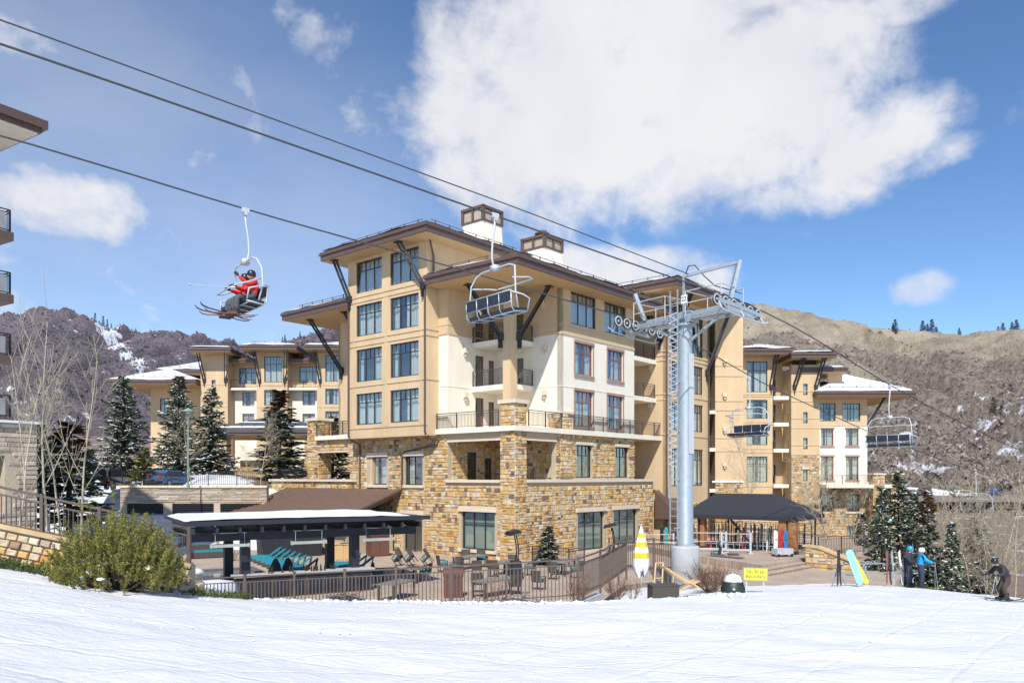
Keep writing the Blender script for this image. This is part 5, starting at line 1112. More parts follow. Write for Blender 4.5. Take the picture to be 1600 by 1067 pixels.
tarp = tag(obj('covered_grill', MB().lathe([(.9,0),(.95,.3),(.92,.75),(.75,.92),(.3,1.0),(.01,1.0)], 10), M_TARP, None, True, tuple(pl(1.0, -.6, .0))), 'long appliance under a pale blue cover behind the fence', 'covered grill'); tarp.scale = (1.15, .5, 1.1); tarp.rotation_euler = (0,0,PA)
tub = thing('hot_tub', 'sunken rectangular hot tub with dark stone edge beyond the pergola', 'hot tub', tuple(pl(1.6, 8.5)), PA)
obj('edge', MB().box(-2.6,3.6,-2.5,-2.1,0,.28).box(-2.6,3.6,2.1,2.5,0,.28).box(-2.6,-2.2,-2.1,2.1,0,.28).box(3.2,3.6,-2.1,2.1,0,.28), mat('tub_stone', (.13,.125,.12), .6), tub); obj('water', MB().box(-2.2,3.2,-2.1,2.1,.02,.16), mat('tub_water', (.20,.25,.27), .08, .1, 2, .1, 3), tub)
# ------------------------------------------------------------------ terrace furniture
def lounger(name, loc, rz, label, towel=False):
    t = thing(name, label, 'sun lounger', loc, rz, 'teal loungers by the pool')
    obj('base', MB().box(0,1.3,-.33,.33,.06,.26).box(.05,.12,-.3,-.22,0,.06).box(.05,.12,.22,.3,0,.06), M_WICK, t)
    obj('seat_cushion', MB().box(-.02,1.28,-.34,.34,.26,.36), M_TEAL, t)
    bk = MB(); bk.add([(1.25,-.34,.27),(1.95,-.34,.80),(1.95,.34,.80),(1.25,.34,.27),(1.18,-.34,.36),(1.88,-.34,.89),(1.88,.34,.89),(1.18,.34,.36)], [(0,3,2,1),(4,5,6,7),(0,1,5,4),(1,2,6,5),(2,3,7,6),(3,0,4,7)]); obj('back_cushion', bk, M_TEAL, t)
    obj('back_frame', MB().bar((1.9,-.3,.78),(1.7,-.3,.0),.05).bar((1.9,.3,.78),(1.7,.3,0),.05), M_WICK, t)
    if towel: tw_ = MB(); tw_.add([(1.20,-.2,.375),(1.885,-.2,.897),(1.885,.2,.897),(1.20,.2,.375)], [(0,1,2,3)]); tw_.m = None; obj('towel', tw_, M_CREAM, t)
    return t
for i in range(8): lounger('sun_lounger', tuple(pl(6.2, 8.6+i*1.15, 0)), R(7), 'teal wicker lounger in the long row, ' + ['eighth','seventh','sixth','fifth','fourth','third','second','first'][i] + ' counted from the black tarpaulin', i in (1, 2))
for i in range(3): lounger('sun_lounger', tuple(pl(9.3, 8.2+i*1.1, 0)), R(7), 'towelled teal lounger in the short row, ' + ['first','second','third'][i] + ' from the pergola post', True)
def dining_chair(loc, rz, label, tilt=0.0, group='wicker dining chairs'):
    t = thing('dining_chair', label, 'chair', loc, rz, group); t.rotation_euler = (0, tilt, rz)
    obj('seat', MB().box(-.25,.25,-.25,.25,.38,.45), M_WICK, t); obj('cushion', MB().box(-.23,.24,-.23,.23,.45,.53), M_TEAL, t)
    bk = MB(); n = 8
    for i in range(n):
        a0 = -1 + 2*i/n; a1 = -1 + 2*(i+1)/n; f = lambda a: (-.25-.07*(1-a*a), a*.26)
        bk.add([(f(a0)[0],f(a0)[1],.42),(f(a1)[0],f(a1)[1],.42),(f(a1)[0]-.08,f(a1)[1]*1.05,.95),(f(a0)[0]-.08,f(a0)[1]*1.05,.95),(f(a0)[0]+.04,f(a0)[1],.42),(f(a1)[0]+.04,f(a1)[1],.42),(f(a1)[0]-.04,f(a1)[1]*1.05,.95),(f(a0)[0]-.04,f(a0)[1]*1.05,.95)], [(3,2,1,0),(4,5,6,7),(2,3,7,6)])
    obj('backrest', bk, M_WICK, t)
    for x in (-.22,.22):
        for y in (-.22,.22): obj('leg', MB().bar((x,y,0),(x,y,.38),.045), M_WICK, t)
    for s in (-1, 1): obj('arm', MB().bar((-.25,s*.26,.66),(.2,s*.26,.64),.05,.035).bar((.2,s*.26,.64),(.2,s*.24,.4),.04), M_WICK, t)
    return t
def dining_table(loc, rz, w, d, label):
    t = thing('dining_table', label, 'table', loc, rz, 'terrace tables'); obj('top', MB().box(-w/2,w/2,-d/2,d/2,.70,.75), mat('table_grey', (.22,.20,.18), .6, .15, 6), t)
    for sx_ in (-1,1):
        for sy_ in (-1,1): obj('leg', MB().box(sx_*(w/2-.08)-.04,sx_*(w/2-.08)+.04,sy_*(d/2-.08)-.04,sy_*(d/2-.08)+.04,0,.70), M_WICK, t)
    return t
def gp_(px, py, z=0): Y = (5.35-z)*1224/(py-745); return ((px-800)/1224*Y, Y, z)
for px, py, w, lab in ((735,888,2.2,'grey dining table standing below the ground floor left window'),(790,897,1.5,'grey dining table just left of the tapered patio heater'),(880,897,1.8,'grey table near the planter with small spruce'),(648,909,1.2,'square wicker table near the pergola post'),(775,930,2.4,'long grey table close behind the front fence'),(620,935,1.9,'low grey table close behind the fence beside the pergola')):
    dining_table(gp_(px, py), ANG + (0 if w > 2 else .3), w, .9, lab)
for px, py, rz, lab in ((692,893,.4,'at the door end of the table below the left window'),(712,897,-2.2,'in front of the table below the left window'),(728,883,-1.5,'against the wall left of the window middle'),(752,884,-1.5,'against the wall right of the window middle'),(745,902,1.6,'left of the table beside the tapered heater'),(771,901,1.4,'in front of the table beside the tapered heater'),(800,893,-1.7,'behind the tapered heater'),(592,908,0,'between the pergola post and the square wicker table'),(664,907,3.0,'right of the square wicker table'),(828,899,2.8,'just right of the tapered heater'),(865,905,1.2,'in front of the planted spruce railing'),(902,903,2.2,'right of the planted spruce railing'),(745,925,1.6,'behind the fence right of the litter bin'),(805,928,1.8,'at the right end of the long table behind the fence'),(842,921,1.0,'behind the fence below the planted spruce'),(1070,874,-.6,'directly behind the tower footing'),(1118,877,2.6,'on the plaza left of the wicker cube')):
    dining_chair(gp_(px, py), rz, 'wicker armchair with teal cushion ' + lab)
for i, (px, py) in enumerate(((628,881),(647,881),(673,881))): dining_chair(gp_(px, py, .12), 2.6 + .2*i, 'dark wicker chair tipped forward, ' + ['first','second','third'][i] + ' from the dark door', .75, 'tipped wicker chairs')
def patio_heater(px, py, rz, label):
    t = thing('patio_heater', label, 'heater', gp_(px, py), rz)
    b = MB(); frustum(b, (0,0), .34, .22, 0, .95); obj('base', b, M_BLACK, t)
    for s in (-1,1): obj('upright', MB().tube([(-.05,s*.16,.9),(-.10,s*.18,1.4),(-.05,s*.17,1.9),(.05,s*.15,2.3)], .035, 8), M_BLACK, t, True)
    hd = MB(); hd.m = Matrix.Translation((.12,0,2.4)) @ Matrix.Rotation(R(14), 4, 'Y'); hd.box(-.28,.36,-.42,.42,-.05,.06).box(-.22,.30,-.36,.36,.06,.14); obj('head', hd, M_BLACK, t); return t
patio_heater(806, 903, R(200), 'black patio heater with angled head left of the planted spruce'); patio_heater(957, 884, R(160), 'black patio heater with angled head between the two right ground floor windows')
bin_ = thing('litter_bin', 'brown litter bin with sloped hood behind the front fence', 'bin', gp_(708, 932), .1)
obj('body', MB().box(-.42,.42,-.35,.35,0,.95), mat('bin_brown', (.12,.05,.035), .5), bin_); obj('hood', MB().extrude_x([(-.38,.95),(.38,.95),(.38,1.1),(.1,1.28),(-.2,1.25),(-.38,1.08)], -.45, .45), MATS['bin_brown'], bin_)
pr_ = thing('planter_railing', 'small brown railing around a planted young spruce', 'railing', tuple(gp_(865, 882)), ANG)
railing(pr_, [(-.2,-1.3,0),(-.2,1.5,0),(1.4,1.5,0)], 1.05, M_RAIL, 'railing_panel'); railing(pr_, [(-.2,-1.3,0),(1.4,-1.3,0)], 1.05, M_RAIL, 'railing_panel')
for i, (px, py, sz, m_, lab) in enumerate(((533,874,(.55,.4,.85),M_PALEWOOD,'pale wooden cabinet beside the pergola post, left one'),(546,874,(.5,.4,.85),M_PALEWOOD,'pale wooden cabinet beside the pergola post, right one'),(590,868,(.65,.5,1.15),mat('box_brown',(.14,.06,.04),.6),'brown wooden stand against the stone wall'))):
    t = thing('cabinet', lab, 'cabinet', gp_(px, py), PA); x, y, z = sz; obj('case', MB().box(-x,x,-y,y,0,z*1.2), m_, t); obj('door', MB().box(-x+.05,-.02,-y-.025,-y-.001,.06,z*1.2-.06).box(.02,x-.05,-y-.025,-y-.001,.06,z*1.2-.06), m_, t); obj('top', MB().box(-x-.05,x+.05,-y-.05,y+.05,z*1.2,z*1.2+.05), m_, t)
cov = thing('covered_spa', 'large black tarpaulin cover behind the row of loungers', 'cover', gp_(452, 868), PA); cv = MB(); cv.add([(-1.9,-1,0),(1.9,-1,0),(1.9,1,0),(-1.9,1,0),(-2.1,-.9,1.35),(2.1,-.9,1.35),(2.0,.9,1.4),(-2.0,.9,1.4)], [(4,5,6,7),(0,1,5,4),(1,2,6,5),(2,3,7,6),(3,0,4,7)]); obj('tarpaulin', cv, M_BLACK, cov); obj('strap', MB().bar((-.8,-1.02,.0),(-.85,-.93,1.36),.06,.02).bar((.8,-1.02,.0),(.85,-.93,1.36),.06,.02), M_STEEL, cov)
sofa = thing('wicker_sofa', 'wicker sofa with teal cushions left of the hot tub', 'sofa', gp_(325, 871), PA); obj('base', MB().box(-1.1,1.1,-.4,.4,.05,.4).box(-1.1,1.1,.25,.45,.4,.85).box(-1.15,-.95,-.4,.4,.05,.65).box(.95,1.15,-.4,.4,.05,.65), M_WICK, sofa)
for k in (-1, 0, 1): obj('cushion', MB().box(k*.62-.3,k*.62+.3,-.38,.25,.4,.52), M_TEAL, sofa)
for k, (px, lab) in enumerate(((486,'folded charcoal umbrella left one beside the loungers'),(504,'folded charcoal umbrella right one beside the loungers'))):
    t = thing('folded_umbrella', lab, 'umbrella', tuple(pl(4.6+k*.6, 3.4, 0))); obj('canopy', MB().lathe([(.05,.35),(.26,.42),(.30,.7),(.24,1.1),(.1,1.4),(.01,1.45)], 9), mat('umbrella_charcoal', (.06,.055,.065), .8), t); obj('pole', MB().tube([(0,0,0),(0,0,1.5)], .025, 8), M_GREYW, t); obj('foot', MB().lathe([(.25,0),(.25,.06),(.05,.1)], 14), M_CONC, t)
# ------------------------------------------------------------------ things on the snow by the tower
um = thing('beach_umbrella', 'closed yellow and white striped umbrella standing in the snow by the fence', 'umbrella', (4.85, 29.4, 1.0), .2)
M_YEL = mat('umbrella_yellow', (.72,.50,.02), .8, .08, 4); M_WHT = mat('umbrella_white', (.80,.80,.78), .8, .05, 4)
zs_ = [.72,.85,1.05,1.3,1.52,1.72,1.92,2.08,2.25,2.42,2.55]; rr = [.17,.25,.29,.28,.26,.23,.19,.15,.10,.05,.01]; us = MB(); NN = 28
for i in range(len(zs_)):
    for j in range(NN):
        t_ = 2*math.pi*j/NN; fold = 1 + .22*math.cos(7*t_+i*.25) * (1-i/12); us.v.append((rr[i]*fold*math.cos(t_), rr[i]*.8*fold*math.sin(t_), zs_[i] + (.14*math.cos(4*t_) if i == 0 else 0)))
for i in range(len(zs_)-1):
    for j in range(NN): us.f.append((i*NN+j, i*NN+(j+1)%NN, (i+1)*NN+(j+1)%NN, (i+1)*NN+j))
us.r = [0]*len(us.f); cme = us.mesh('canopy', True); cme.materials.append(M_WHT); cme.materials.append(M_YEL)
for k, pg in enumerate(cme.polygons): pg.material_index = 1 if (k//NN) in (3, 5, 7) else 0
link('canopy', cme, None, um); obj('pole', MB().tube([(0,0,-.1),(0,0,2.6)], .022, 8), M_GREYW, um)
dk = thing('deck_chair', 'pale wooden folding deck chair with sling seat beside the tower footing', 'deck chair', (6.5, 29.9, .98), R(8))
for s in (-.3,.3): obj('side_rail', MB().bar((-.75,s,.95),(.65,s,.12),.05,.06).bar((-.35,s*.85,.02),(.55,s*.85,.42),.05,.06).bar((-.5,s*.9,.0),(-.45,s*.9,.72),.04,.05), M_PALEWOOD, dk)
obj('crossbar', MB().bar((-.75,-.32,.95),(-.75,.32,.95),.05).bar((.55,-.3,.42),(.55,.3,.42),.05).bar((-.35,-.27,.03),(-.35,.27,.03),.05), M_PALEWOOD, dk)
slg = MB(); P8 = [(-.74,.93),(-.4,.62),(0,.36),(.3,.30),(.55,.42)]
for (x0,z0),(x1,z1) in zip(P8[:-1],P8[1:]): slg.add([(x0,-.26,z0),(x1,-.26,z1),(x1,.26,z1),(x0,.26,z0),(x0,-.26,z0-.015),(x1,-.26,z1-.015),(x1,.26,z1-.015),(x0,.26,z0-.015)], [(0,1,2,3),(7,6,5,4),(0,4,5,1),(3,2,6,7)])
obj('sling', slg, mat('sling_canvas', (.60,.44,.25), .85), dk)
d2 = thing('wooden_frame', 'small folded pale wooden frame leaning at the fence corner', 'folding stool', (5.75, 31.0, 1.0), .5); obj('frame', MB().bar((-.2,-.05,0),(.05,.15,.95),.05).bar((.2,-.05,0),(.42,.15,.95),.05).bar((.05,.15,.93),(.42,.15,.93),.05).bar((-.1,0,.35),(.3,0,.35),.04), M_PALEWOOD, d2)
wb_ = thing('wicker_box', 'dark wicker box in the snow below the umbrella', 'box', (5.5, 28.5, 1.0), .15); obj('case', MB().box(-.5,.5,-.3,.3,-.1,.42), M_WICK, wb_); obj('lid', MB().box(-.52,.52,-.32,.32,.42,.46), M_WICK, wb_)
sgn = thing('boundary_sign', 'yellow sign reading Ski Area Boundary on two white stakes in the snow', 'sign', (9.45, 30.4, .82), R(-14))
obj('board', MB().box(-.46,.46,-.02,.02,.50,1.02), mat('sign_border', (.30,.33,.30), .6), sgn); obj('face', MB().box(-.42,.42,-.028,-.021,.54,.98), mat('sign_yellow', (.80,.74,.06), .6, .03), sgn)
text_on(sgn, 'Ski Area\nBoundary', .19, (0,-.031,.77), (math.pi/2,0,0), mat('sign_ink', (.05,.08,.02), .6), ex=.002)
for x in (-.34,.3): obj('stake', MB().bar((x,.03,-.3),(x,.03,1.0 if x < 0 else .7),.05), M_GREYW, sgn)
hs2 = thing('equipment_cover', 'dark green humped equipment cover capped with snow beside the sign', 'equipment', (8.75, 31.0, .72)); obj('hood', MB().lathe([(.5,-.3),(.48,.25),(.36,.55),(.18,.72),(.01,.75)], 9), mat('hood_green', (.02,.035,.03), .5), hs2, True); obj('snow_cap', MB().lathe([(.40,.5),(.42,.54),(.26,.74),(.01,.82)], 7), M_WSNOW, hs2, True); obj('vent', MB().sphere((-.1,-.47,.25),.06), M_CONC, hs2)
spk = thing('wicker_cube', 'small dark wicker cube on the plaza paving', 'stool', gp_(1146, 878)); obj('cube', MB().box(-.3,.3,-.3,.3,0,.5), M_WICK, spk); obj('top', MB().box(-.31,.31,-.31,.31,.5,.53), M_WICK, spk)
# ------------------------------------------------------------------ rental tent, racks, barriers
TE = math.atan2(-.6, .8)
tent = thing('rental_tent', 'black hip-roofed canvas tent over the ski rental racks', 'tent', (12.2, 53.6, .45), TE)
tr_ = MB(); tr_.add([(-.6,0,2.35),(7.2,0,2.35),(7.2,6,2.35),(-.6,6,2.35),(.6,3,3.75),(4.9,3,3.75)], [(0,1,5,4),(1,2,5),(2,3,4,5),(3,0,4)]); tr_.box(-.6,7.2,-.02,.02,2.1,2.36); tr_.box(7.18,7.22,.03,6,2.1,2.36); tr_.box(-.62,-.58,.03,6,2.1,2.36)
obj('canvas', tr_, M_CANVAS, tent)
for x in (.5, 6.7):
    for y in (.3, 5.6): obj('tent_pole', MB().box(x-.05,x+.05,y-.05,y+.05,0,2.35), M_BLACK, tent)
obj('tie_beam', MB().bar((2.6,.3,2.25),(4.0,1.2,.2),.3,.12), M_BLACK, tent)
for x, y, lab in ((6.85,.3,'outer cedar post at the tent front corner'),(6.2,.35,'inner cedar post at the tent front corner'),(.6,.6,'cedar post behind the lift mast')):
    c = Vector((12.2,53.6,0)) + Vector((.8*x+.6*y, -.6*x+.8*y, 0)); t = thing('timber_post', lab, 'post', (c.x, c.y, .45), TE); obj('post', MB().box(-.24,.24,-.24,.24,0,2.28), M_WOOD, t); obj('shoe', MB().box(-.27,.27,-.27,.27,0,.2), M_BLACK, t)
def wt(x, y, z=.45): return (12.2 + .8*x + .6*y, 53.6 - .6*x + .8*y, z)
SKI = {}
def ski_mesh(Lk, wk=.09):
    k = (Lk, wk)
    if k not in SKI:
        mb = MB(); pr = [(0,.06),(.1,.02),(.3,.0),(Lk*.5,.02),(Lk*.85,.0),(Lk*.95,.03),(Lk,.10)]
        for (x0,z0),(x1,z1) in zip(pr[:-1],pr[1:]):
            w0 = wk/2*(.55 if x0 in (0,) else (1.1 if x0 > Lk*.8 and x0 < Lk else .9)); w1 = wk/2*(.35 if x1 == Lk else (1.1 if x1 > Lk*.8 else .9))
            mb.add([(x0,-w0,z0),(x1,-w1,z1),(x1,w1,z1),(x0,w0,z0),(x0,-w0,z0+.018),(x1,-w1,z1+.018),(x1,w1,z1+.018),(x0,w0,z0+.018)], [(3,2,1,0),(4,5,6,7),(0,1,5,4),(2,3,7,6)])
        mb.box(Lk*.42,Lk*.58,-wk*.45,wk*.45,.03,.09); SKI[k] = mb.mesh('ski')
    return SKI[k].copy()
SC = [mat('ski_black',(.03,.03,.035),.4), mat('ski_red',(.50,.03,.03),.4), mat('ski_white',(.72,.74,.76),.4), mat('ski_blue',(.05,.18,.42),.4), mat('ski_brown',(.22,.08,.05),.4), mat('ski_lime',(.45,.55,.08),.4), mat('ski_grey',(.25,.27,.3),.4)]
rs = random.Random(31); CN_ = ['black','red','white','blue','brown','lime','grey']
for r_, y in enumerate((1.2, 3.2, 5.0)):
    rk = thing('ski_rack', ['front','middle','rear'][r_] + ' metal grid ski rack under the black tent', 'ski rack', wt(.2, y), TE); g = MB()
    for i in range(17): g.bar((i*.4,0,0),(i*.4,0,1.75),.028)
    for z in (.35,.75,1.2,1.7): g.bar((0,0,z),(6.4,0,z),.03)
    for i in (0, 5, 11, 16): g.bar((i*.4,-.4,.03),(i*.4,.4,.03),.05)
    obj('grid', g, M_BLACK if r_ else M_GREYW, rk)
    for i in range(11):
        ci_ = rs.randrange(7); c = wt(.4+i*.57+rs.uniform(-.1,.1), y-.12); o = link('ski', ski_mesh(round(rs.choice((1.5,1.6,1.7)),2)), SC[ci_], None, c); o.rotation_euler = (0, R(-84), TE + R(90)); tag(o, CN_[ci_] + ' rental ski standing in the ' + ['front','middle','rear'][r_] + ' rack under the tent', 'ski', 'rental skis in the racks')
for i, (m1, lab) in enumerate(((2,'white and blue snowboard standing at the tent corner'),(1,'red snowboard standing at the tent corner'),(3,'blue snowboard standing at the tent corner'))):
    b = MB(); n = 8; w_ = .15
    out = [(w_*math.cos(t_), .62+.14*math.sin(t_)) for t_ in np.linspace(0, math.pi, n)] + [(w_*math.cos(t_), -.62+.14*math.sin(t_)) for t_ in np.linspace(math.pi, 2*math.pi, n)]
    b.m = Matrix.Rotation(math.pi/2, 4, 'X'); b.prism(out, -.012, .012); b.box(-.1,.1,.2,.36,.012,.06); b.box(-.1,.1,-.36,-.2,.012,.06)
    tag(obj('snowboard', b, SC[m1], None, False, (gp_(1212+8*i, 867, .45)[0], gp_(1212+8*i, 867, .45)[1], 1.25), .3), lab, 'snowboard')
cart = thing('equipment_cart', 'low black wheeled cart below the standing snowboards', 'cart', gp_(1222, 869, .45), .3); obj('deck', MB().box(-.55,.6,-.3,.3,.14,.5), M_GREYW, cart)
for x in (-.45,.5):
    for y in (-.28,.28): w = MB(); w.m = Matrix.Translation((x,y,.1)) @ Matrix.Rotation(math.pi/2,4,'X'); w.lathe([(.1,-.03),(.1,.03)], 12); obj('wheel', w, M_RUBBER, cart)
for (px, py, w, lab) in ((1106,862,2.3,'white metal barrier standing beside the mast'),(1150,864,1.8,'white metal barrier standing near the wicker cube'),(1030,862,2.0,'white metal barrier left of the mast in front of the snowboards')):
    x, y, z = gp_(px, py, .45 if px > 1050 else 0); t = thing('barrier', lab, 'barrier', (x, y, z), TE+.5); obj('frame', MB().bar((-w/2,0,0),(-w/2,0,1.35),.12).bar((w/2,0,0),(w/2,0,1.35),.12).bar((-w/2,0,1.25),(w/2,0,1.25),.05).bar((-w/2,0,.7),(w/2,0,.7),.04).bar((-w/2,0,.22),(w/2,0,.22),.1), M_GREYW, t); obj('feet', MB().box(-w/2-.15,-w/2+.15,-.3,.3,0,.05).box(w/2-.15,w/2+.15,-.3,.3,0,.05), M_GREYW, t)
for i, (px, m1, m2, lab) in enumerate(((1034,0,1,'black and red snowboard on the wall rack left of the mast'),(1041,3,2,'teal snowboard on the wall rack left of the mast'))):
    b = MB(); b.m = Matrix.Rotation(math.pi/2, 4, 'X'); b.prism(out, -.012, .012); b.box(-.1,.1,.2,.36,.012,.06); o = tag(obj('snowboard', b, SC[m1] if i == 0 else mat('board_teal', (.05,.42,.40), .4), None, False, (gp_(px, 860)[0], gp_(px, 860)[1], .95), .5), lab, 'snowboard')
prl = thing('plaza_railing', 'dark railing at the right edge of the rental plaza', 'railing', (19.4, 49.6, .45), R(20)); railing(prl, [(0,0,0),(5.5,0,0)], 1.1, M_RAIL, 'railing_panel')
# racks with boards on the snow at the right
rk = thing('ski_rack', 'grey metal ski rack standing in the snow by the skiers', 'ski rack', (15.15, 36.3, .35), R(12)); g = MB()
for x in (0, 1.3, 3.6): g.bar((x-.35,0,0),(x,0,.95),.05).bar((x+.35,0,0),(x,0,.95),.05); g.bar((x,0,.6),(x-.35,.1,1.05),.04); g.bar((x,0,.6),(x+.35,.1,1.05),.04)
g.bar((-.4,0,.95),(4.4,0,.95),.05); g.bar((-.4,0,.45),(4.4,0,.45),.045); obj('frame', g, M_GALV, rk)
b = MB(); b.m = Matrix.Rotation(R(74), 4, 'X'); out2 = [(.17*math.cos(t_), .70+.17*math.sin(t_)) for t_ in np.linspace(0, math.pi, n)] + [(.15*math.cos(t_), -.62+.14*math.sin(t_)) for t_ in np.linspace(math.pi, 2*math.pi, n)]; b.prism(out2, -.012, .012); b.box(-.03,.03,.62,.68,.012,.016)
o = tag(obj('snowboard', b, mat('board_mint', (.25,.72,.58), .45, .04), None, False, (15.65, 35.75, 1.2), R(-6)), 'mint green snowboard leaning on the snow rack', 'snowboard'); o.rotation_euler = (0, R(-13), 0)
b = MB(); b.m = Matrix.Rotation(R(74), 4, 'X'); b.prism([(x*.8, y*.95) for x, y in out2], -.012, .012); o = tag(obj('snowboard', b, mat('board_yellow', (.55,.45,.05), .45), None, False, (15.95, 35.95, 1.1), 0), 'dark and yellow snowboard behind the mint one', 'snowboard'); o.rotation_euler = (0, R(-24), 0)
for i, (dx, m1) in enumerate(((2.3,4),(2.5,0),(2.65,6),(3.1,2),(3.25,0),(3.45,4),(-.2,0),(-.05,0))):
    o = link('ski', ski_mesh(1.65), SC[m1], None, (15.15+dx, 36.0+.2*dx, gz(15.15+dx, 36)+.02)); o.rotation_euler = (0, R(-80+rs.uniform(-4,4)), R(80+rs.uniform(-30,30))); tag(o, CN_[m1] + ' ski leaning upright against the grey rack on the snow', 'ski', 'skis on the snow rack')
# ------------------------------------------------------------------ lamp post, cars
lp = thing('lamp_post', 'slim green lamp post with flat hood rising behind the drive fence', 'lamp post', (-24.8, 60, 4.5)); obj('pole', MB().lathe([(.12,0),(.12,.3),(.07,.35),(.05,5.8)], 10), mat('verdigris', (.20,.30,.26), .6), lp); obj('hood', MB().lathe([(.05,5.7),(.12,5.8),(.42,5.86),(.40,5.92),(.1,6.1),(.02,6.15)], 16), MATS['verdigris'], lp); obj('lens', MB().lathe([(.12,5.68),(.15,5.8)], 12), M_WHT, lp)
def car(loc, rz, label, paint, suv=False, s=1.0):
    t = thing('parked_car', label, 'car', loc, rz); hz = 1.0 if suv else .85; tp = 1.75 if suv else 1.42
    P = [(-2.2,.35),(2.2,.35),(2.25,.7),(2.1,hz-.05),(1.2,hz+.03),(.5,tp-.03),(-1.3 if not suv else -1.9,tp),(-1.9 if not suv else -2.15,hz+.05),(-2.25,.75)]
    b = MB(); n9 = len(P)
    for sx_ in (-1, 1): pass
    lo = [(x, -.88, z) if z < hz+.04 else (x, -.70, z) for x, z in P]; hi = [(x, -y, z) for x, y, z in lo]
    b.add(lo + hi, [tuple(range(n9)), tuple(range(n9,2*n9))[::-1]] + [(i, n9+i, n9+(i+1)%n9, (i+1)%n9) for i in range(n9)]); obj('body', b, paint, t)
    gw = MB(); xr = -1.25 if not suv else -1.85
    for s_ in (-1, 1): obj('side_glass', MB().add([(.95,s_*.885,hz+.06),(.5,s_*.735,tp-.1),(xr,s_*.735,tp-.1),(xr-.25,s_*.885,hz+.08)], [(0,1,2,3)]), M_DARK, t)
    gw = None; ws_ = MB().add([(1.14,-.78,hz+.07),(1.14,.78,hz+.07),(.56,.64,tp-.05),(.56,-.64,tp-.05)], [(0,1,2,3)]); obj('windscreen', ws_, MATS['tub_water'], t)
    rw_ = MB().add([(xr-.62 if not suv else -2.2,-.76,hz+.1),(xr-.62 if not suv else -2.2,.76,hz+.1),(xr-.1 if not suv else -1.97,.64,tp-.06),(xr-.1 if not suv else -1.97,-.64,tp-.06)], [(3,2,1,0)]); obj('rear_glass', rw_, M_DARK, t)
    for x in (-1.4, 1.4):
        for y in (-.8, .8):
            w = MB(); w.m = Matrix.Translation((x,y,.34)) @ Matrix.Rotation(math.pi/2,4,'X'); w.lathe([(.34,-.11),(.34,.11),(.2,.112)], 18); wh = obj('wheel', w, M_RUBBER, t); r2 = MB(); r2.m = w.m; r2.lathe([(.2,-.115),(.2,.115)], 12); obj('rim', r2, M_GALV, wh)
    for y in (-.6,.6): obj('headlight', MB().box(2.16,2.26,y-.18,y+.18,.62,.76), M_WHT, t); obj('tail_light', MB().box(-2.28,-2.18,y-.16,y+.16,.72,.95), SC[1], t)
    obj('bumper', MB().box(2.2,2.3,-.8,.8,.35,.52).box(-2.32,-2.2,-.8,.8,.38,.55), M_RUBBER, t); t.scale = (s, s, s); return t
car((-28.6, 65.5, 4.5), R(80), 'blue parked car behind the drive fence', mat('car_blue', (.05,.14,.32), .25, spec=.8)); car((-32.6, 63.5, 4.3), R(96), 'black parked off-roader at the left end of the drive fence', mat('car_black', (.015,.016,.02), .25, spec=.8), True)
lot = tag(obj('parking_lot', MB().prism([(68,138),(104,141),(112,175),(74,172)], .9, 1.45), mat('asphalt_dry', (.20,.17,.145), .9, .15, 1)), kind='structure')
for i, (x, y, rz, m_, lab) in enumerate(((86.5,150,.1,'car_white','white car parked on the far lot, facing the road'),(79.5,163,1.5,'car_black','dark car parked at the far lot edge, leftmost'),(82.6,163,1.5,'car_grey','grey car parked at the far lot edge, middle'),(85.6,163,1.5,'car_black','dark car parked at the far lot edge, beside the snow bank'),(101,164,.8,'car_blue','dark blue car parked on the far lot near the road end'))):
    mats_ = {'car_white': mat('car_white', (.7,.7,.7), .3), 'car_grey': mat('car_grey', (.25,.26,.28), .3)}; car((x, y, 1.46), rz, lab, mats_.get(m_) or MATS[m_], i in (1, 3), 1.0)
bank = tag(obj('snow_bank', MB().lathe([(9,0),(8.4,.9),(5,1.7),(.1,2.0)], 20), M_WSNOW, None, True, (84, 168, 1.2)), kind='structure'); bank.scale = (1.3, .35, 1)
bank2 = tag(obj('snow_bank', MB().lathe([(9,0),(8.2,1.0),(4,2.2),(.1,2.5)], 20), M_WSNOW, None, True, (74, 182, 2.0)), kind='structure'); bank2.scale = (2.2, .4, 1)
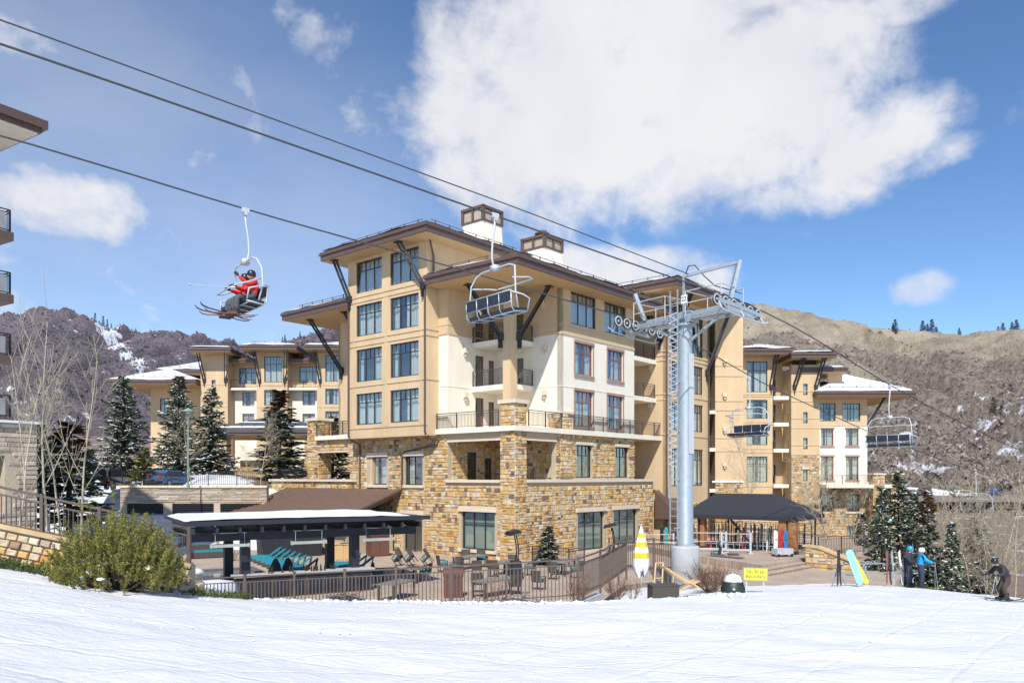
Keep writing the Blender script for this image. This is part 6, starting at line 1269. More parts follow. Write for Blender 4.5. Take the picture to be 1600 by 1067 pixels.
# ------------------------------------------------------------------ trees and shrubs
M_SPR = mat('spruce_needles', (.105, .145, .095), .8, .30, 1.5, island=.4, spec=.2, col2=(.19, .22, .125))
M_SPRO = mat('spruce_rusty', (.16, .085, .035), .85, .25, 2, island=.3, spec=.2)
M_PINE = mat('dwarf_pine_needles', (.17, .18, .04), .75, .25, 2, island=.4, spec=.2, col2=(.33, .30, .09))
M_JUN = mat('juniper', (.09, .12, .035), .8, .3, 3, island=.35, spec=.2)
M_SHRUB = mat('shrub_twigs', (.20, .125, .085), .9, .25, 3, island=.3, spec=.1)
def spruce_meshes(h, r, seed, rusty=0.0, snow=.30, dens=1.0):
    rs = np.random.RandomState(seed); V = []; F = []; SV = []; SF = []; RV = []; RF = []
    nl = int(h / .21); z = .10 * h
    for i in range(nl):
        f = i / nl; z = h * (.06 + .93 * f ** .93); rad = r * (1 - f) ** .82 * (.82 + .3 * rs.rand()) + .06
        nb = max(4, int((11 - 5 * f) * dens))
        for b in range(nb):
            an = rs.rand() * 6.283; L = rad * (.65 + .45 * rs.rand()); dx, dy = math.cos(an), math.sin(an); droop = (.42 - .5 * f) + .15 * rs.randn()
            n = max(3, int(L / .20))
            for k in range(1, n + 1):
                t = k / n; p = np.array([dx * L * t, dy * L * t, z - droop * L * t + .22 * L * t * t + rs.randn() * .03])
                for s in range(2 if t < .5 else 3):
                    a2 = an + rs.uniform(-1.15, 1.15); l = .26 + .22 * rs.rand(); wd = .075 + .06 * rs.rand()
                    d = np.array([math.cos(a2) * l, math.sin(a2) * l, rs.uniform(-.13, .10)]); q = np.array([-math.sin(a2), math.cos(a2), rs.uniform(-.6, .6)]) * wd
                    tv, tf = (RV, RF) if f > 1 - rusty * (.7 + .6 * rs.rand()) else (V, F)
                    o = len(tv); tv += [p - d * .2, p + d * .45 + q, p + d, p + d * .45 - q]; tf.append((o, o+1, o+2, o+3))
                if rs.rand() < snow * (.5 + .6 * t):
                    o = len(SV); w = .07 + .10 * rs.rand(); e = np.array([dx, dy, -droop * .5]) * w * 1.2; q = np.array([-dy, dx, 0]) * w * .75; c = p + np.array([0, 0, .07]); j = lambda: rs.randn(3) * .025
                    SV += [c - e + j(), c + q + j(), c + e + j(), c - q + j(), c + np.array([0, 0, .06])]; SF += [(o, o+1, o+4), (o+1, o+2, o+4), (o+2, o+3, o+4), (o+3, o, o+4)]
    def mk(nm, v, f, m):
        if not f: return None
        mb = MB(); mb.v = [tuple(p) for p in v]; mb.f = f; mb.r = [0] * len(f); me = mb.mesh(nm); me.materials.append(m); return me
    tr = MB().tube([(0,0,-.6),(0,0,h*.3),(0,0,h*.7),(0,0,h*.99)], [r*.085, r*.07, r*.04, .01], 8).mesh('trunk', True); tr.materials.append(M_TRUNK)
    return [('trunk', tr), ('crown', mk('crown', V, F, M_SPR)), ('crown_top', mk('crown_top', RV, RF, M_SPRO)), ('snow', mk('snow', SV, SF, M_WSNOW))]
SPR = {'big': spruce_meshes(10, 2.9, 1, 0, .62), 'big2': spruce_meshes(10, 2.8, 2, .10, .62), 'slim': spruce_meshes(7.5, 1.5, 3, .30, .28), 'slim2': spruce_meshes(7, 1.45, 4, 0, .38), 'far': spruce_meshes(9, 1.6, 5, 0, 0, .6), 'dark': spruce_meshes(5, 1.5, 6, .35, .12)}
def spruce(kind, x, y, z, s, rz, label, group=None, sx=None):
    t = thing('spruce_tree', label, 'spruce', (x, y, z), rz, group); t.scale = (sx or s, sx or s, s)
    for nm, me in SPR[kind]:
        if me is not None:
            o_ = link(nm, me, None, t)
            if nm == 'snow': o_['kind'] = 'stuff'
    return t
def spx(kind, px, ptop, Y, zb, rz, label, group=None, wide=1.0):
    h = {'big':10,'big2':10,'slim':7.5,'slim2':7,'far':9,'dark':5}[kind]; s = ((745 - ptop) / 1224 * Y + 5.35 - zb) / h
    return spruce(kind, (px-800)/1224*Y, Y, zb, s, rz, label, group, s*wide)
spx('big', 193, 585, 74, 4.3, .4, 'broad snow dusted spruce at the left end of the drive', None, 1.0); spx('big2', 280, 585, 75, 4.3, 2.1, 'broad snow dusted spruce with rusty top in front of the lodge roof'); spx('big', 330, 604, 78, 4.3, 3.9, 'snow dusted spruce directly behind the lamp post', None, 1.0)
spx('slim', 437, 606, 71, 4.2, 1, 'tall slim spruce with rusty top beside the porch pier', None, 1.35); spx('slim2', 520, 650, 74, 4.2, .3, 'young spruce seen through the stone porch', None, 1.3)
spx('dark', 108, 655, 46, 2.6, .2, 'dark spruce with rusty dead top behind the sloping railing', None, 1.25); spx('slim2', 63, 660, 56, 4.0, .8, 'small spruce left of the dark rusty one'); spx('slim2', 140, 700, 60, 4.2, 2.8, 'small young spruce between the dark spruce and the parked off-roader', None, 1.3)
spx('slim2', 1378, 757, 45, -2.2, 0, 'young spruce in front of the stone pier on the right', None, .68); spx('slim', 1450, 763, 49, -3.6, 1.2, 'spruce with rusty orange top behind the skiers', None, .66); spx('slim2', 1428, 768, 52, -3.8, 2.2, 'green spruce just left of the rusty topped one', None, .58); spx('slim2', 1487, 815, 47, -3.4, 3.1, 'small spruce right of the rusty topped one', None, .7); spx('slim2', 1404, 735, 84, -2.5, 4, 'dark spruce against the right stone pier')
spx('slim2', 1528, 806, 62, -5.0, 5, 'spruce below the far hanging chair', None, 1.2); spx('slim2', 1345, 800, 62, -3, 2, 'small spruce at the foot of the end pavilion')
spx('slim2', 857, 820, 47.8, 0, 1, 'small spruce planted inside the little railing', None, 1.7)
yg = spx('dark', 225, 700, 64, 4.3, 1, 'small yellow green conifer beside the drive fence', None, 1.2)
for c_ in yg.children:
    if c_.name.startswith('crown'): c_.data = c_.data.copy(); c_.data.materials.clear(); c_.data.materials.append(M_PINE)
    if c_.name.startswith('snow'): bpy.data.objects.remove(c_)
def on_hill(H, px, tmin=.0, t=None):
    X, D, Z, PX, T = H; j = int(np.argmin(np.abs(PX[0] - px))); i = int(np.argmin(np.abs(T[:, 0] - (t if t is not None else 1.0)))); return X[i, j], D[i, j], Z[i, j]
for px, h, t_ in ((1440,11,1),(1448,9,1),(1457,13,1),(1462,9,.99),(1500,7,1),(1560,8,1),(1568,10,1),(1580,9,1),(1590,12,1),(1398,10,.93),(1410,9,.92),(1416,8,.90),(1424,7,.9),(1396,6,1)):
    x, y, z = on_hill(HR, px, t=t_); s = h/9; spruce('far', x, y, z-1, s, px*.1, 'dark conifer standing on the right cliff top skyline' if t_ == 1 else 'dark conifer in the clump below the right skyline', 'conifers on the right cliff', s*1.5)
for px, h, t_ in ((1237,11,.62),(1244,8,.60),(1552,13,.75),(1565,11,.72),(1590,12,.8),(1500,7,.7)):
    x, y, z = on_hill(HS, px, t=t_); spruce('far', x, y, z-.6, h/9*.7, px*.3, 'lone dark conifer on the brushy spur of the right hill', 'conifers on the right spur', h/9*.9)
for px, h in ((134,16),(140,12),(150,26),(158,14),(161,24),(167,20),(173,18),(180,14),(203,12),(214,11)):
    x, y, z = on_hill(HL, px); spruce('far', x, y, z-1, h/9, px, 'slim conifer on the skyline of the left mountain', 'conifers on the left skyline', h/9*.8)
for px, h in ((383,9),(440,8),(446,9),(470,7)):
    x, y, z = on_hill(HM, px); spruce('far', x, y, z-1, h/9, px, 'small conifer on the skyline of the middle ridge', 'conifers on the middle ridge', h/9)
def branchy(h, r0, seed, spread=.55, n1=16, depth=3, upright=.6, bend=.12, first=.22, twig=.006):
    rs = random.Random(seed); mb = MB()
    def grow(p, d, L, r, lev):
        n = 6 if lev == 0 else 4; pts = [p.copy()]; rad = [r]; q = p.copy(); dd = d.copy()
        for i in range(n):
            dd = (dd + Vector((rs.gauss(0, bend), rs.gauss(0, bend), rs.gauss(0, bend*.5) + (.10*upright if lev else 0)))).normalized(); q = q + dd*(L/n); pts.append(q.copy()); rad.append(max(twig, r*(1-.86*(i+1)/n)))
        mb.tube(pts, rad, 6 if lev == 0 else (4 if lev == 1 else 3), False)
        if lev < depth:
            k = n1 if lev == 0 else max(3, int(n1*.42/(lev)))
            for i in range(k):
                t = first + (1-first)*(i+rs.random()*.8)/k if lev == 0 else .25+.7*rs.random(); t = min(t, .98); j = min(int(t*n), n-1); b = pts[j].lerp(pts[j+1], t*n-j)
                ax = (pts[j+1]-pts[j]).normalized(); a = rs.random()*6.283; s = ax.orthogonal().normalized(); s = Matrix.Rotation(a, 3, ax) @ s
                nd = (ax*(1-spread)+s*spread+Vector((0,0,upright*.35))).normalized(); grow(b, nd, L*(.42 if lev == 0 else .5)*(1.15-t*.7 if lev == 0 else 1)*rs.uniform(.7,1.1), max(twig, rad[j]*.45), lev+1)
    grow(Vector((0,0,-.3)), Vector((rs.uniform(-.03,.03), rs.uniform(-.03,.03), 1)), h, r0, 0); return mb
ASP = [branchy(8, .055, 100+i, .5, 9, 2, .9, .05, .28, .007).mesh('aspen', True) for i in range(3)] + [branchy(7, .055, 120+i, .55, 17, 3, .5, .07, .25, .006).mesh('aspen', True) for i in range(3)]
for me in ASP: me.materials.append(M_BARK)
def aspen(k, px, ptop, Y, zb, rz, label, wide=1.0, group=None):
    hh = 8 if k < 3 else 7; s = ((745-ptop)/1224*Y + 5.35 - zb)/hh; t = thing('aspen_tree', label, 'aspen', ((px-800)/1224*Y, Y, zb), rz, group); t.scale = (s*wide, s*wide, s); link('branches', ASP[k], None, t); return t
for i, (k, px, pt, Y, zb, lab) in enumerate(((0,78,488,27,2.6,'tallest slender bare aspen behind the sloping railing'),(1,24,560,25.5,2.9,'thick pale bare aspen nearest the apartment block'),(2,46,545,26.5,2.8,'slender bare aspen between the thick pale one and the tallest one'),(1,104,560,28,2.3,'leaning bare aspen just right of the tallest one'),(2,122,548,29,2.1,'thin bare aspen farthest from the apartment block'))): aspen(k, px, pt, Y, zb, i*1.3, lab, .95)
aspen(3, 55, 600, 62, 4.6, 0, 'fine twigged tan bare tree beyond the slender aspens', 1.3); aspen(4, 300, 640, 66, 4.4, 2, 'white trunked bare aspen beside the lamp post', 1.0); aspen(5, 408, 650, 66, 4.4, 3, 'pale bare aspen left of the porch pier', 1.0); aspen(3, 385, 700, 64, 4.4, 1, 'low bare tree before the entrance canopy', 1.2)
aspen(4, 1303, 715, 47, -.6, 1, 'white bare aspen in front of the end pavilion', 1.1); aspen(3, 1175, 668, 60, .3, 2, 'bare aspen in front of the far tall windows', .9); aspen(5, 1262, 745, 55, -.3, 4, 'bare tree at the tent corner', 1.2); aspen(3, 1330, 760, 50, -.8, 5, 'bare tree right of the white aspen', 1.1)
rs = random.Random(5)
for i in range(9):
    px = 1462 + i*12 + rs.uniform(-6, 6) + (25 if i > 3 else 0); Y = rs.uniform(44, 64); aspen(3 + i % 3, px, rs.uniform(735, 800), Y, -4 - (Y-44)*.08, rs.random()*6, 'bare tan aspen in the grove beyond the right snow edge', 1.0, 'aspens beyond the right snow edge')
SHR = [branchy(1.3, .012, 200+i, .8, 26, 2, .5, .12, .02, .004) for i in range(2)]
def shrub(loc, s, label, seed, n=26, m_=None, lean=.55, up=1.0):
    rs = random.Random(seed); mb = MB()
    for i in range(n):
        a = rs.random()*6.283; sp = lean*rs.random()**.6; d = Vector((math.cos(a)*sp, math.sin(a)*sp, up)).normalized(); p = Vector((math.cos(a)*.12, math.sin(a)*.12, -.1)); L = rs.uniform(.6, 1.05)
        pts = [p]; q = p.copy(); dd = d
        for k in range(4): dd = (dd + Vector((rs.gauss(0,.12), rs.gauss(0,.12), .05))).normalized(); q = q + dd*L/4; pts.append(q.copy())
        mb.tube(pts, [.012,.009,.007,.005,.003], 3, False)
        for k in range(9):
            j = rs.randint(1, 3); b = pts[j].lerp(pts[j+1], rs.random()); e = (dd*.5 + Vector((rs.gauss(0,.6), rs.gauss(0,.6), rs.gauss(.25,.4)))).normalized(); mid_ = b + e*.14; mb.tube([b, mid_, b + (e + Vector((0,0,.3)))*.26], [.005,.004,.002], 3, False)
    t = thing('bare_shrub', label, 'shrub', loc, rs.random()*6); t.scale = (s, s, s); obj('twigs', mb, m_ or M_SHRUB, t); return t
shrub((7.95, 31.3, .85), 1.25, 'round reddish brown bare shrub right of the tower footing', 1, 70, lean=1.2, up=.75); shrub((2.35, 27.9, .95), 1.15, 'upright bare shrub in front of the fence corner', 2, 22, lean=.5); shrub((3.75, 28.3, 1.0), .95, 'tan bare shrub between the fence corner and the umbrella', 3, 28, lean=.8); shrub((4.4, 28.5, 1.0), .8, 'thin dark bare shrub at the umbrella foot', 4, 14, lean=.6); shrub((-.7, 27.7, 1.0), .9, 'thin bare shrub against the middle of the fence', 5, 9, lean=.4)
x_, y_, z_ = gp_(362, 876); shrub((x_, y_, 0), .9, 'tan grass-like shrub beyond the pergola posts', 6, 30, M_TWIG, .6); shrub((9.6, 35.2, .5), 1.0, 'low bare shrub behind the round one', 7, 24, lean=1.0); x_, y_, z_ = gp_(415, 870)
rs = random.Random(9)
for i in range(13):
    px = rs.uniform(1470, 1640); Y = rs.uniform(48, 62); shrub(((px-800)/1224*Y, Y, gz((px-800)/1224*Y, Y)), rs.uniform(1.4, 2.4), 'tall tan thicket shrub below the right snow edge', 300+i, 14, M_TWIG, .5)['group'] = 'thicket below the snow edge'
# dwarf pine in front of the sloping railing: upright candles of needles
def dwarf_pine():
    rs = np.random.RandomState(3); V = []; F = []; SV = []; SF = []; mbw = MB()
    for i in range(760):
        a = rs.rand()*6.283; rr_ = rs.rand()**.5; x = math.cos(a)*rr_*1.72; y = math.sin(a)*rr_*1.35; top = (1-rr_**2.2)*1.55 + .40 + rs.rand()*.4 + (.65 if rs.rand() < .06 else 0)
        zb = rs.rand()**.6*top*.9; L = .38 + .25*rs.rand(); d = np.array([math.cos(a)*rr_*.5, math.sin(a)*rr_*.5, .9+.2*rs.rand()]) + rs.randn(3)*.12; d /= np.linalg.norm(d); base = np.array([x, y, zb])
        if i % 4 == 0: mbw.tube([(x*.15, y*.15, 0), (x*.7, y*.7, zb*.5), tuple(base)], [.03, .02, .012], 4, False)
        for k in range(64):
            t = rs.rand(); p = base + d*L*t; e = d*.45 + rs.randn(3)*.55; e /= np.linalg.norm(e); l = .12*(1.15-.5*t); w = np.cross(e, rs.randn(3)); w = w/np.linalg.norm(w)*.011
            o = len(V); V += [p - w, p + w, p + e*l]; F.append((o, o+1, o+2))
        if rs.rand() < .09 and zb < top*.55:
            o = len(SV); w = .06 + .10*rs.rand(); c = base + d*L*.3
            n_s = 7; SV += [c + np.array([math.cos(q)*w*(.7+.5*rs.rand()), math.sin(q)*w*(.7+.5*rs.rand()), rs.randn()*.03]) for q in np.linspace(0, 6.283, n_s, endpoint=False)] + [c + np.array([0,0,.08])]; SF += [(o+q, o+(q+1)%n_s, o+n_s) for q in range(n_s)]
    t = thing('dwarf_pine', 'bushy green dwarf pine with snow clumps in front of the sloping railing', 'pine shrub', (-11.45, 22.7, gz(-11.45, 22.7)-.05))
    for nm, v, f, m_ in (('needles', V, F, M_PINE), ('snow', SV, SF, M_WSNOW)): mb = MB(); mb.v = [tuple(q) for q in v]; mb.f = f; mb.r = [0]*len(f); obj(nm, mb, m_, t)['kind'] = 'stuff'
    obj('stems', mbw, M_TRUNK, t)
dwarf_pine()
def ground_juniper(spots, name_label):
    rs = np.random.RandomState(8); V = []; F = []
    for cx, cy, rx, ry, n in spots:
        for i in range(n):
            a = rs.rand()*6.283; q = rs.rand()**.5; x = cx + math.cos(a)*q*rx; y = cy + math.sin(a)*q*ry; z = 0
            d = np.array([rs.randn()*.6, rs.randn()*.6, .5+.3*rs.rand()]); d /= np.linalg.norm(d); b = np.array([x, y, 0.0]); V_ = []
            for k in range(14):
                p = b + d*.28*rs.rand(); e = d*.4 + rs.randn(3)*.5; e /= np.linalg.norm(e); w = np.cross(e, rs.randn(3)); w = w/np.linalg.norm(w)*.012; V_ += [p-w, p+w, p+e*.10]
            g_ = 0; o = len(V); V += [v for v in V_]; F += [(o+3*k, o+3*k+1, o+3*k+2) for k in range(14)]
    v = np.array(V); v[:, 2] += snow_z(v[:, 0], v[:, 1]); mb = MB(); mb.v = [tuple(p) for p in v]; mb.f = F; mb.r = [0]*len(F); return tag(obj('juniper', mb, M_JUN), name_label, 'ground cover', kind='stuff')
ground_juniper([(-14.8,23.0,1.6,.45,420),(-13.2,23.1,.8,.4,150),(-9.6,25.3,1.2,.4,160)], 'low juniper ground cover along the foot of the stone wall')
# ------------------------------------------------------------------ people
M_SKIN = mat('skin', (.55, .36, .27), .6, .05); M_GLOVE = mat('glove_black', (.03,.03,.035), .7); M_GOG = mat('goggle_lens', (.03,.03,.05), .12, spec=.8)
JACK = {'blue': mat('jacket_blue', (.01,.30,.62), .7, .12, 6, .2, 25), 'navy': mat('jacket_navy', (.022,.026,.045), .75, .15, 6, .2, 25), 'black': mat('jacket_black', (.02,.022,.028), .7, .15, 6, .2, 25), 'red': mat('jacket_red', (.62,.03,.025), .7, .12, 6, .2, 25)}
PANT = {'navy': mat('pants_navy', (.03,.036,.065), .8, .15, 6, .2, 25), 'grey': mat('pants_grey', (.075,.078,.09), .8, .15, 6, .2, 25), 'brown': mat('pants_brown', (.055,.043,.035), .8, .15, 6, .2, 25)}
def body(parent, J, bones, mats_, name='body'):
    """J: joint -> (pos, radius); bones: (a, b, material index). One skinned surface."""
    names = list(J); idx = {k: i for i, k in enumerate(names)}
    me = bpy.data.meshes.new('skeleton'); me.from_pydata([J[k][0] for k in names], [(idx[a], idx[b]) for a, b, _ in bones], []); o = bpy.data.objects.new('skeleton', me); COL.objects.link(o)
    md = o.modifiers.new('skin', 'SKIN'); sv = me.skin_vertices[0].data
    for i, k in enumerate(names): r = J[k][1]; sv[i].radius = (r, r) if not isinstance(r, tuple) else r; sv[i].use_root = (k == 'pelvis')
    ss = o.modifiers.new('sub', 'SUBSURF'); ss.levels = 2; ss.render_levels = 2
    dg = bpy.context.evaluated_depsgraph_get(); dg.update(); m2 = bpy.data.meshes.new_from_object(o.evaluated_get(dg)); bpy.data.objects.remove(o)
    m2.materials.clear()
    for m_ in mats_: m2.materials.append(m_)
    seg = [(Vector(J[a][0]), Vector(J[b][0]), mi) for a, b, mi in bones]
    for pg in m2.polygons:
        c = pg.center; best = 9; bi = 0
        for a, b, mi in seg:
            ab = b-a; t = max(0, min(1, (c-a).dot(ab)/max(1e-9, ab.length_squared))); d = (c-(a+ab*t)).length
            if d < best: best = d; bi = mi
        pg.material_index = bi; pg.use_smooth = True
    return link(name, m2, None, parent)
def glove(parent, p, d, up):
    """gloved hand closed round a grip: palm, four fingers of unequal length, thumb from the side"""
    p = Vector(p); d = Vector(d).normalized(); u = (Vector(up) - d*Vector(up).dot(d)).normalized(); s = d.cross(u); mb = MB()
    mb.tube([p - d*.05, p + d*.0, p + d*.05], [.035,.048,.042], 8)
    for i, L in enumerate((.075,.085,.08,.06)):
        o = p + d*.05 + u*(.033-.022*i); mb.tube([o, o + d*L*.45 + s*.012, o + d*L*.6 + s*.04, o + d*L*.35 + s*.06], [.012,.012,.011,.009], 6)
    mb.tube([p + u*.035, p + u*.06 + d*.03 + s*.02, p + u*.045 + d*.055 + s*.045], [.014,.013,.011], 6); return obj('glove', mb, M_GLOVE, parent, True)
def headgear(parent, hp, face, m_helm, goggles=True, tilt=0):
    t = Matrix.Translation(Vector(hp)) @ Matrix.Rotation(math.atan2(face[1], face[0]), 4, 'Z') @ Matrix.Rotation(tilt, 4, 'Y')
    hm = MB(); hm.m = t
    prof = [(.001,.145),(.06,.138),(.105,.11),(.13,.06),(.137,0.0),(.134,-.04),(.12,-.06)]
    hm.lathe(prof[::-1], 20); obj('helmet', hm, m_helm, parent, True)
    fc = MB(); fc.m = t; fc.sphere((.035,0,-.045), .09, 14, 10, (1.02,.86,1.15)); fc.sphere((.128,0,-.06), .018, 8, 6, (1,.8,1.3)); fc.tube([(.118,-.028,-.098),(.126,0,-.10),(.118,.028,-.098)], .007, 6); fc.sphere((.02,.085,-.06), .02, 8, 6, (1,.5,1.4)); fc.sphere((.02,-.085,-.06), .02, 8, 6, (1,.5,1.4)); obj('face', fc, M_SKIN, parent, True)
    if goggles:
        g = MB(); g.m = t; n = 9
        ring = [(.128*math.cos(a)*1.02, .118*math.sin(a)) for a in np.linspace(-1.0, 1.0, n)]
        for (x0,y0),(x1,y1) in zip(ring[:-1], ring[1:]): g.add([(x0,y0,-.055),(x1,y1,-.055),(x1,y1,.035),(x0,y0,.035),(x0*.9,y0,-.055),(x1*.9,y1,-.055),(x1*.9,y1,.035),(x0*.9,y0,.035)], [(0,1,2,3),(7,6,5,4),(3,2,6,7),(0,4,5,1)])
        obj('goggles', g, M_GOG, parent)
BONES = [('pelvis','waist',0),('waist','chest',0),('chest','neck',0),('neck','head',2),('chest','shL',0),('shL','elL',0),('elL','haL',0),('chest','shR',0),('shR','elR',0),('elR','haR',0),('pelvis','hipL',1),('hipL','knL',1),('knL','anL',1),('anL','toL',3),('pelvis','hipR',1),('hipR','knR',1),('knR','anR',1),('anR','toR',3)]
RAD = {'pelvis':(.185,.155),'waist':(.18,.15),'chest':(.20,.16),'neck':.07,'head':.08,'shL':.105,'shR':.105,'elL':.08,'elR':.08,'haL':.05,'haR':.05,'hipL':.128,'hipR':.128,'knL':.10,'knR':.10,'anL':.085,'anR':.085,'toL':.05,'toR':.05}
def person(label, loc, rz, P, jacket, pants, helm, face=(1,0), tilt=0, group=None):
    t = thing('person', label, 'person', loc, rz, group); J = {k: (P[k], RAD[k]) for k in RAD}
    body(t, J, BONES, [JACK[jacket], PANT[pants], M_SKIN, M_RUBBER]); hp = Vector(P['head']) + Vector((0,0,.045)); headgear(t, hp, face, helm, True, tilt)
    for s in 'LR':
        d = Vector(P['ha'+s]) - Vector(P['el'+s]); glove(t, Vector(P['ha'+s]) + d.normalized()*.05, d, (0,0,1))
        an = Vector(P['an'+s]); to = Vector(P['to'+s]); f = (to-an); f.z = 0; f = f.normalized() if f.length > 1e-4 else Vector((1,0,0)); b = MB(); b.m = Matrix.Translation(an) @ Matrix.Rotation(math.atan2(f.y, f.x), 4, 'Z') @ Matrix.Rotation(0, 4, 'Y')
        b.lathe([(.075,.16),(.085,.05),(.08,-.04),(.075,-.1)], 10); b.box(-.10,.24,-.055,.055,-.12,-.03); obj('boot', b, M_RUBBER, t)
    return t
HEL = {'white': mat('helmet_white', (.75,.74,.72), .35), 'blue': mat('helmet_blue', (.01,.32,.52), .35), 'black': mat('helmet_black', (.02,.02,.025), .3)}
def stand(lean=0.0, knee=.06, haL=(.38,.30,1.05), haR=(.30,-.32,1.0), elL=(.08,.36,1.12), elR=(.05,-.36,1.10), stance=.11):
    return {'pelvis':(0,0,.95),'waist':(lean*.3,0,1.12),'chest':(lean*.7,0,1.33),'neck':(lean*.95,0,1.50),'head':(lean*1.1+.02,0,1.60),'shL':(lean*.75,.19,1.40),'shR':(lean*.75,-.19,1.40),'elL':elL,'elR':elR,'haL':haL,'haR':haR,'hipL':(0,stance*.8,.88),'hipR':(0,-stance*.8,.88),'knL':(knee,stance,.50),'knR':(knee,-stance,.50),'anL':(0,stance,.13),'anR':(0,-stance,.13),'toL':(.14,stance,.06),'toR':(.14,-stance,.06)}
def ski_pair(loc, rz, m_, label, L=1.65, gap=.22, pitch=0.0, grp=None):
    for i, y in enumerate((-gap/2, gap/2)):
        off = Vector((-L*.5*math.cos(rz) - y*math.sin(rz), -L*.5*math.sin(rz) + y*math.cos(rz), L*.5*math.sin(pitch))); o = link('ski', ski_mesh(L), m_, None, tuple(Vector(loc)+off)); o.rotation_euler = (0, pitch, rz); tag(o, label, 'ski', grp or label)
def pole(a, b, label, grp):
    a = Vector(a); b = Vector(b); d = (b-a).normalized(); mb = MB(); mb.tube([a - d*.06, a + d*.1], .018, 8); mb.tube([a, b], .009, 6); q = b - d*.07; mb.tube([q, q + d*.006], [.045,.045], 10); tag(obj('ski_pole', mb, M_GALV), label, 'ski pole', grp)
def world(t, p): return Matrix.Translation(t.location) @ Matrix.Rotation(t.rotation_euler[2], 4, 'Z') @ Vector(p)
z1 = gz(18.25, 35.0) + .06
s1 = person('skier in bright blue jacket and white helmet with one arm stretched out', (18.25, 35.0, z1), R(-12), stand(.03, .05, haL=(.20,.16,.95), elL=(.02,.30,1.10), haR=(.46,-.30,1.12), elR=(.22,-.34,1.20)), 'blue', 'navy', HEL['white'], (.6,.8))
ski_pair((18.35, 35.0, z1-.05), R(-8), SC[0], 'dark ski worn by the skier in the blue jacket', 1.6, .26, grp='skis of the blue jacket skier'); pole(world(s1, (.50,-.32,1.12)), (18.85, 34.65, z1-.08), 'ski pole under the outstretched hand of the blue skier', 'poles of the blue skier'); pole(world(s1, (.50,-.28,1.12)), (18.80, 34.8, z1-.08), 'ski pole under the outstretched hand of the blue skier', 'poles of the blue skier')
z2 = gz(18.35, 36.3) + .06
s2 = person('skier in dark jacket and blue helmet standing behind the blue skier', (18.35, 36.2, z2), R(-40), stand(.02, .05, haL=(.30,.12,1.12), elL=(.08,.30,1.12), haR=(.30,-.10,1.10), elR=(.08,-.30,1.12)), 'navy', 'navy', HEL['blue'], (.9,-.3))
for o_ in (s2,): o_.scale = (1.05, 1.05, 1.05)
ski_pair((18.8, 36.0, z2-.05), R(-14), SC[5], 'pale green ski worn by the skier in the dark jacket', 1.7, .26, grp='skis of the dark jacket skier')
z3 = gz(18.85, 30.0) + .06
P3 = {'pelvis':(-.12,0,.80),'waist':(-.02,0,.98),'chest':(.16,0,1.18),'neck':(.30,0,1.34),'head':(.40,0,1.42),'shL':(.18,.19,1.26),'shR':(.18,-.19,1.26),'elL':(.30,.34,1.0),'elR':(.30,-.34,1.0),'haL':(.55,.30,.98),'haR':(.55,-.30,.95),'hipL':(-.10,.10,.74),'hipR':(-.10,-.10,.74),'knL':(.14,.13,.46),'knR':(.14,-.13,.46),'anL':(0,.13,.13),'anR':(0,-.13,.13),'toL':(.14,.13,.06),'toR':(.14,-.13,.06)}
s3 = person('skier in black jacket leaning forward on poles at the right snow edge', (18.85, 30.0, z3), R(187), P3, 'black', 'brown', HEL['black'], (1,0), .2)
ski_pair((18.95, 30.0, z3-.05), R(187), SC[0], 'black ski worn by the skier leaning on poles', 1.6, .28, grp='skis of the leaning skier')
pole(world(s3, (.60,.30,.98)), world(s3, (.95,.45,-.06)), 'ski pole planted in front of the leaning skier', 'poles of the leaning skier'); pole(world(s3, (.60,-.30,.95)), world(s3, (.35,-.5,-.06)), 'ski pole planted in front of the leaning skier', 'poles of the leaning skier')
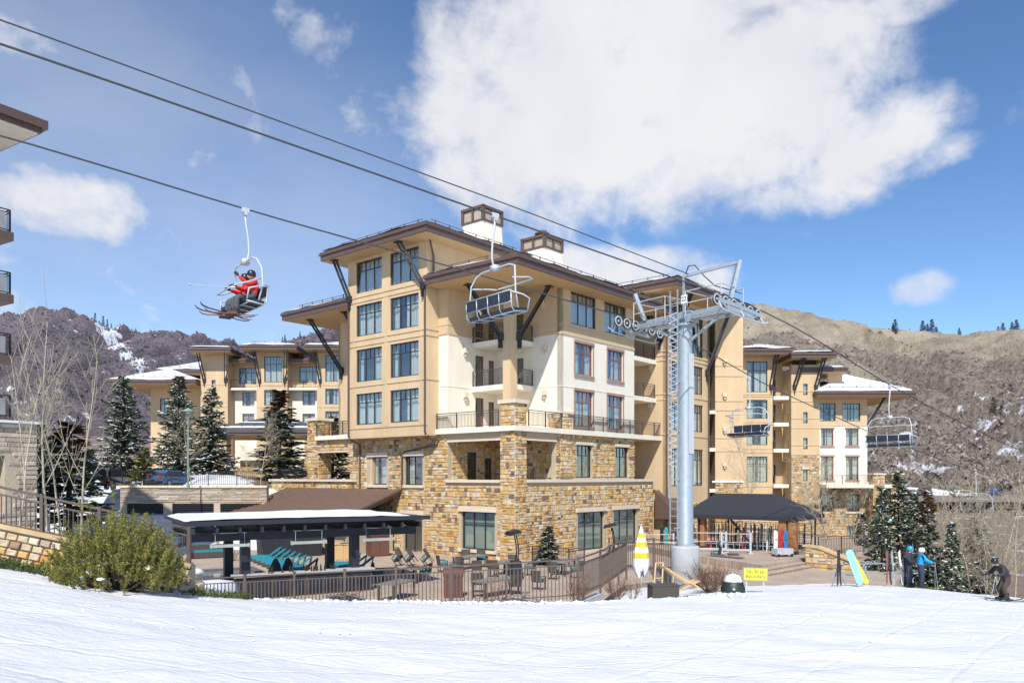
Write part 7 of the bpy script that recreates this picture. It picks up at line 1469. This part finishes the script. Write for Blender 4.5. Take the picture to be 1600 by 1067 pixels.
# two riders on the lift
fa = math.atan2(-DV.y, -DV.x); ga = gripC(24.5)
for k, (y, hand, lab) in enumerate(((.55, 'up', 'rider in red jacket and black helmet on the chair, raising one hand'), (.02, 'down', 'rider in red jacket with helmet and tan scarf beside the other rider'))):
    P = {'pelvis':(-.02,0,-2.84),'waist':(-.06,0,-2.66),'chest':(-.06,0,-2.44),'neck':(-.03,0,-2.27),'head':(.01,0,-2.17),'shL':(-.04,.19,-2.37),'shR':(-.04,-.19,-2.37),'elL':(.12,.27,-2.56),'elR':(.12,-.27,-2.56),'haL':(.42,.20,-2.50),'haR':(.42,-.18,-2.52),'hipL':(.06,.10,-2.86),'hipR':(.06,-.10,-2.86),'knL':(.50,.13,-2.88),'knR':(.50,-.13,-2.88),'anL':(.52,.13,-3.32),'anR':(.52,-.13,-3.32),'toL':(.66,.13,-3.40),'toR':(.66,-.13,-3.40)}
    if hand == 'up': P['elL'] = (.20,.24,-2.50); P['haL'] = (.48,.20,-2.26)
    loc = Vector(ga) + Vector((math.cos(fa)*0 - math.sin(fa)*y, math.sin(fa)*0 + math.cos(fa)*y, 0)); t = person(lab, tuple(loc), fa, P, 'red', 'grey', HEL['black'], (1, -.3 if k else .2))
    if k: obj('scarf', MB().lathe([(.09,-2.33),(.10,-2.28),(.085,-2.22)], 14), MATS['sling_canvas'], t, True)
    for yy in (-.13, .13):
        q = world(t, (.60, yy, -3.47)); q.z = loc.z - 3.47; o = link('ski', ski_mesh(1.65), SC[0] if k else SC[4], None, (q.x - math.cos(fa)*.75, q.y - math.sin(fa)*.75, q.z - .06 + (.05 if k else .12))); o.rotation_euler = (0, R(-9 if k else 3) , fa + yy*.6); tag(o, 'dark ski hanging from the boots of the ' + ('scarfed' if k else 'waving') + ' lift rider', 'ski', 'skis of the ' + ('scarfed' if k else 'waving') + ' rider')
rd = ga; pole((ga.x-.3+.25, ga.y-.9, ga.z-2.62), (ga.x-1.35, ga.y-1.1, ga.z-2.58), 'ski pole held across the lap of the lift riders', 'poles of the lift riders')
for o in list(COL.objects):
    if o.type == 'MESH' and o.parent is None and 'kind' not in o and 'label' not in o: print('UNLABELLED', o.name)
print('OBJECTS', len(COL.objects), 'TRIS', sum(len(o.data.loop_triangles) or sum(len(p.vertices)-2 for p in o.data.polygons) for o in COL.objects if o.type == 'MESH' and not o.data.users > 1))
